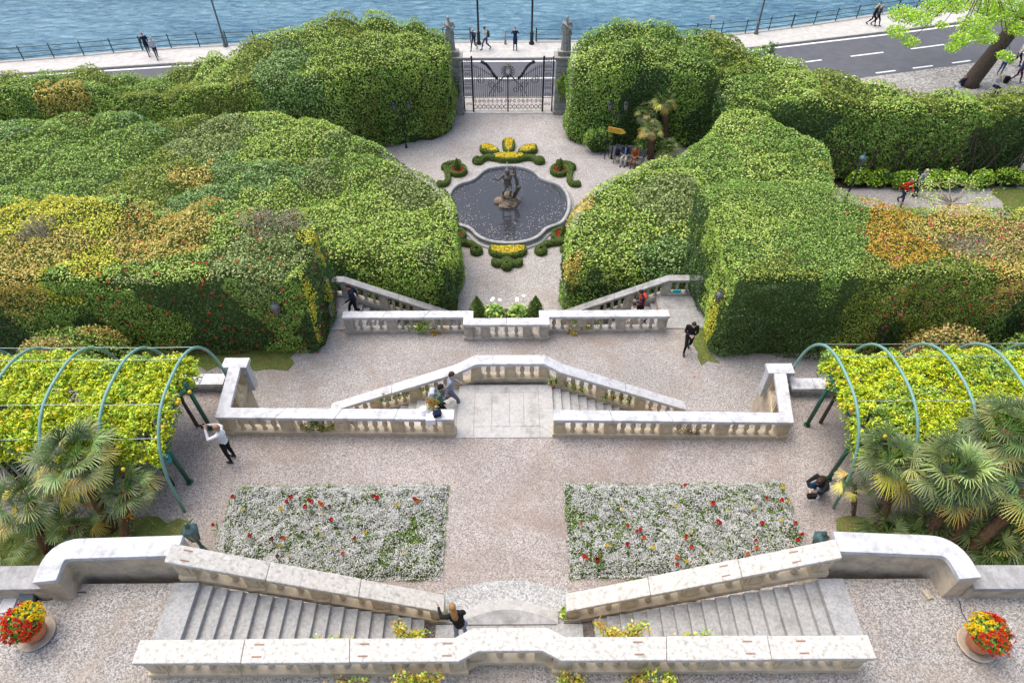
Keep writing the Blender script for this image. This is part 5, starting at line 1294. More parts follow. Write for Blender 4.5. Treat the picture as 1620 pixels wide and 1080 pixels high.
# ---------------------------------------------------------------- fountain
def F_(x, y): return (640 + x / 4.5, 200 + y / 4.5)
half = [(740, 835), (830, 829), (900, 813), (955, 790), (992, 760), (1010, 735), (1045, 716), (1095, 703), (1135, 680), (1165, 640), (1186, 590), (1190, 535), (1180, 485), (1160, 445), (1130, 412), (1095, 395), (1055, 383), (1015, 372), (980, 352), (955, 325), (925, 302), (880, 284), (810, 271), (740, 267)]
cxp = 739
ring = [W(*F_(x, y), .38) for x, y in half] + [W(*F_(2 * cxp - x, y), .38) for x, y in half[-2:0:-1]]
ring = smooth_poly([np.array(p) for p in ring], 1)
RC = np.mean(ring, 0)
def inset(ring, d):
    out = []; n = len(ring)
    for i in range(n):
        t = ring[(i + 1) % n] - ring[i - 1]; t = t / np.linalg.norm(t); nn = np.array([t[1], -t[0]])
        if np.dot(nn, RC - ring[i]) < 0: nn = -nn
        out.append(ring[i] + nn * d)
    return out
froot = wroot('fountain_basin', (RC[0], RC[1], 0), 'scalloped pale stone fountain basin in the round court', 'fountain')
def ringwall(bm, prof):
    """prof: list of (inset, z) swept round the basin"""
    loops = [[bm.verts.new((p[0], p[1], z)) for p in inset(ring, d)] for d, z in prof]
    n = len(ring)
    for A, B in zip(loops[:-1], loops[1:]):
        for i in range(n): bm.faces.new((A[i], A[(i + 1) % n], B[(i + 1) % n], B[i]))
bm = bmesh.new(); ringwall(bm, [(-.14, -.02), (-.14, .08), (-.08, .10), (.07, .11), (.07, .24), (.05, .28), (.02, .34), (.05, .38), (.12, .40), (.20, .38), (.22, .33), (.22, -.1)])
bmesh.ops.recalc_face_normals(bm, faces=bm.faces); wobj('rim', bm, M['rim'], froot, True)
bm = bmesh.new(); f = bm.faces.new([bm.verts.new((p[0], p[1], .02)) for p in inset(ring, .2)]); wobj('basin_floor', bm, M['soil'], froot)
mwp = bpy.data.materials.new('fountain_water'); mwp.use_nodes = True; n, l = mwp.node_tree.nodes, mwp.node_tree.links
b = n['Principled BSDF']; b.inputs['Base Color'].default_value = (.04, .042, .046, 1); b.inputs['Roughness'].default_value = .04; b.inputs['IOR'].default_value = 1.5; b.inputs['Specular IOR Level'].default_value = .5
geo = n.new('ShaderNodeNewGeometry'); sc_ = W(803, 322, .2)
mp = n.new('ShaderNodeMapping'); mp.inputs['Location'].default_value = (-sc_[0], -sc_[1], 0); l.new(geo.outputs['Position'], mp.inputs[0])
wv = n.new('ShaderNodeTexWave'); wv.wave_type = 'RINGS'; wv.rings_direction = 'Z'; wv.inputs['Scale'].default_value = .9; wv.inputs['Distortion'].default_value = 2.0; wv.inputs['Detail'].default_value = 2
l.new(mp.outputs[0], wv.inputs[0])
bp = n.new('ShaderNodeBump'); bp.inputs['Strength'].default_value = .12; bp.inputs['Distance'].default_value = .05; l.new(wv.outputs[0], bp.inputs['Height']); l.new(bp.outputs[0], b.inputs['Normal'])
bm = bmesh.new(); bm.faces.new([bm.verts.new((p[0], p[1], .24)) for p in inset(ring, .22)]); bmesh.ops.recalc_face_normals(bm, faces=bm.faces)
structure(obj('fountain_water', bm, mwp))
nP = 5200; x = rng.uniform(-4, 4, nP) + RC[0]; y = rng.uniform(-4.6, 4.6, nP) + RC[1]
sd = poly_sd(x, y, [tuple(p) for p in inset(ring, .3)]); dc = np.hypot(x - sc_[0], (y - sc_[1]) * .9)
pr = np.clip((dc - 1.3) / 1.6, 0, 1) * (.25 + .75 * vnoise(x, y, .6)) * np.where(y < RC[1], 1.0, .25) * np.clip(2.2 - abs(sd - .9), .15, 1)
k = (sd > 0) & (rng.random(nP) < pr * .9)
x, y = x[k], y[k]
C = np.where(rng.random((len(x), 1)) < .8, np.array([[.52, .47, .50]]), np.array([[.28, .18, .12]]))
o = leaf_mesh('floating_petals', np.stack([x, y, np.full(len(x), .246)], 1), np.tile([0, 0, 1.], (len(x), 1)), C, .07, .05, .03, [M['petal']], None, None, fold=0); o['kind'] = 'stuff'

# ---------------------------------------------------------------- box parterre round the fountain
def stroke(root, name, pts, w_=.17, h=.30, closed=False, mi='box'):
    """clipped box edging along a line"""
    pts = [np.array(p, float) for p in pts]
    pts = smooth_poly(pts, 2) if closed else smooth_line(pts, 2)
    pts = [np.array(p) for p in pts]
    if closed: pts = pts + [pts[0]]
    off = np.array(root.location)
    bm = bmesh.new(); prof = [(-.9, 0), (-1, .5), (-.75, .9), (0, 1), (.75, .9), (1, .5), (.9, 0)]
    rows = []
    for i, p in enumerate(pts):
        t = pts[min(i + 1, len(pts) - 1)] - pts[max(i - 1, 0)]
        if closed and i in (0, len(pts) - 1): t = pts[1] - pts[-2]
        t = t / (np.linalg.norm(t) + 1e-9); nn = np.array([t[1], -t[0]])
        rows.append([bm.verts.new((p[0] + nn[0] * a * w_ - off[0], p[1] + nn[1] * a * w_ - off[1], b_ * h - .01)) for a, b_ in prof])
    for A, B in zip(rows[:-1], rows[1:]):
        for k in range(6): bm.faces.new((A[k], A[k + 1], B[k + 1], B[k]))
    if not closed: bm.faces.new(rows[0][::-1]); bm.faces.new(rows[-1])
    seg = [np.linalg.norm(b_ - a) for a, b_ in zip(pts[:-1], pts[1:])]; L = sum(seg); cs = np.concatenate([[0], np.cumsum(seg)])
    n = int(L * 1500); u = rng.uniform(0, L, n); PP = np.array(pts)
    X_ = np.interp(u, cs, PP[:, 0]); Y_ = np.interp(u, cs, PP[:, 1]); dX = np.interp(np.minimum(u + .05, L), cs, PP[:, 0]) - np.interp(np.maximum(u - .05, 0), cs, PP[:, 0]); dY = np.interp(np.minimum(u + .05, L), cs, PP[:, 1]) - np.interp(np.maximum(u - .05, 0), cs, PP[:, 1])
    q = np.hypot(dX, dY) + 1e-9; th = rng.uniform(-.1, math.pi + .1, n)
    sx = np.cos(th); sz = np.abs(np.sin(th)) ** .6; a = np.sign(sx) * np.abs(sx) ** .6
    P = np.stack([X_ + dY / q * a * w_ * 1.05 - off[0], Y_ - dX / q * a * w_ * 1.05 - off[1], sz * h * 1.04], 1)
    N = np.stack([dY / q * sx, -dX / q * sx, np.abs(np.sin(th)) + .2], 1)
    cv = np.array([v.co[:] for v in bm.verts]); bm.verts.index_update(); 
    cf = np.array([[v.index for v in f_.verts] for f_ in bm.faces if len(f_.verts) == 4], np.int32); bm.free()
    leaf_mesh(name, P, N, paint(np.full(n, PALN.index(mi))), .045, .028, .5, [M['leaf'], M['core']], (cv, cf), root)
def fill(root, poly, cols, z=.26, dens=2200, sz=.075):
    poly = [tuple(p) for p in poly]; xs = [p[0] for p in poly]; ys = [p[1] for p in poly]
    n = int((max(xs) - min(xs)) * (max(ys) - min(ys)) * dens); x = rng.uniform(min(xs), max(xs), n); y = rng.uniform(min(ys), max(ys), n)
    k = poly_sd(x, y, poly) > .04; x, y = x[k], y[k]; off = np.array(root.location)
    P = np.stack([x, y, z + .1 * vnoise(x, y, .12) + rng.uniform(-.04, .06, len(x))], 1) - off
    c = np.array(cols)[rng.integers(0, len(cols), len(x))]; g_ = rng.random(len(x)) < .12; c = np.where(g_[:, None], np.array([[.12, .2, .03]]), c)
    if len(x): b = leaf_mesh('blossom', P, np.tile([0, 0, 1.], (len(x), 1)), c * rng.uniform(.8, 1.1, (len(x), 1)), sz, sz * .8, .5, [M['petal']], None, root); b['kind'] = 'stuff'
    bm = bmesh.new(); bm.faces.new([bm.verts.new((p[0] - off[0], p[1] - off[1], .05)) for p in poly]); obj('soil', bm, M['soil'], root)
def ball(root, c, r, h=.34):
    off = np.array(root.location); n = int(900 * r / .3); th = rng.uniform(0, 6.28, n); ph = np.arccos(rng.uniform(0, 1, n))
    d = np.stack([np.cos(th) * np.sin(ph) ** .7, np.sin(th) * np.sin(ph) ** .7, np.cos(ph) ** .6], 1)
    bm = bmesh.new(); lathe(bm, [(r * .9, 0), (r * .97, h * .5), (r * .75, h * .85), (r * .3, h * .95)], (c[0] - off[0], c[1] - off[1], -.01), 12)
    bm.verts.index_update(); cv = np.array([v.co[:] for v in bm.verts]); cf = np.array([[v.index for v in f_.verts] for f_ in bm.faces if len(f_.verts) == 4], np.int32); bm.free()
    leaf_mesh('clipped_ball', d * [r, r, h] + np.array([c[0], c[1], 0]) - off, d, paint(np.full(n, PALN.index('box'))), .045, .028, .5, [M['leaf'], M['core']], (cv, cf), root)
def coneshrub(root, c, r=.22, h=.85):
    off = np.array(root.location); n = 1100; u = rng.uniform(0, 1, n) ** 1.3; th = rng.uniform(0, 6.28, n); rad = r * (1 - u ** 1.6) ** .8
    P = np.stack([c[0] + np.cos(th) * rad, c[1] + np.sin(th) * rad, u * h], 1) - off
    bm = bmesh.new(); lathe(bm, [(r * .9, 0), (r * .8, h * .3), (r * .5, h * .65), (.02, h * .93)], (c[0] - off[0], c[1] - off[1], 0), 10)
    bm.verts.index_update(); cv = np.array([v.co[:] for v in bm.verts]); cf = np.array([[v.index for v in f_.verts] for f_ in bm.faces if len(f_.verts) == 4], np.int32); bm.free()
    leaf_mesh('clipped_cone', P, np.stack([np.cos(th), np.sin(th), .4 + 0 * th], 1), paint(np.full(n, PALN.index('box'))), .05, .03, .5, [M['leaf'], M['core']], (cv, cf), root)
Q = lambda x, y, z=.2: np.array(W(*F_(x, y), z))
YEL = [(.88, .66, .02), (.88, .72, .06), (.88, .78, .2)]; REDF = [(.60, .04, .03), (.5, .02, .02), (.68, .12, .05)]
r_ = wroot('box_parterre', (*Q(740, 215), 0), 'crown-shaped box parterre filled with yellow flowers behind the fountain', 'box hedge')
mid = [(703, 100), (740, 90), (779, 100), (768, 160), (741, 188), (714, 160)]
stroke(r_, 'box_edging', [Q(*p) for p in mid], .105, .30, True); fill(r_, [Q(*p) for p in mid], YEL)
for s in (1, -1):
    lp = [(545, 138), (600, 132), (650, 158), (672, 188), (610, 186), (548, 172)]
    lp = [((p[0] if s > 0 else 1482 - p[0]), p[1]) for p in lp]
    stroke(r_, 'box_edging', [Q(*p) for p in lp], .105, .30, True); fill(r_, [Q(*p) for p in lp], YEL)
    tl = [(640, 222), (600, 214), (565, 222), (530, 240)]; tl = [((p[0] if s > 0 else 1482 - p[0]), p[1]) for p in tl]
    stroke(r_, 'box_edging', [Q(*p) for p in tl], .17, .34); ball(r_, Q(*((522, 236) if s > 0 else (960, 236))), .36, .36)
bs = [(630, 206), (690, 196), (790, 196), (852, 206), (835, 232), (741, 240), (647, 232)]
stroke(r_, 'box_edging', [Q(*p) for p in bs], .105, .30, True); fill(r_, [Q(*p) for p in bs], YEL)
r_ = wroot('box_parterre', (*Q(735, 900), 0), 'bowl-shaped box parterre with yellow flowers in front of the fountain', 'box hedge')
bs = [(608, 858), (735, 862), (862, 858), (850, 896), (800, 912), (735, 918), (668, 912), (620, 896)]
stroke(r_, 'box_edging', [Q(*p) for p in bs], .12, .30, True); fill(r_, [Q(*p) for p in bs], YEL)
for s in (1, -1):
    tl = [(730, 940), (700, 962), (665, 975), (640, 968), (638, 950)]; tl = [((p[0] if s > 0 else 1460 - p[0]), p[1]) for p in tl]
    stroke(r_, 'box_edging', [Q(*p) for p in tl], .15, .32)
ball(r_, Q(728, 985), .30, .4)
stroke(r_, 'box_edging', [Q(729, 938), Q(728, 985), Q(727, 1012)], .15, .3)
def scroll(top, s, label):
    mx = lambda x: x if s > 0 else 1482 - x
    if top:
        r_ = wroot('box_parterre', (*Q(mx(1103), 300), 0), label, 'box hedge')
        rg = [(mx(1103 + 57 * math.cos(t)), 305 + 34 * math.sin(t)) for t in np.linspace(0, 6.28, 13)[:-1]]
        stroke(r_, 'box_edging', [Q(*p) for p in rg], .11, .30, True); fill(r_, [Q(*p) for p in rg], REDF, .14, 1200, .06)
        coneshrub(r_, Q(mx(1108), 305), .24, .95)
        stroke(r_, 'box_edging', [Q(mx(1100), 255), Q(mx(1130), 258), Q(mx(1165), 262), Q(mx(1190), 272)], .15, .32)
        stroke(r_, 'box_edging', [Q(mx(p[0]), p[1]) for p in ((1190, 282), (1178, 320), (1172, 365), (1186, 398), (1215, 408), (1238, 398))], .16, .3)
        ball(r_, Q(mx(1192), 283), .27, .36); ball(r_, Q(mx(1100), 254), .2, .36); ball(r_, Q(mx(1230), 400), .24, .3)
    else:
        r_ = wroot('box_parterre', (*Q(mx(1115), 755), 0), label, 'box hedge')
        rg = [(mx(1110 + 55 * math.cos(t)), 765 + 36 * math.sin(t)) for t in np.linspace(0, 6.28, 13)[:-1]]
        stroke(r_, 'box_edging', [Q(*p) for p in rg], .11, .30, True); fill(r_, [Q(*p) for p in rg], REDF, .14, 1200, .06)
        coneshrub(r_, Q(mx(1132), 778), .22, .95)
        stroke(r_, 'box_edging', [Q(mx(p[0]), p[1]) for p in ((1165, 810), (1100, 818), (1040, 822), (990, 838), (968, 862))], .16, .32)
        ball(r_, Q(mx(970), 876), .34, .36); ball(r_, Q(mx(1135), 868), .22, .3)
scroll(True, 1, 'clipped box scroll with a cone and red flowers, behind the fountain towards the bench')
scroll(True, -1, 'clipped box scroll with a cone and red flowers, behind the fountain, left side')
scroll(False, 1, 'scroll of clipped box in front of the fountain, half under the right hedge')
scroll(False, -1, 'scroll of clipped box in front of the fountain, mostly behind the left hedge')
# ---------------------------------------------------------------- people
POSES = {
 'stand': dict(pel=(0, 0, .93), ch=(0, .01, 1.28), nk=(0, 0, 1.46), hd=(0, .03, 1.60), shL=(-.18, 0, 1.41), elL=(-.23, -.03, 1.14), wrL=(-.22, .08, .90), shR=(.18, 0, 1.41), elR=(.23, -.03, 1.14), wrR=(.22, .08, .90),
               knL=(-.10, .03, .50), anL=(-.11, -.02, .09), knR=(.10, .03, .50), anR=(.12, -.02, .09)),
 'walk': dict(pel=(0, 0, .91), ch=(0, .04, 1.26), nk=(0, .05, 1.44), hd=(0, .10, 1.58), shL=(-.18, .03, 1.39), elL=(-.23, .10, 1.13), wrL=(-.2, .30, .97), shR=(.18, .05, 1.39), elR=(.24, -.12, 1.15), wrR=(.24, -.16, .90),
              knL=(-.09, -.02, .48), anL=(-.10, -.36, .17), knR=(.09, .22, .51), anR=(.10, .30, .09)),
 'phone': dict(pel=(0, 0, .91), ch=(0, .03, 1.26), nk=(0, .06, 1.43), hd=(0, .13, 1.56), shL=(-.18, .03, 1.39), elL=(-.22, .05, 1.12), wrL=(-.06, .27, 1.13), shR=(.18, .03, 1.39), elR=(.22, .05, 1.12), wrR=(.07, .27, 1.13),
               knL=(-.09, .02, .48), anL=(-.10, -.30, .14), knR=(.09, .18, .50), anR=(.10, .16, .09)),
 'photo': dict(pel=(0, 0, .93), ch=(0, -.02, 1.28), nk=(0, -.03, 1.46), hd=(0, .0, 1.61), shL=(-.18, 0, 1.42), elL=(-.27, .20, 1.36), wrL=(-.09, .30, 1.58), shR=(.18, 0, 1.42), elR=(.27, .20, 1.36), wrR=(.09, .30, 1.58),
               knL=(-.10, .03, .50), anL=(-.12, -.02, .09), knR=(.10, .03, .50), anR=(.12, .0, .09)),
 'sit': dict(pel=(0, -.02, .53), ch=(0, -.03, .90), nk=(0, 0, 1.08), hd=(0, .07, 1.21), shL=(-.18, -.02, 1.03), elL=(-.22, .08, .78), wrL=(-.08, .28, .72), shR=(.18, -.02, 1.03), elR=(.22, .08, .78), wrR=(.08, .28, .72),
             knL=(-.13, .43, .52), anL=(-.12, .42, .09), knR=(.13, .43, .52), anR=(.12, .48, .09)),
 'crouch': dict(pel=(0, -.08, .33), ch=(0, .10, .66), nk=(0, .24, .82), hd=(-.03, .36, .90), shL=(-.18, .17, .77), elL=(-.26, .42, .70), wrL=(-.20, .62, .80), shR=(.17, .18, .77), elR=(.22, .38, .55), wrR=(.05, .50, .55),
                knL=(-.16, .33, .50), anL=(-.12, .05, .09), knR=(.15, .34, .42), anR=(.10, .02, .12)),
 'reach': dict(pel=(0, 0, .90), ch=(-.05, .06, 1.24), nk=(-.08, .12, 1.41), hd=(-.08, .17, 1.55), shL=(-.25, .10, 1.36), elL=(-.36, .24, 1.16), wrL=(-.34, .46, 1.20), shR=(.11, .05, 1.36), elR=(.17, .12, 1.10), wrR=(.05, .28, .98),
               knL=(-.10, .06, .48), anL=(-.12, .0, .09), knR=(.10, .10, .48), anR=(.12, -.08, .09)),
 'lean': dict(pel=(0, -.05, .90), ch=(0, .12, 1.20), nk=(0, .24, 1.34), hd=(0, .34, 1.43), shL=(-.18, .18, 1.30), elL=(-.20, .28, 1.05), wrL=(-.10, .45, 1.0), shR=(.18, .18, 1.30), elR=(.20, .28, 1.05), wrR=(.10, .45, 1.0),
              knL=(-.10, .06, .48), anL=(-.12, .0, .09), knR=(.10, .10, .48), anR=(.12, -.08, .09)),
}
def capsule(bm, a, b, ra, rb, seg=12):
    a, b = Vector(a), Vector(b)
    ell(bm, a, (ra,) * 3, seg); ell(bm, b, (rb,) * 3, seg)
    if (b - a).length > 1e-3: tube(bm, [a, b], [ra, rb], seg)
def hand(bm, wr, el, out, k=1.0):
    """palm, four unequal bent fingers and a thumb"""
    wr, el = Vector(wr), Vector(el); f = (wr - el).normalized(); o = Vector(out); s = f.cross(o).normalized()
    if s.length < .1: s = Vector((1, 0, 0))
    n = s.cross(f).normalized()
    pc = wr + f * .05
    m = Matrix((s, f, n)).transposed()
    ell(bm, pc, (.040 * k, .052 * k, .017 * k), 10, m)
    for i, L in enumerate((.062, .074, .070, .055)):
        p0 = pc + f * .04 + s * ((i - 1.5) * .020); p1 = p0 + f * L * .55 - n * .008; p2 = p1 + f * L * .40 - n * .022
        tube(bm, [p0, p1, p2], [.0095, .009, .0075], 6)
    p0 = pc + s * -.036 - f * .012; p1 = p0 - s * .022 + f * .022 - n * .01; p2 = p1 + f * .026 - n * .01 - s * .004
    tube(bm, [p0, p1, p2], [.0115, .0105, .009], 6)
def person(label, loc, yaw, pose, top, bottom, shoes=(.03, .03, .03), hair=(.03, .02, .015), long_hair=False, skin=(.56, .33, .23), scale=1.0, sleeves=True, coat=0, skirt=0, group=None, hat=None, collar=None, bun=False, fat=1.0, head_turn=0, over=None, name='person', mats=None, voxel=.0105, bald=False):
    P = {k: Vector(v) for k, v in POSES[pose].items()}
    if over: P.update({k: Vector(v) for k, v in over.items()})
    root = empty(name, loc, R(yaw), label, 'person' if name == 'person' else 'statue', group); root.scale = (scale,) * 3
    bm = bmesh.new()
    pel, ch, nk, hd = P['pel'], P['ch'], P['nk'], P['hd']
    spine = (nk - pel).normalized(); side = (P['shR'] - P['shL']).normalized(); fw = side.cross(spine) * -1
    fw = spine.cross(side) * -1 if (spine.cross(side)).y < 0 else spine.cross(side)
    rot = Matrix((side, fw, spine)).transposed()
    ell(bm, pel, (.165 * fat, .125 * fat, .13), 16, rot)
    ell(bm, pel.lerp(ch, .42), (.145 * fat, .112 * fat, .18), 16, rot)
    ell(bm, ch, (.175 * fat, .12 * fat, .17), 16, rot)
    ell(bm, ch.lerp(nk, .6), (.15, .09, .08), 14, rot)
    capsule(bm, ch.lerp(nk, .55), nk.lerp(hd, .45), .068, .055)
    up = (hd - nk).normalized(); hs = Matrix.Rotation(head_turn, 3, up) @ side; hs = (hs - up * hs.dot(up)).normalized(); hf = up.cross(hs)
    if hf.dot(fw) < -.2 and abs(head_turn) < 1.4: hf = -hf
    hr = Matrix((hs, hf, up)).transposed(); H = lambda x, y, z: hd + hr @ Vector((x, y, z))
    ell(bm, H(0, 0, .025), (.074, .092, .100), 18, hr); ell(bm, H(0, .025, -.055), (.056, .062, .062), 14, hr)
    tube(bm, [H(0, .088, .02), H(0, .112, -.022), H(0, .092, -.032)], [.010, .015, .010], 8)
    ell(bm, H(0, .082, -.062), (.026, .014, .007), 8, hr)
    for s in (-1, 1):
        ell(bm, H(s * .077, -.005, -.005), (.010, .018, .028), 8, hr)
    for s in ('L', 'R'):
        sh, el, wr = P['sh' + s], P['el' + s], P['wr' + s]
        capsule(bm, ch.lerp(nk, .5), sh, .07, .062); sl = .006 if sleeves else 0
        capsule(bm, sh, el, .056 + sl, .042 + sl); capsule(bm, el, wr, .040 + sl, .027 + sl)
        hip = pel + side * (.085 if s == 'R' else -.085) - spine * .04
        kn, an = P['kn' + s], P['an' + s]
        capsule(bm, hip, kn, .093 * fat, .060); capsule(bm, kn, an, .058, .040)
        c = kn.lerp(an, .3); bk = (an - kn).cross(side).normalized() * (.018); ell(bm, c - Vector((0, .02, 0)), (.052, .052, .11), 10)
        tf = Vector((0, 1, 0)); 
        if abs(an.y - kn.y) > .25 and an.y < kn.y: tf = Vector((0, .85, -.45)).normalized()
        q = tf.to_track_quat('Y', 'Z').to_matrix()
        ell(bm, an + tf * .06 - Vector((0, 0, .045)), (.043, .125, .042), 12, q)
        hand(bm, wr, el, (1, 0, 0) if abs((wr - el).normalized().x) < .8 else (0, 0, 1))
    if coat: 
        z0 = pel.z - coat; bmc = []
        lathe(bm, [(.17 * fat, z0), (.165 * fat, (z0 + pel.z) / 2), (.15 * fat, pel.z)], (pel.x, pel.y, 0), 16, sq=.85)
    me = bpy.data.meshes.new('body'); bm.to_mesh(me); bm.free()
    tmp = bpy.data.objects.new('tmp', me); COL.objects.link(tmp)
    md = tmp.modifiers.new('r', 'REMESH'); md.mode = 'VOXEL'; md.voxel_size = voxel; md.use_smooth_shade = True
    sm = tmp.modifiers.new('s', 'SMOOTH'); sm.factor = .4; sm.iterations = 2
    dg = bpy.context.evaluated_depsgraph_get(); ev = tmp.evaluated_get(dg); me2 = bpy.data.meshes.new_from_object(ev)
    bpy.data.objects.remove(tmp); bpy.data.meshes.remove(me)
    me2.name = 'body'; me2.materials.clear()
    sk = cmat(skin, .5) if skin != (.56, .33, .23) else M['skin']
    ml = mats or [sk, cmat(top), cmat(bottom), cmat(shoes, .5), cmat(collar or top)]
    for m in ml: me2.materials.append(m)
    n = len(me2.polygons); ctr = np.zeros(n * 3, np.float32); me2.polygons.foreach_get('center', ctr); ctr = ctr.reshape(-1, 3)
    def segd(a, b):
        a, b = np.array(a), np.array(b); d = b - a; t = np.clip(((ctr - a) @ d) / max(d @ d, 1e-9), 0, 1)
        return np.linalg.norm(ctr - a - t[:, None] * d, axis=1)
    segs = []; add = lambda a, b, m, r: segs.append((segd(a, b) - r, m))
    add(nk.lerp(hd, .35), hd, 0, .09); add(pel.lerp(ch, .1), ch.lerp(nk, .7), 1, .13); add(pel - spine * .06, pel, 2, .13)
    for s in ('L', 'R'):
        sh, el, wr = P['sh' + s], P['el' + s], P['wr' + s]; kn, an = P['kn' + s], P['an' + s]
        hip = pel + side * (.085 if s == 'R' else -.085)
        add(ch.lerp(nk, .5), sh, 1, .07); add(sh, sh.lerp(el, .75 if not sleeves else 1), 1, .055); add(el if sleeves else sh.lerp(el, .8), wr - (wr - el) * .08, 1 if sleeves else 0, .04)
        f = (wr - el).normalized(); add(wr + f * .01, wr + f * .14, 0, .03)
        add(hip, kn, 2, .09); add(kn, an + (kn - an) * .12, 2, .05); add(an - Vector((0, 0, .03)), an + Vector((0, .12, -.05)), 3, .045)
    if coat: add(pel, pel - Vector((0, 0, coat)), 1, .20)
    D = np.stack([s[0] for s in segs], 1); mi = np.array([s[1] for s in segs])[D.argmin(1)]
    if collar:
        loc_ = ctr - np.array(ch); fy_ = loc_ @ np.array(fw); sx_ = np.abs(loc_ @ np.array(side)); mi = np.where((mi == 1) & (fy_ > .05) & (sx_ < .05), 4, mi)
    me2.polygons.foreach_set('material_index', mi.astype(np.int32)); me2.polygons.foreach_set('use_smooth', [True] * n)
    obj('body', me2, None, root)
    if name == 'person':
        b = bmesh.new()
        for s in (-1, 1): ell(b, H(s * .030, .086, .018), (.012, .007, .008), 8, hr)
        obj('eyes', b, cmat((.03, .025, .02), .3), root)
    hm = ml[0] if mats else cmat(hair, .6)
    if not bald:
        b = bmesh.new(); ell(b, H(0, -.016, .045), (.084, .096, .092), 18, hr, jitter=.003)
        if not mats: ell(b, H(0, -.045, -.01), (.078, .065, .085), 14, hr, jitter=.003)
        if long_hair:
            ell(b, H(0, -.075, -.10), (.085, .045, .14), 14, hr, jitter=.006); ell(b, H(0, -.10, -.20), (.075, .035, .13), 14, hr, jitter=.008)
        if bun: ell(b, H(0, -.11, .05), (.045, .045, .045), 10, hr, jitter=.004)
        # keep the face clear
        for v in list(b.verts):
            q = hr.transposed() @ (v.co - hd)
            if q.y > .055 and q.z < .075: v.co = H(q.x * .9, .05, q.z)
        obj('hair', b, hm, root, True)
    if hat is not None:
        b = bmesh.new(); m4 = Matrix.Translation(H(0, 0, .075)) @ hr.to_4x4()
        b2 = bmesh.new(); lathe(b2, [(.20, 0), (.205, .008), (.10, .015), (.098, .07), (.07, .10), (.01, .105)], seg=20); b2.transform(m4); obj('hat', b2, cmat(hat), root, True); b.free()
    if skirt:
        b = bmesh.new(); lathe(b, [(.27, pel.z - skirt), (.23, pel.z - skirt * .5), (.17, pel.z - .02), (.14, pel.z + .08)], (pel.x, pel.y, 0), 18, sq=.8); obj('skirt', b, cmat(bottom), root, True)
    return root
def lp(root, p):       # a point in a person's own frame -> world
    c, s = math.cos(root.rotation_euler[2]), math.sin(root.rotation_euler[2]); k = root.scale[0]
    return (root.location[0] + (p[0] * c - p[1] * s) * k, root.location[1] + (p[0] * s + p[1] * c) * k, root.location[2] + p[2] * k)
def backpack(label, root, col, size=(.30, .17, .42), at_=(0, -.19, 1.24), col2=None):
    r_ = empty('backpack', lp(root, at_) if root else at_, root.rotation_euler[2] if root else 0, label, 'backpack')
    b = bmesh.new(); box(b, (0, 0, 0), size); o = obj('bag', b, cmat(col), r_, True); bv = bevel(o, .06, 4)
    b = bmesh.new(); box(b, (0, -size[1] * .5 - .02, -size[2] * .15), (size[0] * .75, .06, size[2] * .5)); o = obj('pocket', b, cmat(col2 or tuple(v * .8 for v in col)), r_, True); bevel(o, .025, 3)
    if root:
        b = bmesh.new()
        for s in (-1, 1): tube(b, [(s * .10, size[1] * .4, .17), (s * .12, .24, .2), (s * .14, .33, .02), (s * .12, .2, -.15), (s * .1, size[1] * .4, -.17)], .014, 5)
        obj('strap', b, cmat(tuple(v * .5 for v in col)), r_)
    return r_
def phone(label, root, at_, col=(.02, .02, .02), name='phone', cam=False):
    c = lp(root, at_); b = bmesh.new()
    box(b, (0, 0, 0), (.13, .06, .09) if cam else (.075, .009, .15)); 
    if cam: b2 = tube(b, [(0, .03, 0), (0, .10, 0)], .035, 12); box(b, (0, 0, .05), (.05, .04, .02))
    else: box(b, (0, -.006, 0), (.066, .002, .135), 0, 1)
    o = obj(name, b, [cmat(col, .4), cmat((.08, .09, .1), .2)]); o.location = c; o.rotation_euler = root.rotation_euler; bevel(o, .006)
    return tag(o, label, name)
NAVY = (.012, .018, .045); BLACK = (.012, .012, .014); JEAN = (.06, .10, .20); DJEAN = (.02, .035, .08); WHITE = (.72, .72, .74)
# upper stairs
p = person('woman in a black top with long light brown hair, hand on the white balustrade', (-1.14, 5.80, 5.02), 25, 'reach', BLACK, (.25, .3, .42), hair=(.36, .20, .08), long_hair=True, scale=.96, voxel=.009)
# photographing woman by the left pergola
p = person('woman in a white shirt and black trousers photographing with raised arms', W3(369, 727, Z2), 82, 'photo', (.78, .78, .80), BLACK, hair=(.42, .24, .14), long_hair=False, scale=.97, voxel=.009, shoes=(.05, .05, .07))
phone('black camera held up by the woman in the white shirt', p, (0, .40, 1.62), (.015, .015, .015), 'camera', True)
p = person('crouching dark-haired woman in black top and blue denim by the right flower bed', W3(1293, 779, Z2), 118, 'crouch', BLACK, (.035, .10, .20), hair=(.05, .022, .015), long_hair=True, shoes=(.6, .6, .6), scale=1.0, voxel=.009, fat=1.12)
phone('small white phone held low by the crouching woman', p, (.05, .60, .58), (.75, .75, .75))
b_ = bmesh.new(); box(b_, (0, 0, 0), (.22, .12, .16)); tube(b_, [(-.1, 0, .08), (-.06, 0, .22), (.06, 0, .22), (.1, 0, .08)], .01, 5); o = obj('handbag', b_, cmat(BLACK, .5)); o.location = lp(p, (-.12, .52, .42)); bevel(o, .02, 3); tag(o, 'small black handbag hanging before the crouching woman', 'handbag')
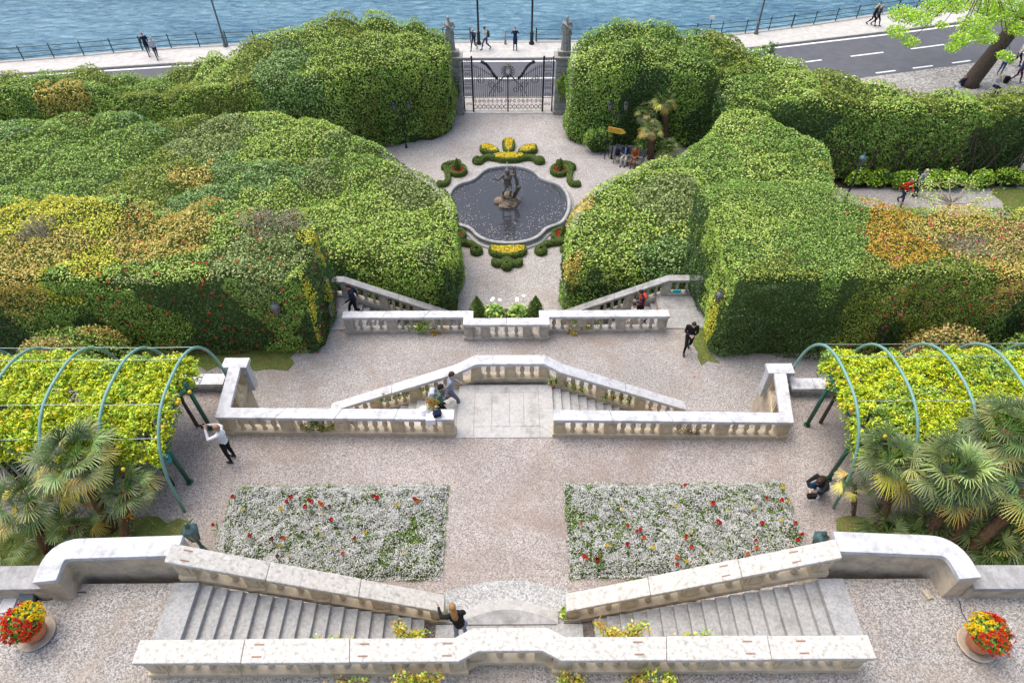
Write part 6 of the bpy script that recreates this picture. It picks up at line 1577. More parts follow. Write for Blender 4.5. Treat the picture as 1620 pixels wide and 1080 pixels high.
# couple climbing the middle stairs
p = person('dark-haired person in green shirt and black trousers climbing the middle stairs', (W(700, 640, 4.2)[0], 12.98, 4.08), -90, 'walk', (.10, .17, .13), BLACK, hair=BLACK, skin=(.5, .28, .18), sleeves=False, voxel=.009)
backpack('pale grey backpack on the person climbing the middle stairs', p, (.50, .52, .60))
p = person('slim person in grey-blue clothes walking just ahead of the green shirt on the stairs', (W(716, 634, 4.3)[0], 13.25, 4.38), -90, 'walk', (.30, .32, .38), (.14, .16, .22), hair=(.05, .03, .02), scale=.98, voxel=.009)
hz = Z2 + .9
b_ = bmesh.new(); lathe(b_, [(.19, 0), (.195, .012), (.10, .02), (.095, .08), (.06, .11), (.01, .115)], seg=22); x, y = W(671, 651, hz); o = obj('sun_hat', b_, M['white'], None, True); o.location = (x, y + .02, hz + .01); o.rotation_euler = (.1, -.12, 0)
tag(o, 'white sun hat lying on the balustrade coping beside the climbing people', 'hat')
b_ = bmesh.new(); x, y = W(676, 655, hz)
for j in range(5):      # folds of a cloth hanging over the edge
    u = j * .055; n_ = [b_.verts.new((x + u + s_, yy, z)) for s_ in (-.03, .03) for yy, z in ((y + .1, hz + .02), (y - .08, hz + .035), (y - .22, hz + .0), (y - .235, hz - .16 - .05 * (j % 3)), (y - .22 - .02 * (j % 2), hz - .36 + .07 * j))]
    for q in range(4): b_.faces.new((n_[q], n_[q + 1], n_[q + 6], n_[q + 5]))
o = obj('white_scarf', b_, M['white']); md = o.modifiers.new('t', 'SOLIDIFY'); md.thickness = .012; tag(o, 'white scarf hanging over the balustrade edge below the sun hat', 'scarf')
b_ = bmesh.new(); box(b_, (0, 0, .10), (.22, .16, .22)); tube(b_, [(-.08, 0, .2), (-.04, 0, .3), (.04, 0, .3), (.08, 0, .2)], .01, 5); x, y = W(691, 655, hz); o = obj('shoulder_bag', b_, cmat(NAVY)); o.location = (x, y - .04, hz); o.rotation_euler = (.2, .15, .4); bevel(o, .04, 3); tag(o, 'small navy bag standing on the balustrade next to the white scarf', 'bag')
x, y = W(684, 645, hz); root = empty('flower_bunch', (x, y + .05, hz + .02), 0, 'bunch of yellow-green leaves and orange flowers lying on the balustrade', 'flowers')
n = 200; P_ = rng.normal(0, .07, (n, 3)) * [1.3, 1.2, .8] + [0, .02, .12]
leaf_mesh('foliage', P_, rng.normal(0, 1, (n, 3)) + [0, 0, 1], np.where(rng.random((n, 1)) < .25, np.array([[.65, .15, .06]]), np.array([[.30, .32, .06]])) * rng.uniform(.7, 1.2, (n, 1)), .09, .05, .6, [M['leaf']], None, root)
b_ = bmesh.new(); tube(b_, [(0, -.15, .03), (0, 0, .07)], [.02, .05], 8); obj('wrapping', b_, cmat((.5, .4, .25)), root)
# middle terrace
p = person('man in black looking down at his phone beside the square-cut right hedge', W3(1085, 556, Z3), 172, 'phone', BLACK, BLACK, hair=(.04, .02, .015), voxel=.009)
phone('white phone in the hands of the man in black', p, (0, .36, 1.16), (.75, .75, .75))
p = person('man in an open navy jacket over a red-brown shirt coming up the left side stairs', (-6.15, 19.35, Z3 + .02), 100, 'walk', NAVY, BLACK, hair=(.05, .02, .015), collar=(.30, .05, .04), voxel=.009)
p = person('person in an orange vest over dark sleeves walking down the right side stairs', (5.42, 19.75, 1.92), 95, 'phone', NAVY, BLACK, hair=(.04, .02, .015), collar=(.75, .08, .03), voxel=.009)
r_ = p; b_ = bmesh.new(); lathe(b_, [(.155, .98), (.175, 1.15), (.195, 1.3), (.17, 1.42)], seg=16, sq=.75); obj('vest', b_, cmat((.72, .07, .02)), p, True)
person('person in a cream dress beside the orange vest on the right side stairs', (5.08, 19.35, 1.74), 100, 'walk', (.62, .58, .50), (.62, .58, .50), hair=(.06, .03, .02), skirt=.5, scale=.93)
# the bench pair
BX, BY = W(990, 262, 0)
broot = empty('park_bench', (BX + .15, BY + .15, 0), R(-22), 'dark slatted park bench under the hedge with two people on it', 'bench')
for k in range(5): b_ = bmesh.new(); box(b_, (0, .02 + k * .095 - .2, .44), (1.9, .075, .03)); obj('seat_slat', b_, M['iron_grey'], broot)
for k in range(5): b_ = bmesh.new(); box(b_, (0, .28 + k * .025, .54 + k * .09), (1.9, .03, .07)); obj('back_slat', b_, M['iron_grey'], broot)
for s in (-.85, 0, .85):
    b_ = bmesh.new(); tube(b_, [(s, -.22, 0), (s, -.2, .42), (s, .22, .42), (s, .40, .95)], .022, 6); tube(b_, [(s, .3, 0), (s, .22, .42)], .022, 6)
    if s: tube(b_, [(s, -.2, .42), (s, -.22, .64), (s, .28, .66)], .018, 6)
    obj('leg', b_, M['iron'], broot)
def onb(x, y): c, s = math.cos(R(-22)), math.sin(R(-22)); return (broot.location[0] + x * c - y * s, broot.location[1] + x * s + y * c, -.02)
person('man in a light blue shirt, dark jacket and cream trousers sitting on the park bench', onb(-.25, .08), 158, 'sit', NAVY, (.62, .57, .48), hair=(.03, .02, .02), collar=(.22, .40, .66), over=dict(hd=(0, .12, 1.18)))
person('person in brown and orange sitting at the far end of the park bench', onb(.35, .08), 158, 'sit', (.30, .09, .03), (.25, .08, .04), hair=(.16, .05, .02), long_hair=True, scale=.93)
backpack('dark bag standing on the park bench', None, NAVY, at_=(*onb(-.72, .05)[:2], .66))
# garden path
p = person('person in a red jacket and dark jeans walking along the garden path', W3(1422, 323, 0), 190, 'walk', (.72, .025, .02), DJEAN, hair=(.32, .30, .28))
p = person('white-haired person in a pale vest with a dark backpack on the garden path', W3(1446, 310, 0), 200, 'stand', (.45, .45, .42), DJEAN, hair=(.62, .58, .55))
backpack('dark blue backpack on the white-haired person', p, NAVY)
# gate group
person('person in a navy coat photographing the garden from outside the gate', W3(815, 79.5, 0), 180, 'photo', (.02, .03, .09), NAVY, hair=(.25, .13, .06), coat=.45)
p = person('fair-haired person in navy with a white bag strolling by the lake lamp', W3(750, 79.5, 0), 150, 'walk', NAVY, DJEAN, hair=(.55, .42, .26), scale=.95)
backpack('small white bag on the back of the fair-haired stroller', p, WHITE, (.22, .12, .3))
p = person('man in a white top and blue jeans striding past the lake lamp', W3(769, 79, 0), 120, 'walk', (.55, .55, .52), JEAN, hair=(.04, .02, .02), scale=1.03)
backpack('green and orange bag on the man striding past the lake lamp', p, (.03, .10, .05), (.30, .18, .5), (0, -.18, 1.15), (.70, .20, .03))
# promenade walkers
person('walker in a dark navy coat next to the railing on the promenade', W3(237, 87.5, 0), 215, 'walk', NAVY, (.05, .06, .10), hair=(.22, .12, .12), coat=.2)
person('walker in a pale grey jacket beside the one in navy on the promenade', W3(250, 93, 0), 215, 'walk', (.52, .54, .60), DJEAN, hair=(.5, .42, .3), scale=.95)
p = person('blonde walker in black on the road-side promenade by the railing', W3(1377, 40.5, 0), -100, 'walk', BLACK, BLACK, hair=(.62, .50, .30), long_hair=True)
person('second walker in dark clothes arm in arm with the blonde one', W3(1384, 41, 0), -100, 'walk', (.05, .05, .07), BLACK, hair=(.50, .30, .16), long_hair=True, scale=.97)
person('walker in dark clothes on the far paving under the tree leaves', W3(1529, 12, 0), -60, 'walk', NAVY, BLACK, hair=(.3, .12, .08))
# group under the tree
p = person('man in a white shirt with an orange shoulder bag on the cobbles', W3(1604, 104, -.15), -100, 'walk', (.62, .62, .60), BLACK, hair=(.05, .03, .02), scale=1.03)
b_ = bmesh.new(); box(b_, (0, 0, 0), (.12, .34, .26)); o = obj('shoulder_bag', b_, cmat((.60, .17, .04))); o.location = lp(p, (-.26, .1, .98)); bevel(o, .04, 3); tag(o, 'orange shoulder bag of the man in the white shirt', 'bag')
person('person in a pale top and blue jeans under the leaves of the big tree', W3(1580, 118, -.15), 160, 'stand', (.65, .65, .62), JEAN, hair=(.4, .28, .15), shoes=(.3, .06, .05))
person('person in navy and dark red trousers at the cobbles, at the picture edge', W3(1605, 130, -.15), -90, 'walk', (.03, .06, .15), (.12, .02, .04), hair=(.25, .1, .05), shoes=(.25, .03, .03))
person('person in dark blue standing outermost at the cobbles', W3(1622, 133, -.15), -120, 'stand', (.03, .06, .14), NAVY, hair=(.1, .05, .03))
backpack('black backpack standing on the cobbles near the big tree', None, BLACK, (.34, .24, .46), (*W(1590, 131, -.15), .09))
person('seated person in navy at the foot of the big tree, seen over the hedge', W3(1515, 148, -.15), 20, 'sit', NAVY, (.5, .5, .55), hair=(.45, .25, .15))
person('seated person with a pale yellow cap behind the tall hedge', W3(1569, 147, -.15), 180, 'sit', (.5, .5, .48), NAVY, hair=(.62, .5, .15))

# ---------------------------------------------------------------- gate
gy = W(803, 177, 0)[1]
gx = [W(px, 177, 0)[0] for px in (735.5, 749.5, 803.7, 858, 872.5)]
def pier(x, label, ivy):
    root = wroot('gate_pier', (x, gy, 0), label, 'gate pier')
    b = bmesh.new(); z = 0
    for i in range(9):
        hh = .40; wv_ = .78 + (.04 if i % 2 else 0)
        box(b, (x, gy, z + hh / 2), (wv_, wv_, hh - .015)); z += hh
    bevel(wobj('shaft', b, M['greystone'], root), .03)
    b = bmesh.new(); box(b, (x, gy, z + .05), (.92, .92, .1)); box(b, (x, gy, z + .16), (1.04, 1.04, .12)); box(b, (x, gy, .12), (.92, .92, .26)); bevel(wobj('cap', b, M['statue'], root), .02)
    b = bmesh.new(); box(b, (x, gy + .0, z + .36), (.6, .6, .28)); bevel(wobj('pedestal', b, M['statue'], root), .03)
    return z + .5
ztop = pier(W(724.5, 177, 0)[0], 'dark weathered stone gate pier under the statue, left of the gate', 0)
pier(W(885, 177, 0)[0], 'dark weathered stone gate pier under the statue, right of the gate, ivy on its side', 1)
sprig('ivy trailing down the pier right of the gate', (W(888, 177, 0)[0], gy - .5, .9), .9, 2.2, .2, 420, ['fresh', 'mid'], L=.12, name='ivy', cat='ivy')
sprig('tuft of ivy on the pier left of the gate', (W(727, 177, 0)[0], gy - .48, 1.2), .35, 1.4, .1, 120, ['mid', 'dark'], L=.12, name='ivy', cat='ivy')
def statue(x, label, arm):
    st = M['statue']
    o = person(label, (x, gy, ztop), 180, 'stand', BLACK, BLACK, name='statue', mats=[st] * 5, scale=1.18, bald=False, voxel=.012,
               over=dict(elR=(.30, .05, 1.18), wrR=(.12, .2, 1.32) if arm else (.26, .12, .95), elL=(-.28, -.02, 1.2), wrL=(-.08, .17, 1.05), knL=(-.13, .08, .5), hd=(.02, .03, 1.6)))
    b = bmesh.new()
    prof = []
    for k in range(40):      # draped cloth with folds
        a = 2 * math.pi * k / 40; prof.append(a)
    rows = []
    for z, r0 in ((.0, .27), (.25, .25), (.5, .23), (.75, .22), (.95, .20), (1.08, .17)):
        rows.append([b.verts.new(((r0 + .022 * math.sin(9 * a + z * 3)) * math.cos(a), (r0 * .8 + .022 * math.sin(9 * a + z * 3)) * math.sin(a), z)) for a in prof])
    for A, B in zip(rows[:-1], rows[1:]):
        for k in range(40): b.faces.new((A[k], A[(k + 1) % 40], B[(k + 1) % 40], B[k]))
    tube(b, [(.18, .05, 1.4), (0, .15, 1.25), (-.18, .1, 1.05), (-.25, .02, .8)], [.05, .06, .06, .04], 8)
    obj('drapery', b, st, o, True)
    b = bmesh.new(); box(b, (0, 0, -.03), (.62, .56, .1)); bevel(obj('plinth', b, st, o), .03)
statue(W(721, 177, 0)[0] - .08, 'weathered stone statue of a draped figure on the pier left of the gate', 1)
statue(W(889, 177, 0)[0] + .02, 'weathered stone statue of a standing figure on the pier right of the gate', 0)
groot = wroot('iron_gate', (gx[2], gy, 0), 'wide wrought iron garden gate with scrolls and a crowned crest', 'gate')
IR = M['iron']
for i, x in enumerate(gx):
    b = bmesh.new(); tube(b, [(x, gy, 0), (x, gy, 3.72 if i != 2 else 2.5)], .06 if i in (1, 3) else .045, 8); wobj('post', b, IR, groot)
def gtop(u): return 3.15 - 1.0 * math.sin(math.pi * min(1, u) * .5) ** 1.6     # bar height falling from the hinge to the middle
def scroll_pts(cx, cz, r, a0, turns, s=1, n=18):
    return [(cx + s * r * (1 - .8 * k / n) * math.cos(a0 + turns * 2 * math.pi * k / n), gy, cz + r * (1 - .8 * k / n) * math.sin(a0 + turns * 2 * math.pi * k / n)) for k in range(n + 1)]
for s, (xa, xb) in ((1, (gx[1], gx[2])), (-1, (gx[3], gx[2]))):
    b = bmesh.new(); Wd_ = xb - xa; nb = 17
    for k in range(1, nb):
        u = k / nb; x = xa + Wd_ * u; tube(b, [(x, gy, 1.02), (x, gy, gtop(u))], .017, 5)
        tube(b, [(x, gy, gtop(u)), (x, gy, gtop(u) + .14)], [.024, .004], 5)
    for z in (.10, .98, 1.06): tube(b, [(xa, gy, z), (xb, gy, z)], .018, 5)
    tube(b, [(xa + Wd_ * t, gy, gtop(t) - .05) for t in np.linspace(0, 1, 16)], .018, 5)
    nr = 8
    for k in range(nr):
        cx_ = xa + Wd_ * (k + .5) / nr; r0 = abs(Wd_) / nr * .46
        tube(b, [(cx_ + r0 * math.cos(t), gy, .36 + r0 * math.sin(t)) for t in np.linspace(0, 6.283, 13)], .018, 5)
        tube(b, scroll_pts(cx_, .74, r0 * .95, 0, 1.4, 1 if k % 2 else -1), .016, 5)
        tube(b, [(cx_, gy, .1), (cx_, gy, .98)], .009, 4)
    for t0, z0, r0 in ((.25, 2.2, .30), (.55, 1.9, .28), (.78, 1.55, .24)):
        tube(b, scroll_pts(xa + Wd_ * t0, z0, r0, math.pi / 2, 1.5, s), .02, 5)
    for q in range(2): tube(b, [(xa + Wd_ * (.45 + .5 * t ** 1.4 + .12 * q * (1 - t)), gy, 1.06 + 1.5 * t) for t in np.linspace(0, 1, 10)], .02, 5)
    # leafy garland running down towards the middle
    gp = [(xa + Wd_ * (.28 + .42 * t), gy, 3.35 - .95 * t + .12 * math.sin(t * 5)) for t in np.linspace(0, 1, 12)]
    tube(b, gp, .022, 6)
    for q in gp[::1]: ell(b, (q[0], q[1], q[2]), (.10, .05, .09), 6, jitter=.03)
    wobj('gate_leaf', b, IR, groot)
for xa, xb in ((gx[0], gx[1]), (gx[3], gx[4])):
    b = bmesh.new(); Wd_ = xb - xa; m_ = (xa + xb) / 2
    for z in (.10, .98, 1.9, 2.8, 3.6): tube(b, [(xa, gy, z), (xb, gy, z)], .018, 5)
    for z in (.55, 1.2, 1.65, 2.1, 2.55, 3.05, 3.4):
        for s in (-1, 1): tube(b, scroll_pts(m_ + s * Wd_ * .22, z, Wd_ * .2, math.pi / 2, 1.3, s), .016, 5)
    for k in (1, 2, 3): tube(b, [(xa + Wd_ * k / 4, gy, 1.0), (xa + Wd_ * k / 4, gy, 3.6)], .009, 4)
    wobj('side_panel', b, IR, groot)
b = bmesh.new(); cx_ = gx[2]
for r0, z0 in ((.30, 2.75), (.21, 2.75)): tube(b, [(cx_ + r0 * .8 * math.cos(t), gy, z0 + r0 * math.sin(t)) for t in np.linspace(0, 6.283, 19)], .022, 6)
for k in range(16):
    a = k / 16 * 6.283; 
    if 1.2 < a < 1.95: continue
    tube(b, [(cx_ + .30 * math.cos(a) * .8, gy, 2.75 + .30 * math.sin(a)), (cx_ + .46 * math.cos(a + .25) * .9, gy, 2.75 + .42 * math.sin(a + .25)), (cx_ + .50 * math.cos(a + .5) * .9, gy, 2.75 + .46 * math.sin(a + .5))], [.035, .03, .008], 6)
tube(b, [(cx_, gy, 2.45), (cx_, gy, 2.0)], [.06, .03], 6)
wobj('crest', b, IR, groot)
b = bmesh.new()
tube(b, [(cx_ - .16, gy, 3.12), (cx_ + .16, gy, 3.12)], .03, 6)
for k in range(5):
    x = cx_ - .16 + .08 * k; tube(b, [(x, gy, 3.12), (cx_ + (x - cx_) * 1.3, gy, 3.28)], [.02, .014], 5); ell(b, (cx_ + (x - cx_) * 1.3, gy, 3.32), (.03, .03, .03), 6)
tube(b, [(cx_ + .12 * math.cos(t), gy, 2.75 + .16 * math.sin(t)) for t in np.linspace(0, 6.283, 13)], .014, 5)
wobj('crown_ornament', b, mat('gilt', (.42, .34, .16), .5, metal=.3), groot)
b = bmesh.new(); box(b, ((gx[0] + gx[4]) / 2, gy, .0), (gx[4] - gx[0] + .1, .55, .06)); structure(obj('threshold', b, M['pave']))

# ---------------------------------------------------------------- fountain sculpture
fs = wroot('fountain_sculpture', (sc_[0], sc_[1], .2), 'dark weathered figure with raised arm on rocks in the middle of the fountain', 'sculpture')
b = bmesh.new()
for (dx, dy, dz, r0) in ((0, 0, .05, .55), (-.42, .1, .05, .34), (.42, .12, .02, .32), (-.1, -.3, 0, .40), (.28, -.22, 0, .30), (.05, .35, .1, .4), (0, .1, .35, .36), (-.3, -.15, .2, .2)):
    ell(b, (sc_[0] + dx, sc_[1] + dy, .25 + dz), (r0, r0 * .85, r0 * .62), 12, jitter=.03)
wobj('rocks', b, M['rock'], fs)
st = M['fstone']
fig = person('x', (0, 0, 0), 180, 'stand', BLACK, BLACK, name='figure', mats=[st] * 5, scale=1.18, voxel=.014, fat=1.25,
       over=dict(pel=(0, 0, .55), ch=(0, .02, .92), nk=(0, .02, 1.1), hd=(0, .05, 1.25), shL=(-.2, .02, 1.06), elL=(-.36, .12, 1.12), wrL=(-.34, .2, 1.40), shR=(.2, .02, 1.06), elR=(.42, .1, .86), wrR=(.62, .15, .98), knL=(-.16, .3, .42), anL=(-.12, .22, .09), knR=(.18, .25, .35), anR=(.22, .05, .05)))
del fig['label']; del fig['category']
fig.parent = fs; fig.location = (0, 0, .55)
b = bmesh.new(); c = (sc_[0], sc_[1], .2)
# a great fish tail curling up behind the raised arm
tube(b, [(c[0] + .35, c[1] + .1, .6), (c[0] + .55, c[1] + .15, 1.0), (c[0] + .5, c[1] + .2, 1.6), (c[0] + .3, c[1] + .15, 2.0), (c[0] + .35, c[1] + .1, 2.35)], [.13, .12, .09, .06, .03], 9)
for s in (-1, 1): tube(b, [(c[0] + .35, c[1] + .1, 2.3), (c[0] + .35 + s * .12, c[1] + .1, 2.48)], [.05, .02], 6)
for k in range(7): a = k / 7 * 6.28; tube(b, [(c[0] + .08 * math.cos(a), c[1] + .08 * math.sin(a), 2.02), (c[0] + .15 * math.cos(a), c[1] + .15 * math.sin(a), 2.2)], [.03, .008], 5)
ell(b, (c[0] + .62, c[1] + .05, 1.2), (.14, .12, .12), 8, jitter=.02)
wobj('fish_tail', b, st, fs, True)
b = bmesh.new()
tube(b, [(c[0] - .02, c[1], 2.2), (c[0] - .02, c[1], 2.75)], [.012, .02], 5)
tube(b, [(c[0] + .35, c[1] + .1, 2.5), (c[0] + .55, c[1] + .3, 2.2), (c[0] + .75, c[1] + .5, 1.2), (c[0] + .82, c[1] + .6, .25)], [.01, .014, .02, .03], 5)
mj = mat('water_jet', (.8, .85, .9), .1, spec=.8); wobj('water_jet', b, mj, fs)

# ---------------------------------------------------------------- lamps
def lantern(b, c, k=1.0, mi=0, mg=1):
    x, y, z = c
    for (r, zz) in ((.09, 0), (.16, .38)): lathe(b, [(r * k, zz * k), (r * k + .012, zz * k + .02)], (x, y, z), 6, mi)
    lathe(b, [(.085 * k, .02 * k), (.145 * k, .37 * k)], (x, y, z), 6, mg)
    for i in range(6):
        a = i * math.pi / 3; tube(b, [(x + .09 * k * math.cos(a), y + .09 * k * math.sin(a), z), (x + .16 * k * math.cos(a), y + .16 * k * math.sin(a), z + .39 * k)], .009 * k, 4, mi)
    lathe(b, [(.19 * k, .39 * k), (.15 * k, .46 * k), (.06 * k, .54 * k), (.05 * k, .62 * k), (.02 * k, .68 * k)], (x, y, z), 6, mi)
def lamp_post(label, base, arms, h, m='iron', lm='iron_grey', r=.04, heads=None, k=1.2, ornate=False):
    root = empty('lamp_post', base, 0, label, 'lamp post')
    b = bmesh.new(); tube(b, [(0, 0, 0), (0, 0, h)], [r * 1.2, r], 10)
    lathe(b, [(r * 3, 0), (r * 3, .15), (r * 1.9, .22), (r * 1.9, .8), (r * 2.4, .86), (r * 1.3, .95)] if ornate else [(r * 2.5, 0), (r * 2.2, .1), (r * 1.4, .35)], seg=10)
    obj('pole', b, M[m], root, True)
    for dx, dy in arms:
        if dx or dy:
            b = bmesh.new(); tube(b, [(0, 0, h - .1), (dx * .3, dy * .3, h - .35), (dx * .8, dy * .8, h - .3), (dx, dy, h - .02)], .02, 6); obj('arm', b, M[m], root)
        b = bmesh.new(); lantern(b, (dx, dy, h), k); obj('lantern', b, [M[lm], M['glass']], root)
    return root
b0 = W3(643, 234, 0); lamp_post('two-lantern lamp post before the hedge left of the gate', b0, [(-.42, -.1), (.42, .1)], 2.5, 'iron', 'iron', .03, k=1.0)
b0 = W3(967, 251, 0); lamp_post('two-lantern lamp post beside the yellow arrow sign', b0, [(-.42, 0), (.5, 0)], 3.1, 'iron', 'iron', .035, k=1.0)
lamp_post('single-lantern lamp post on the garden path', W3(1335, 322, 0), [(0, 0)], 2.35, 'iron', 'verdigris', .045)
# lanterns on short posts at the stairs
lamp_post('verdigris lantern behind the white balustrade at the left flower bed', W3(326, 874, Z2), [(0, 0)], .75, 'verdigris', 'verdigris', .04, k=1.15)
lamp_post('verdigris lantern behind the white balustrade at the right flower bed', W3(1275, 886, Z2), [(0, 0)], .75, 'verdigris', 'verdigris', .04, k=1.15)
lamp_post('old lantern half sunk in the square-cut hedge with red flowers', (-8.3, 17.6, Z3), [(.05, -.52)], 2.3, 'iron', 'iron_grey', .035, k=.9)
lamp_post('old lantern half sunk in the yellowish corner of the two-tone hedge', (8.1, 17.6, Z3), [(-.52, 0)], 2.3, 'iron', 'iron_grey', .035, k=.9)
for (px, py, lab, m) in ((357, 74, 'tall grey street lamp on the promenade left of the strolling pair', 'iron_grey'), (757.5, 70, 'tall black street lamp with heavy foot, the left one facing the gate', 'iron'), (841, 70, 'tall black street lamp with heavy foot, the right one facing the gate', 'iron'), (1196, 54, 'tall grey street lamp on the promenade by the railing notice', 'iron_grey')):
    lamp_post(lab, W3(px, py, 0), [(0, 0)], 6.6, m, m, .07 if m == 'iron' else .06, k=1.5, ornate=True)
# arrow sign
root = empty('arrow_sign', W3(956, 252, 0), 0, 'yellow-orange arrow sign on a dark stake beside the lamp post', 'sign')
b = bmesh.new(); tube(b, [(0, 0, 0), (.02, .05, 2.15)], .03, 7); tube(b, [(.3, .15, 0), (.02, .05, 1.9)], .015, 6); obj('stake', b, M['iron'], root)
b = bmesh.new(); pts = [(-.0, 0), (.85, -.0), (1.08, .16), (.85, .32), (0, .32)]
lo = [b.verts.new((x, -.02, z)) for x, z in pts]; hi = [b.verts.new((x, .02, z)) for x, z in pts]
b.faces.new(lo); b.faces.new(hi[::-1])
for i in range(5): b.faces.new((lo[i], hi[i], hi[(i + 1) % 5], lo[(i + 1) % 5]))
bmesh.ops.recalc_face_normals(b, faces=b.faces)
o = obj('arrow_board', b, M['yellow_sign'], root); o.location = (0, 0, 1.82); o.rotation_euler = (0, R(6), R(-12))
b = bmesh.new()
for k in range(3):
    for j in range(7):
        if (j + k) % 5 != 4: box(b, (.12 + j * .10, -.024, .08 + k * .08), (.06 + .02 * (j % 2), .003, .022))
o = obj('lettering', b, cmat((.25, .12, .03)), o)

# ---------------------------------------------------------------- promenade railing, notice, post
def railing(label, x0, x1, sp=2.12):
    pts = [p for p in resample(offset_line(le, .2), .2)]
    s = np.concatenate([[0], np.cumsum([np.linalg.norm(b_ - a) for a, b_ in zip(pts[:-1], pts[1:])])]); P_ = np.array(pts)
    k = (P_[:, 0] >= x0) & (P_[:, 0] <= x1); P_ = P_[k]; s = s[k]; s = s - s[0]
    root = wroot('railing', (P_[0][0], P_[0][1], 0), label, 'railing')
    n = int(s[-1] / sp)
    po = [(np.interp(i * s[-1] / n, s, P_[:, 0]), np.interp(i * s[-1] / n, s, P_[:, 1])) for i in range(n + 1)]
    for i, (x, y) in enumerate(po):
        b = bmesh.new(); tube(b, [(x, y, 0), (x, y, 1.04)], .042 if i % 5 else .06, 7); ell(b, (x, y, 1.06), (.05, .05, .05), 7); wobj('post', b, M['green_rail'], root)
    for z in (.25, .58, .95):
        b = bmesh.new(); tube(b, [(x, y, z) for x, y in po], .027, 6); wobj('rail', b, M['green_rail'], root)
railing('dark green three-bar railing along the lake left of the gate', -39, W(748, 66, 0)[0])
railing('dark green three-bar railing along the lake right of the gate', W(848, 66, 0)[0], 46)
b = bmesh.new(); x, y = W(1121, 56, 0); tube(b, [(x, y, 0), (x, y, 1.5)], .03, 7); box(b, (x, y - .03, 1.38), (.42, .03, .28), 0, 1); tag(obj('notice_sign', b, [M['iron'], M['whitepl']]), 'small white notice on a post at the lake railing', 'sign')
b = bmesh.new(); x, y = W(799.5, 70, 0); tube(b, [(x, y, -.1), (x, y, .95)], [.10, .07], 8); ell(b, (x, y, .97), (.09, .09, .07), 8); tag(obj('mooring_post', b, M['greystone'], None, True), 'short grey mooring post at the lake steps opposite the gate', 'post')
# wall corner at the far right and the bollard in the verge
b = bmesh.new(); p0, p1 = W(1500, 12, 0), W(1512, -14, 0); bar(b, (*p0, .5), (*p1, .9), .35, 1.4); structure(obj('wall_end', b, M['kerb']))

# ---------------------------------------------------------------- flower pots, spotlight
def pot(label, base, cols_fn):
    root = empty('flower_pot', base, 0, label, 'flower pot'); root.scale = (.93, .93, .93)
    b = bmesh.new(); lathe(b, [(.28, 0), (.36, .02), (.39, .07), (.37, .08), (.33, .05), (.02, .05)], seg=28); obj('saucer', b, M['stucco'], root, True)
    b = bmesh.new(); lathe(b, [(.20, .055), (.235, .12), (.29, .36), (.30, .40), (.325, .405), (.33, .47), (.30, .475), (.285, .43), (.02, .42)], seg=28); obj('pot', b, M['terracotta'], root, True)
    b = bmesh.new(); ell(b, (0, 0, .62), (.30, .30, .24), 12, jitter=.02); obj('twigs', b, M['core'], root)
    n = 900; d = unit(rng.normal(0, 1, (n, 3))); d[:, 2] = np.abs(d[:, 2]) * 1.1 - .15
    P = d * [.40, .40, .32] * rng.uniform(.8, 1.05, (n, 1)) + [0, 0, .62]
    leaf_mesh('foliage', P, d, paint(np.full(n, PALN.index('mid'))), .09, .05, .6, [M['leaf']], None, root)
    m = 230; d = unit(rng.normal(0, 1, (m, 3))); d[:, 2] = np.abs(d[:, 2]) * 1.1 - .12
    P = d * [.44, .44, .36] * rng.uniform(.96, 1.06, (m, 1)) + [0, 0, .63]
    C = np.array([cols_fn(q) for q in d])
    PP = np.repeat(P, 9, 0); CC = np.repeat(C, 9, 0) * rng.uniform(.8, 1.1, (m * 9, 1)); ND = np.repeat(d, 9, 0)
    bl = leaf_mesh('blossom', PP + rng.normal(0, .016, PP.shape), ND, np.clip(CC, 0, .88), .045, .035, .6, [M['petal']], None, root); bl['kind'] = 'stuff'
YC, RCc, WC, OC = (.85, .60, .02), (.62, .03, .02), (.80, .78, .76), (.75, .14, .02)
pot('terracotta pot of yellow, red and white flowers near the spotlight', W3(60, 1003, Z1), lambda d: YC if d[0] > -.15 and d[1] > -.1 else (WC if d[0] < -.6 and random.random() < .5 else (RCc if random.random() < .8 else OC)))
pot('terracotta pot of yellow, orange, red and white flowers standing in the right gravel', W3(1542, 1020, Z1), lambda d: YC if d[0] < .05 and d[1] > -.1 else (WC if d[0] > .35 and d[1] < .3 and random.random() < .75 else (RCc if random.random() < .6 else OC)))
root = empty('spotlight', W3(50, 948, Z1), 0, 'grey spotlight with a cable lying by the low slab wall', 'spotlight')
b = bmesh.new(); m4 = Matrix.Translation((0, 0, .16)) @ Matrix.Rotation(R(-50), 4, 'X'); bmesh.ops.create_cube(b, size=1, matrix=m4 @ Matrix.Diagonal((.30, .10, .20, 1))); bevel(obj('housing', b, M['iron_grey'], root), .015)
b = bmesh.new(); bmesh.ops.create_cube(b, size=1, matrix=m4 @ Matrix.Translation((0, .053, 0)) @ Matrix.Diagonal((.25, .006, .16, 1))); obj('glass', b, M['glass'], root)
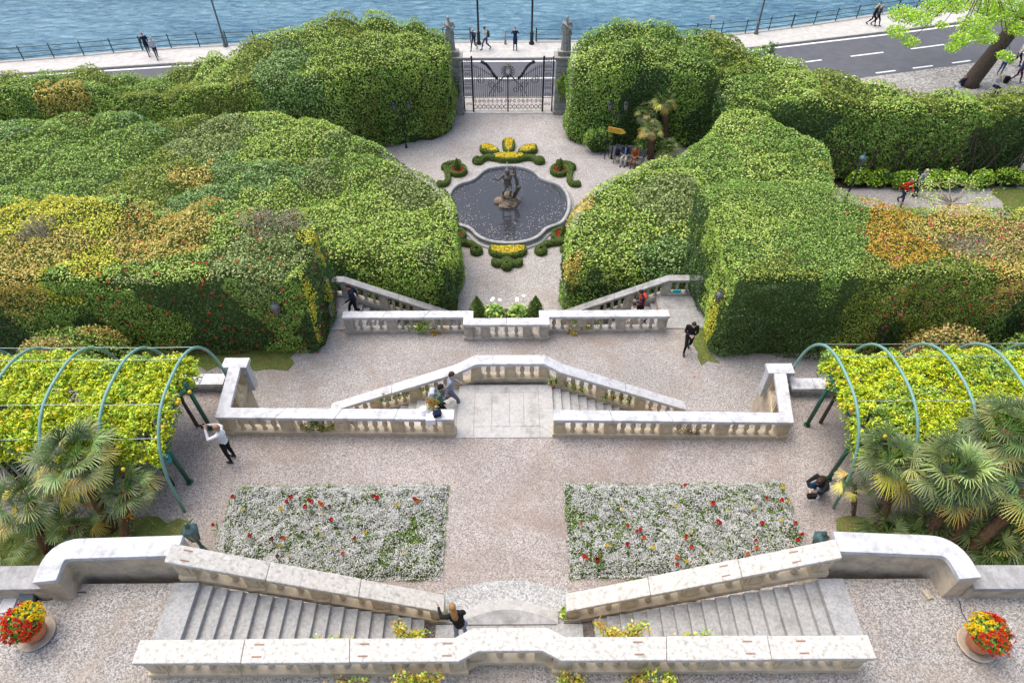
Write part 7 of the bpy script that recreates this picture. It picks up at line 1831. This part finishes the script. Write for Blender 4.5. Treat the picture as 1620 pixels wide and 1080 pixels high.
b = bmesh.new(); box(b, (0, 0, .02), (.3, .2, .03)); tube(b, [(-.16, 0, .03), (-.17, 0, .16)], .012, 5); tube(b, [(.16, 0, .03), (.17, 0, .16)], .012, 5); tube(b, [(.15, 0, .02), (.35, -.02, .012), (.55, .06, .012), (.8, .16, .012), (1.1, .14, .012)], .009, 5); obj('stand', b, M['iron'], root)
b = bmesh.new(); p0 = W3(1518, 950, Z1 + .012); p1 = W3(1531, 985, Z1 + .012); tube(b, [p0, ((p0[0] + p1[0]) / 2 - .04, (p0[1] + p1[1]) / 2, p0[2]), p1], .009, 5); tag(obj('cable', b, M['iron']), 'thin black cable on the gravel beside the right flower pot', 'cable')
b = bmesh.new(); box(b, W3(1467, 940, Z1 + .03), (.13, .2, .07), .3); bevel(tag(obj('brick', b, M['stucco']), 'small pale brick on the gravel at the right parapet end', 'brick'), .01)
b = bmesh.new(); box(b, W3(14, 952, Z1 + .01), (.30, .45, .03), .1); tag(obj('paving_slab', b, M['coping_grey']), 'pale square slab let into the gravel beside the left flower pot', 'slab')
# fallen camellia petals
pt = [(145, 548), (452, 568), (450, 579), (521, 503), (528, 507), (540, 523), (519, 524), (524, 500), (1098, 596), (430, 573)]
P = np.array([W3(a, b_, Z3 + .012 if (a < 545) else Z3 + .012) for a, b_ in pt]); P = np.repeat(P, 4, 0) + rng.normal(0, .02, (len(P) * 4, 3)) * [1, 1, .1]
o = leaf_mesh('fallen_petals', P, np.tile([0, 0, 1.], (len(P), 1)), np.tile([.65, .04, .08], (len(P), 1)), .07, .06, .1, [M['petal']]); o['kind'] = 'stuff'
n = 1500; x = rng.uniform(-9, 9, n); y = rng.uniform(6.9, 11.8, n); k = (vnoise(x, y, 1.4) > .5) & ~((y < 10.1) & (np.abs(x) > 1.5) & (np.abs(x) < 7.8)); x, y = x[k], y[k]
o = leaf_mesh('leaf_litter', np.stack([x, y, np.full(len(x), Z2 + .012)], 1), np.tile([0, 0, 1.], (len(x), 1)), paint(pick(np.arange(len(x)), ['brown', 'brown', 'gold'])) * .7, .05, .025, .25, [M['leaf']]); o['kind'] = 'stuff'
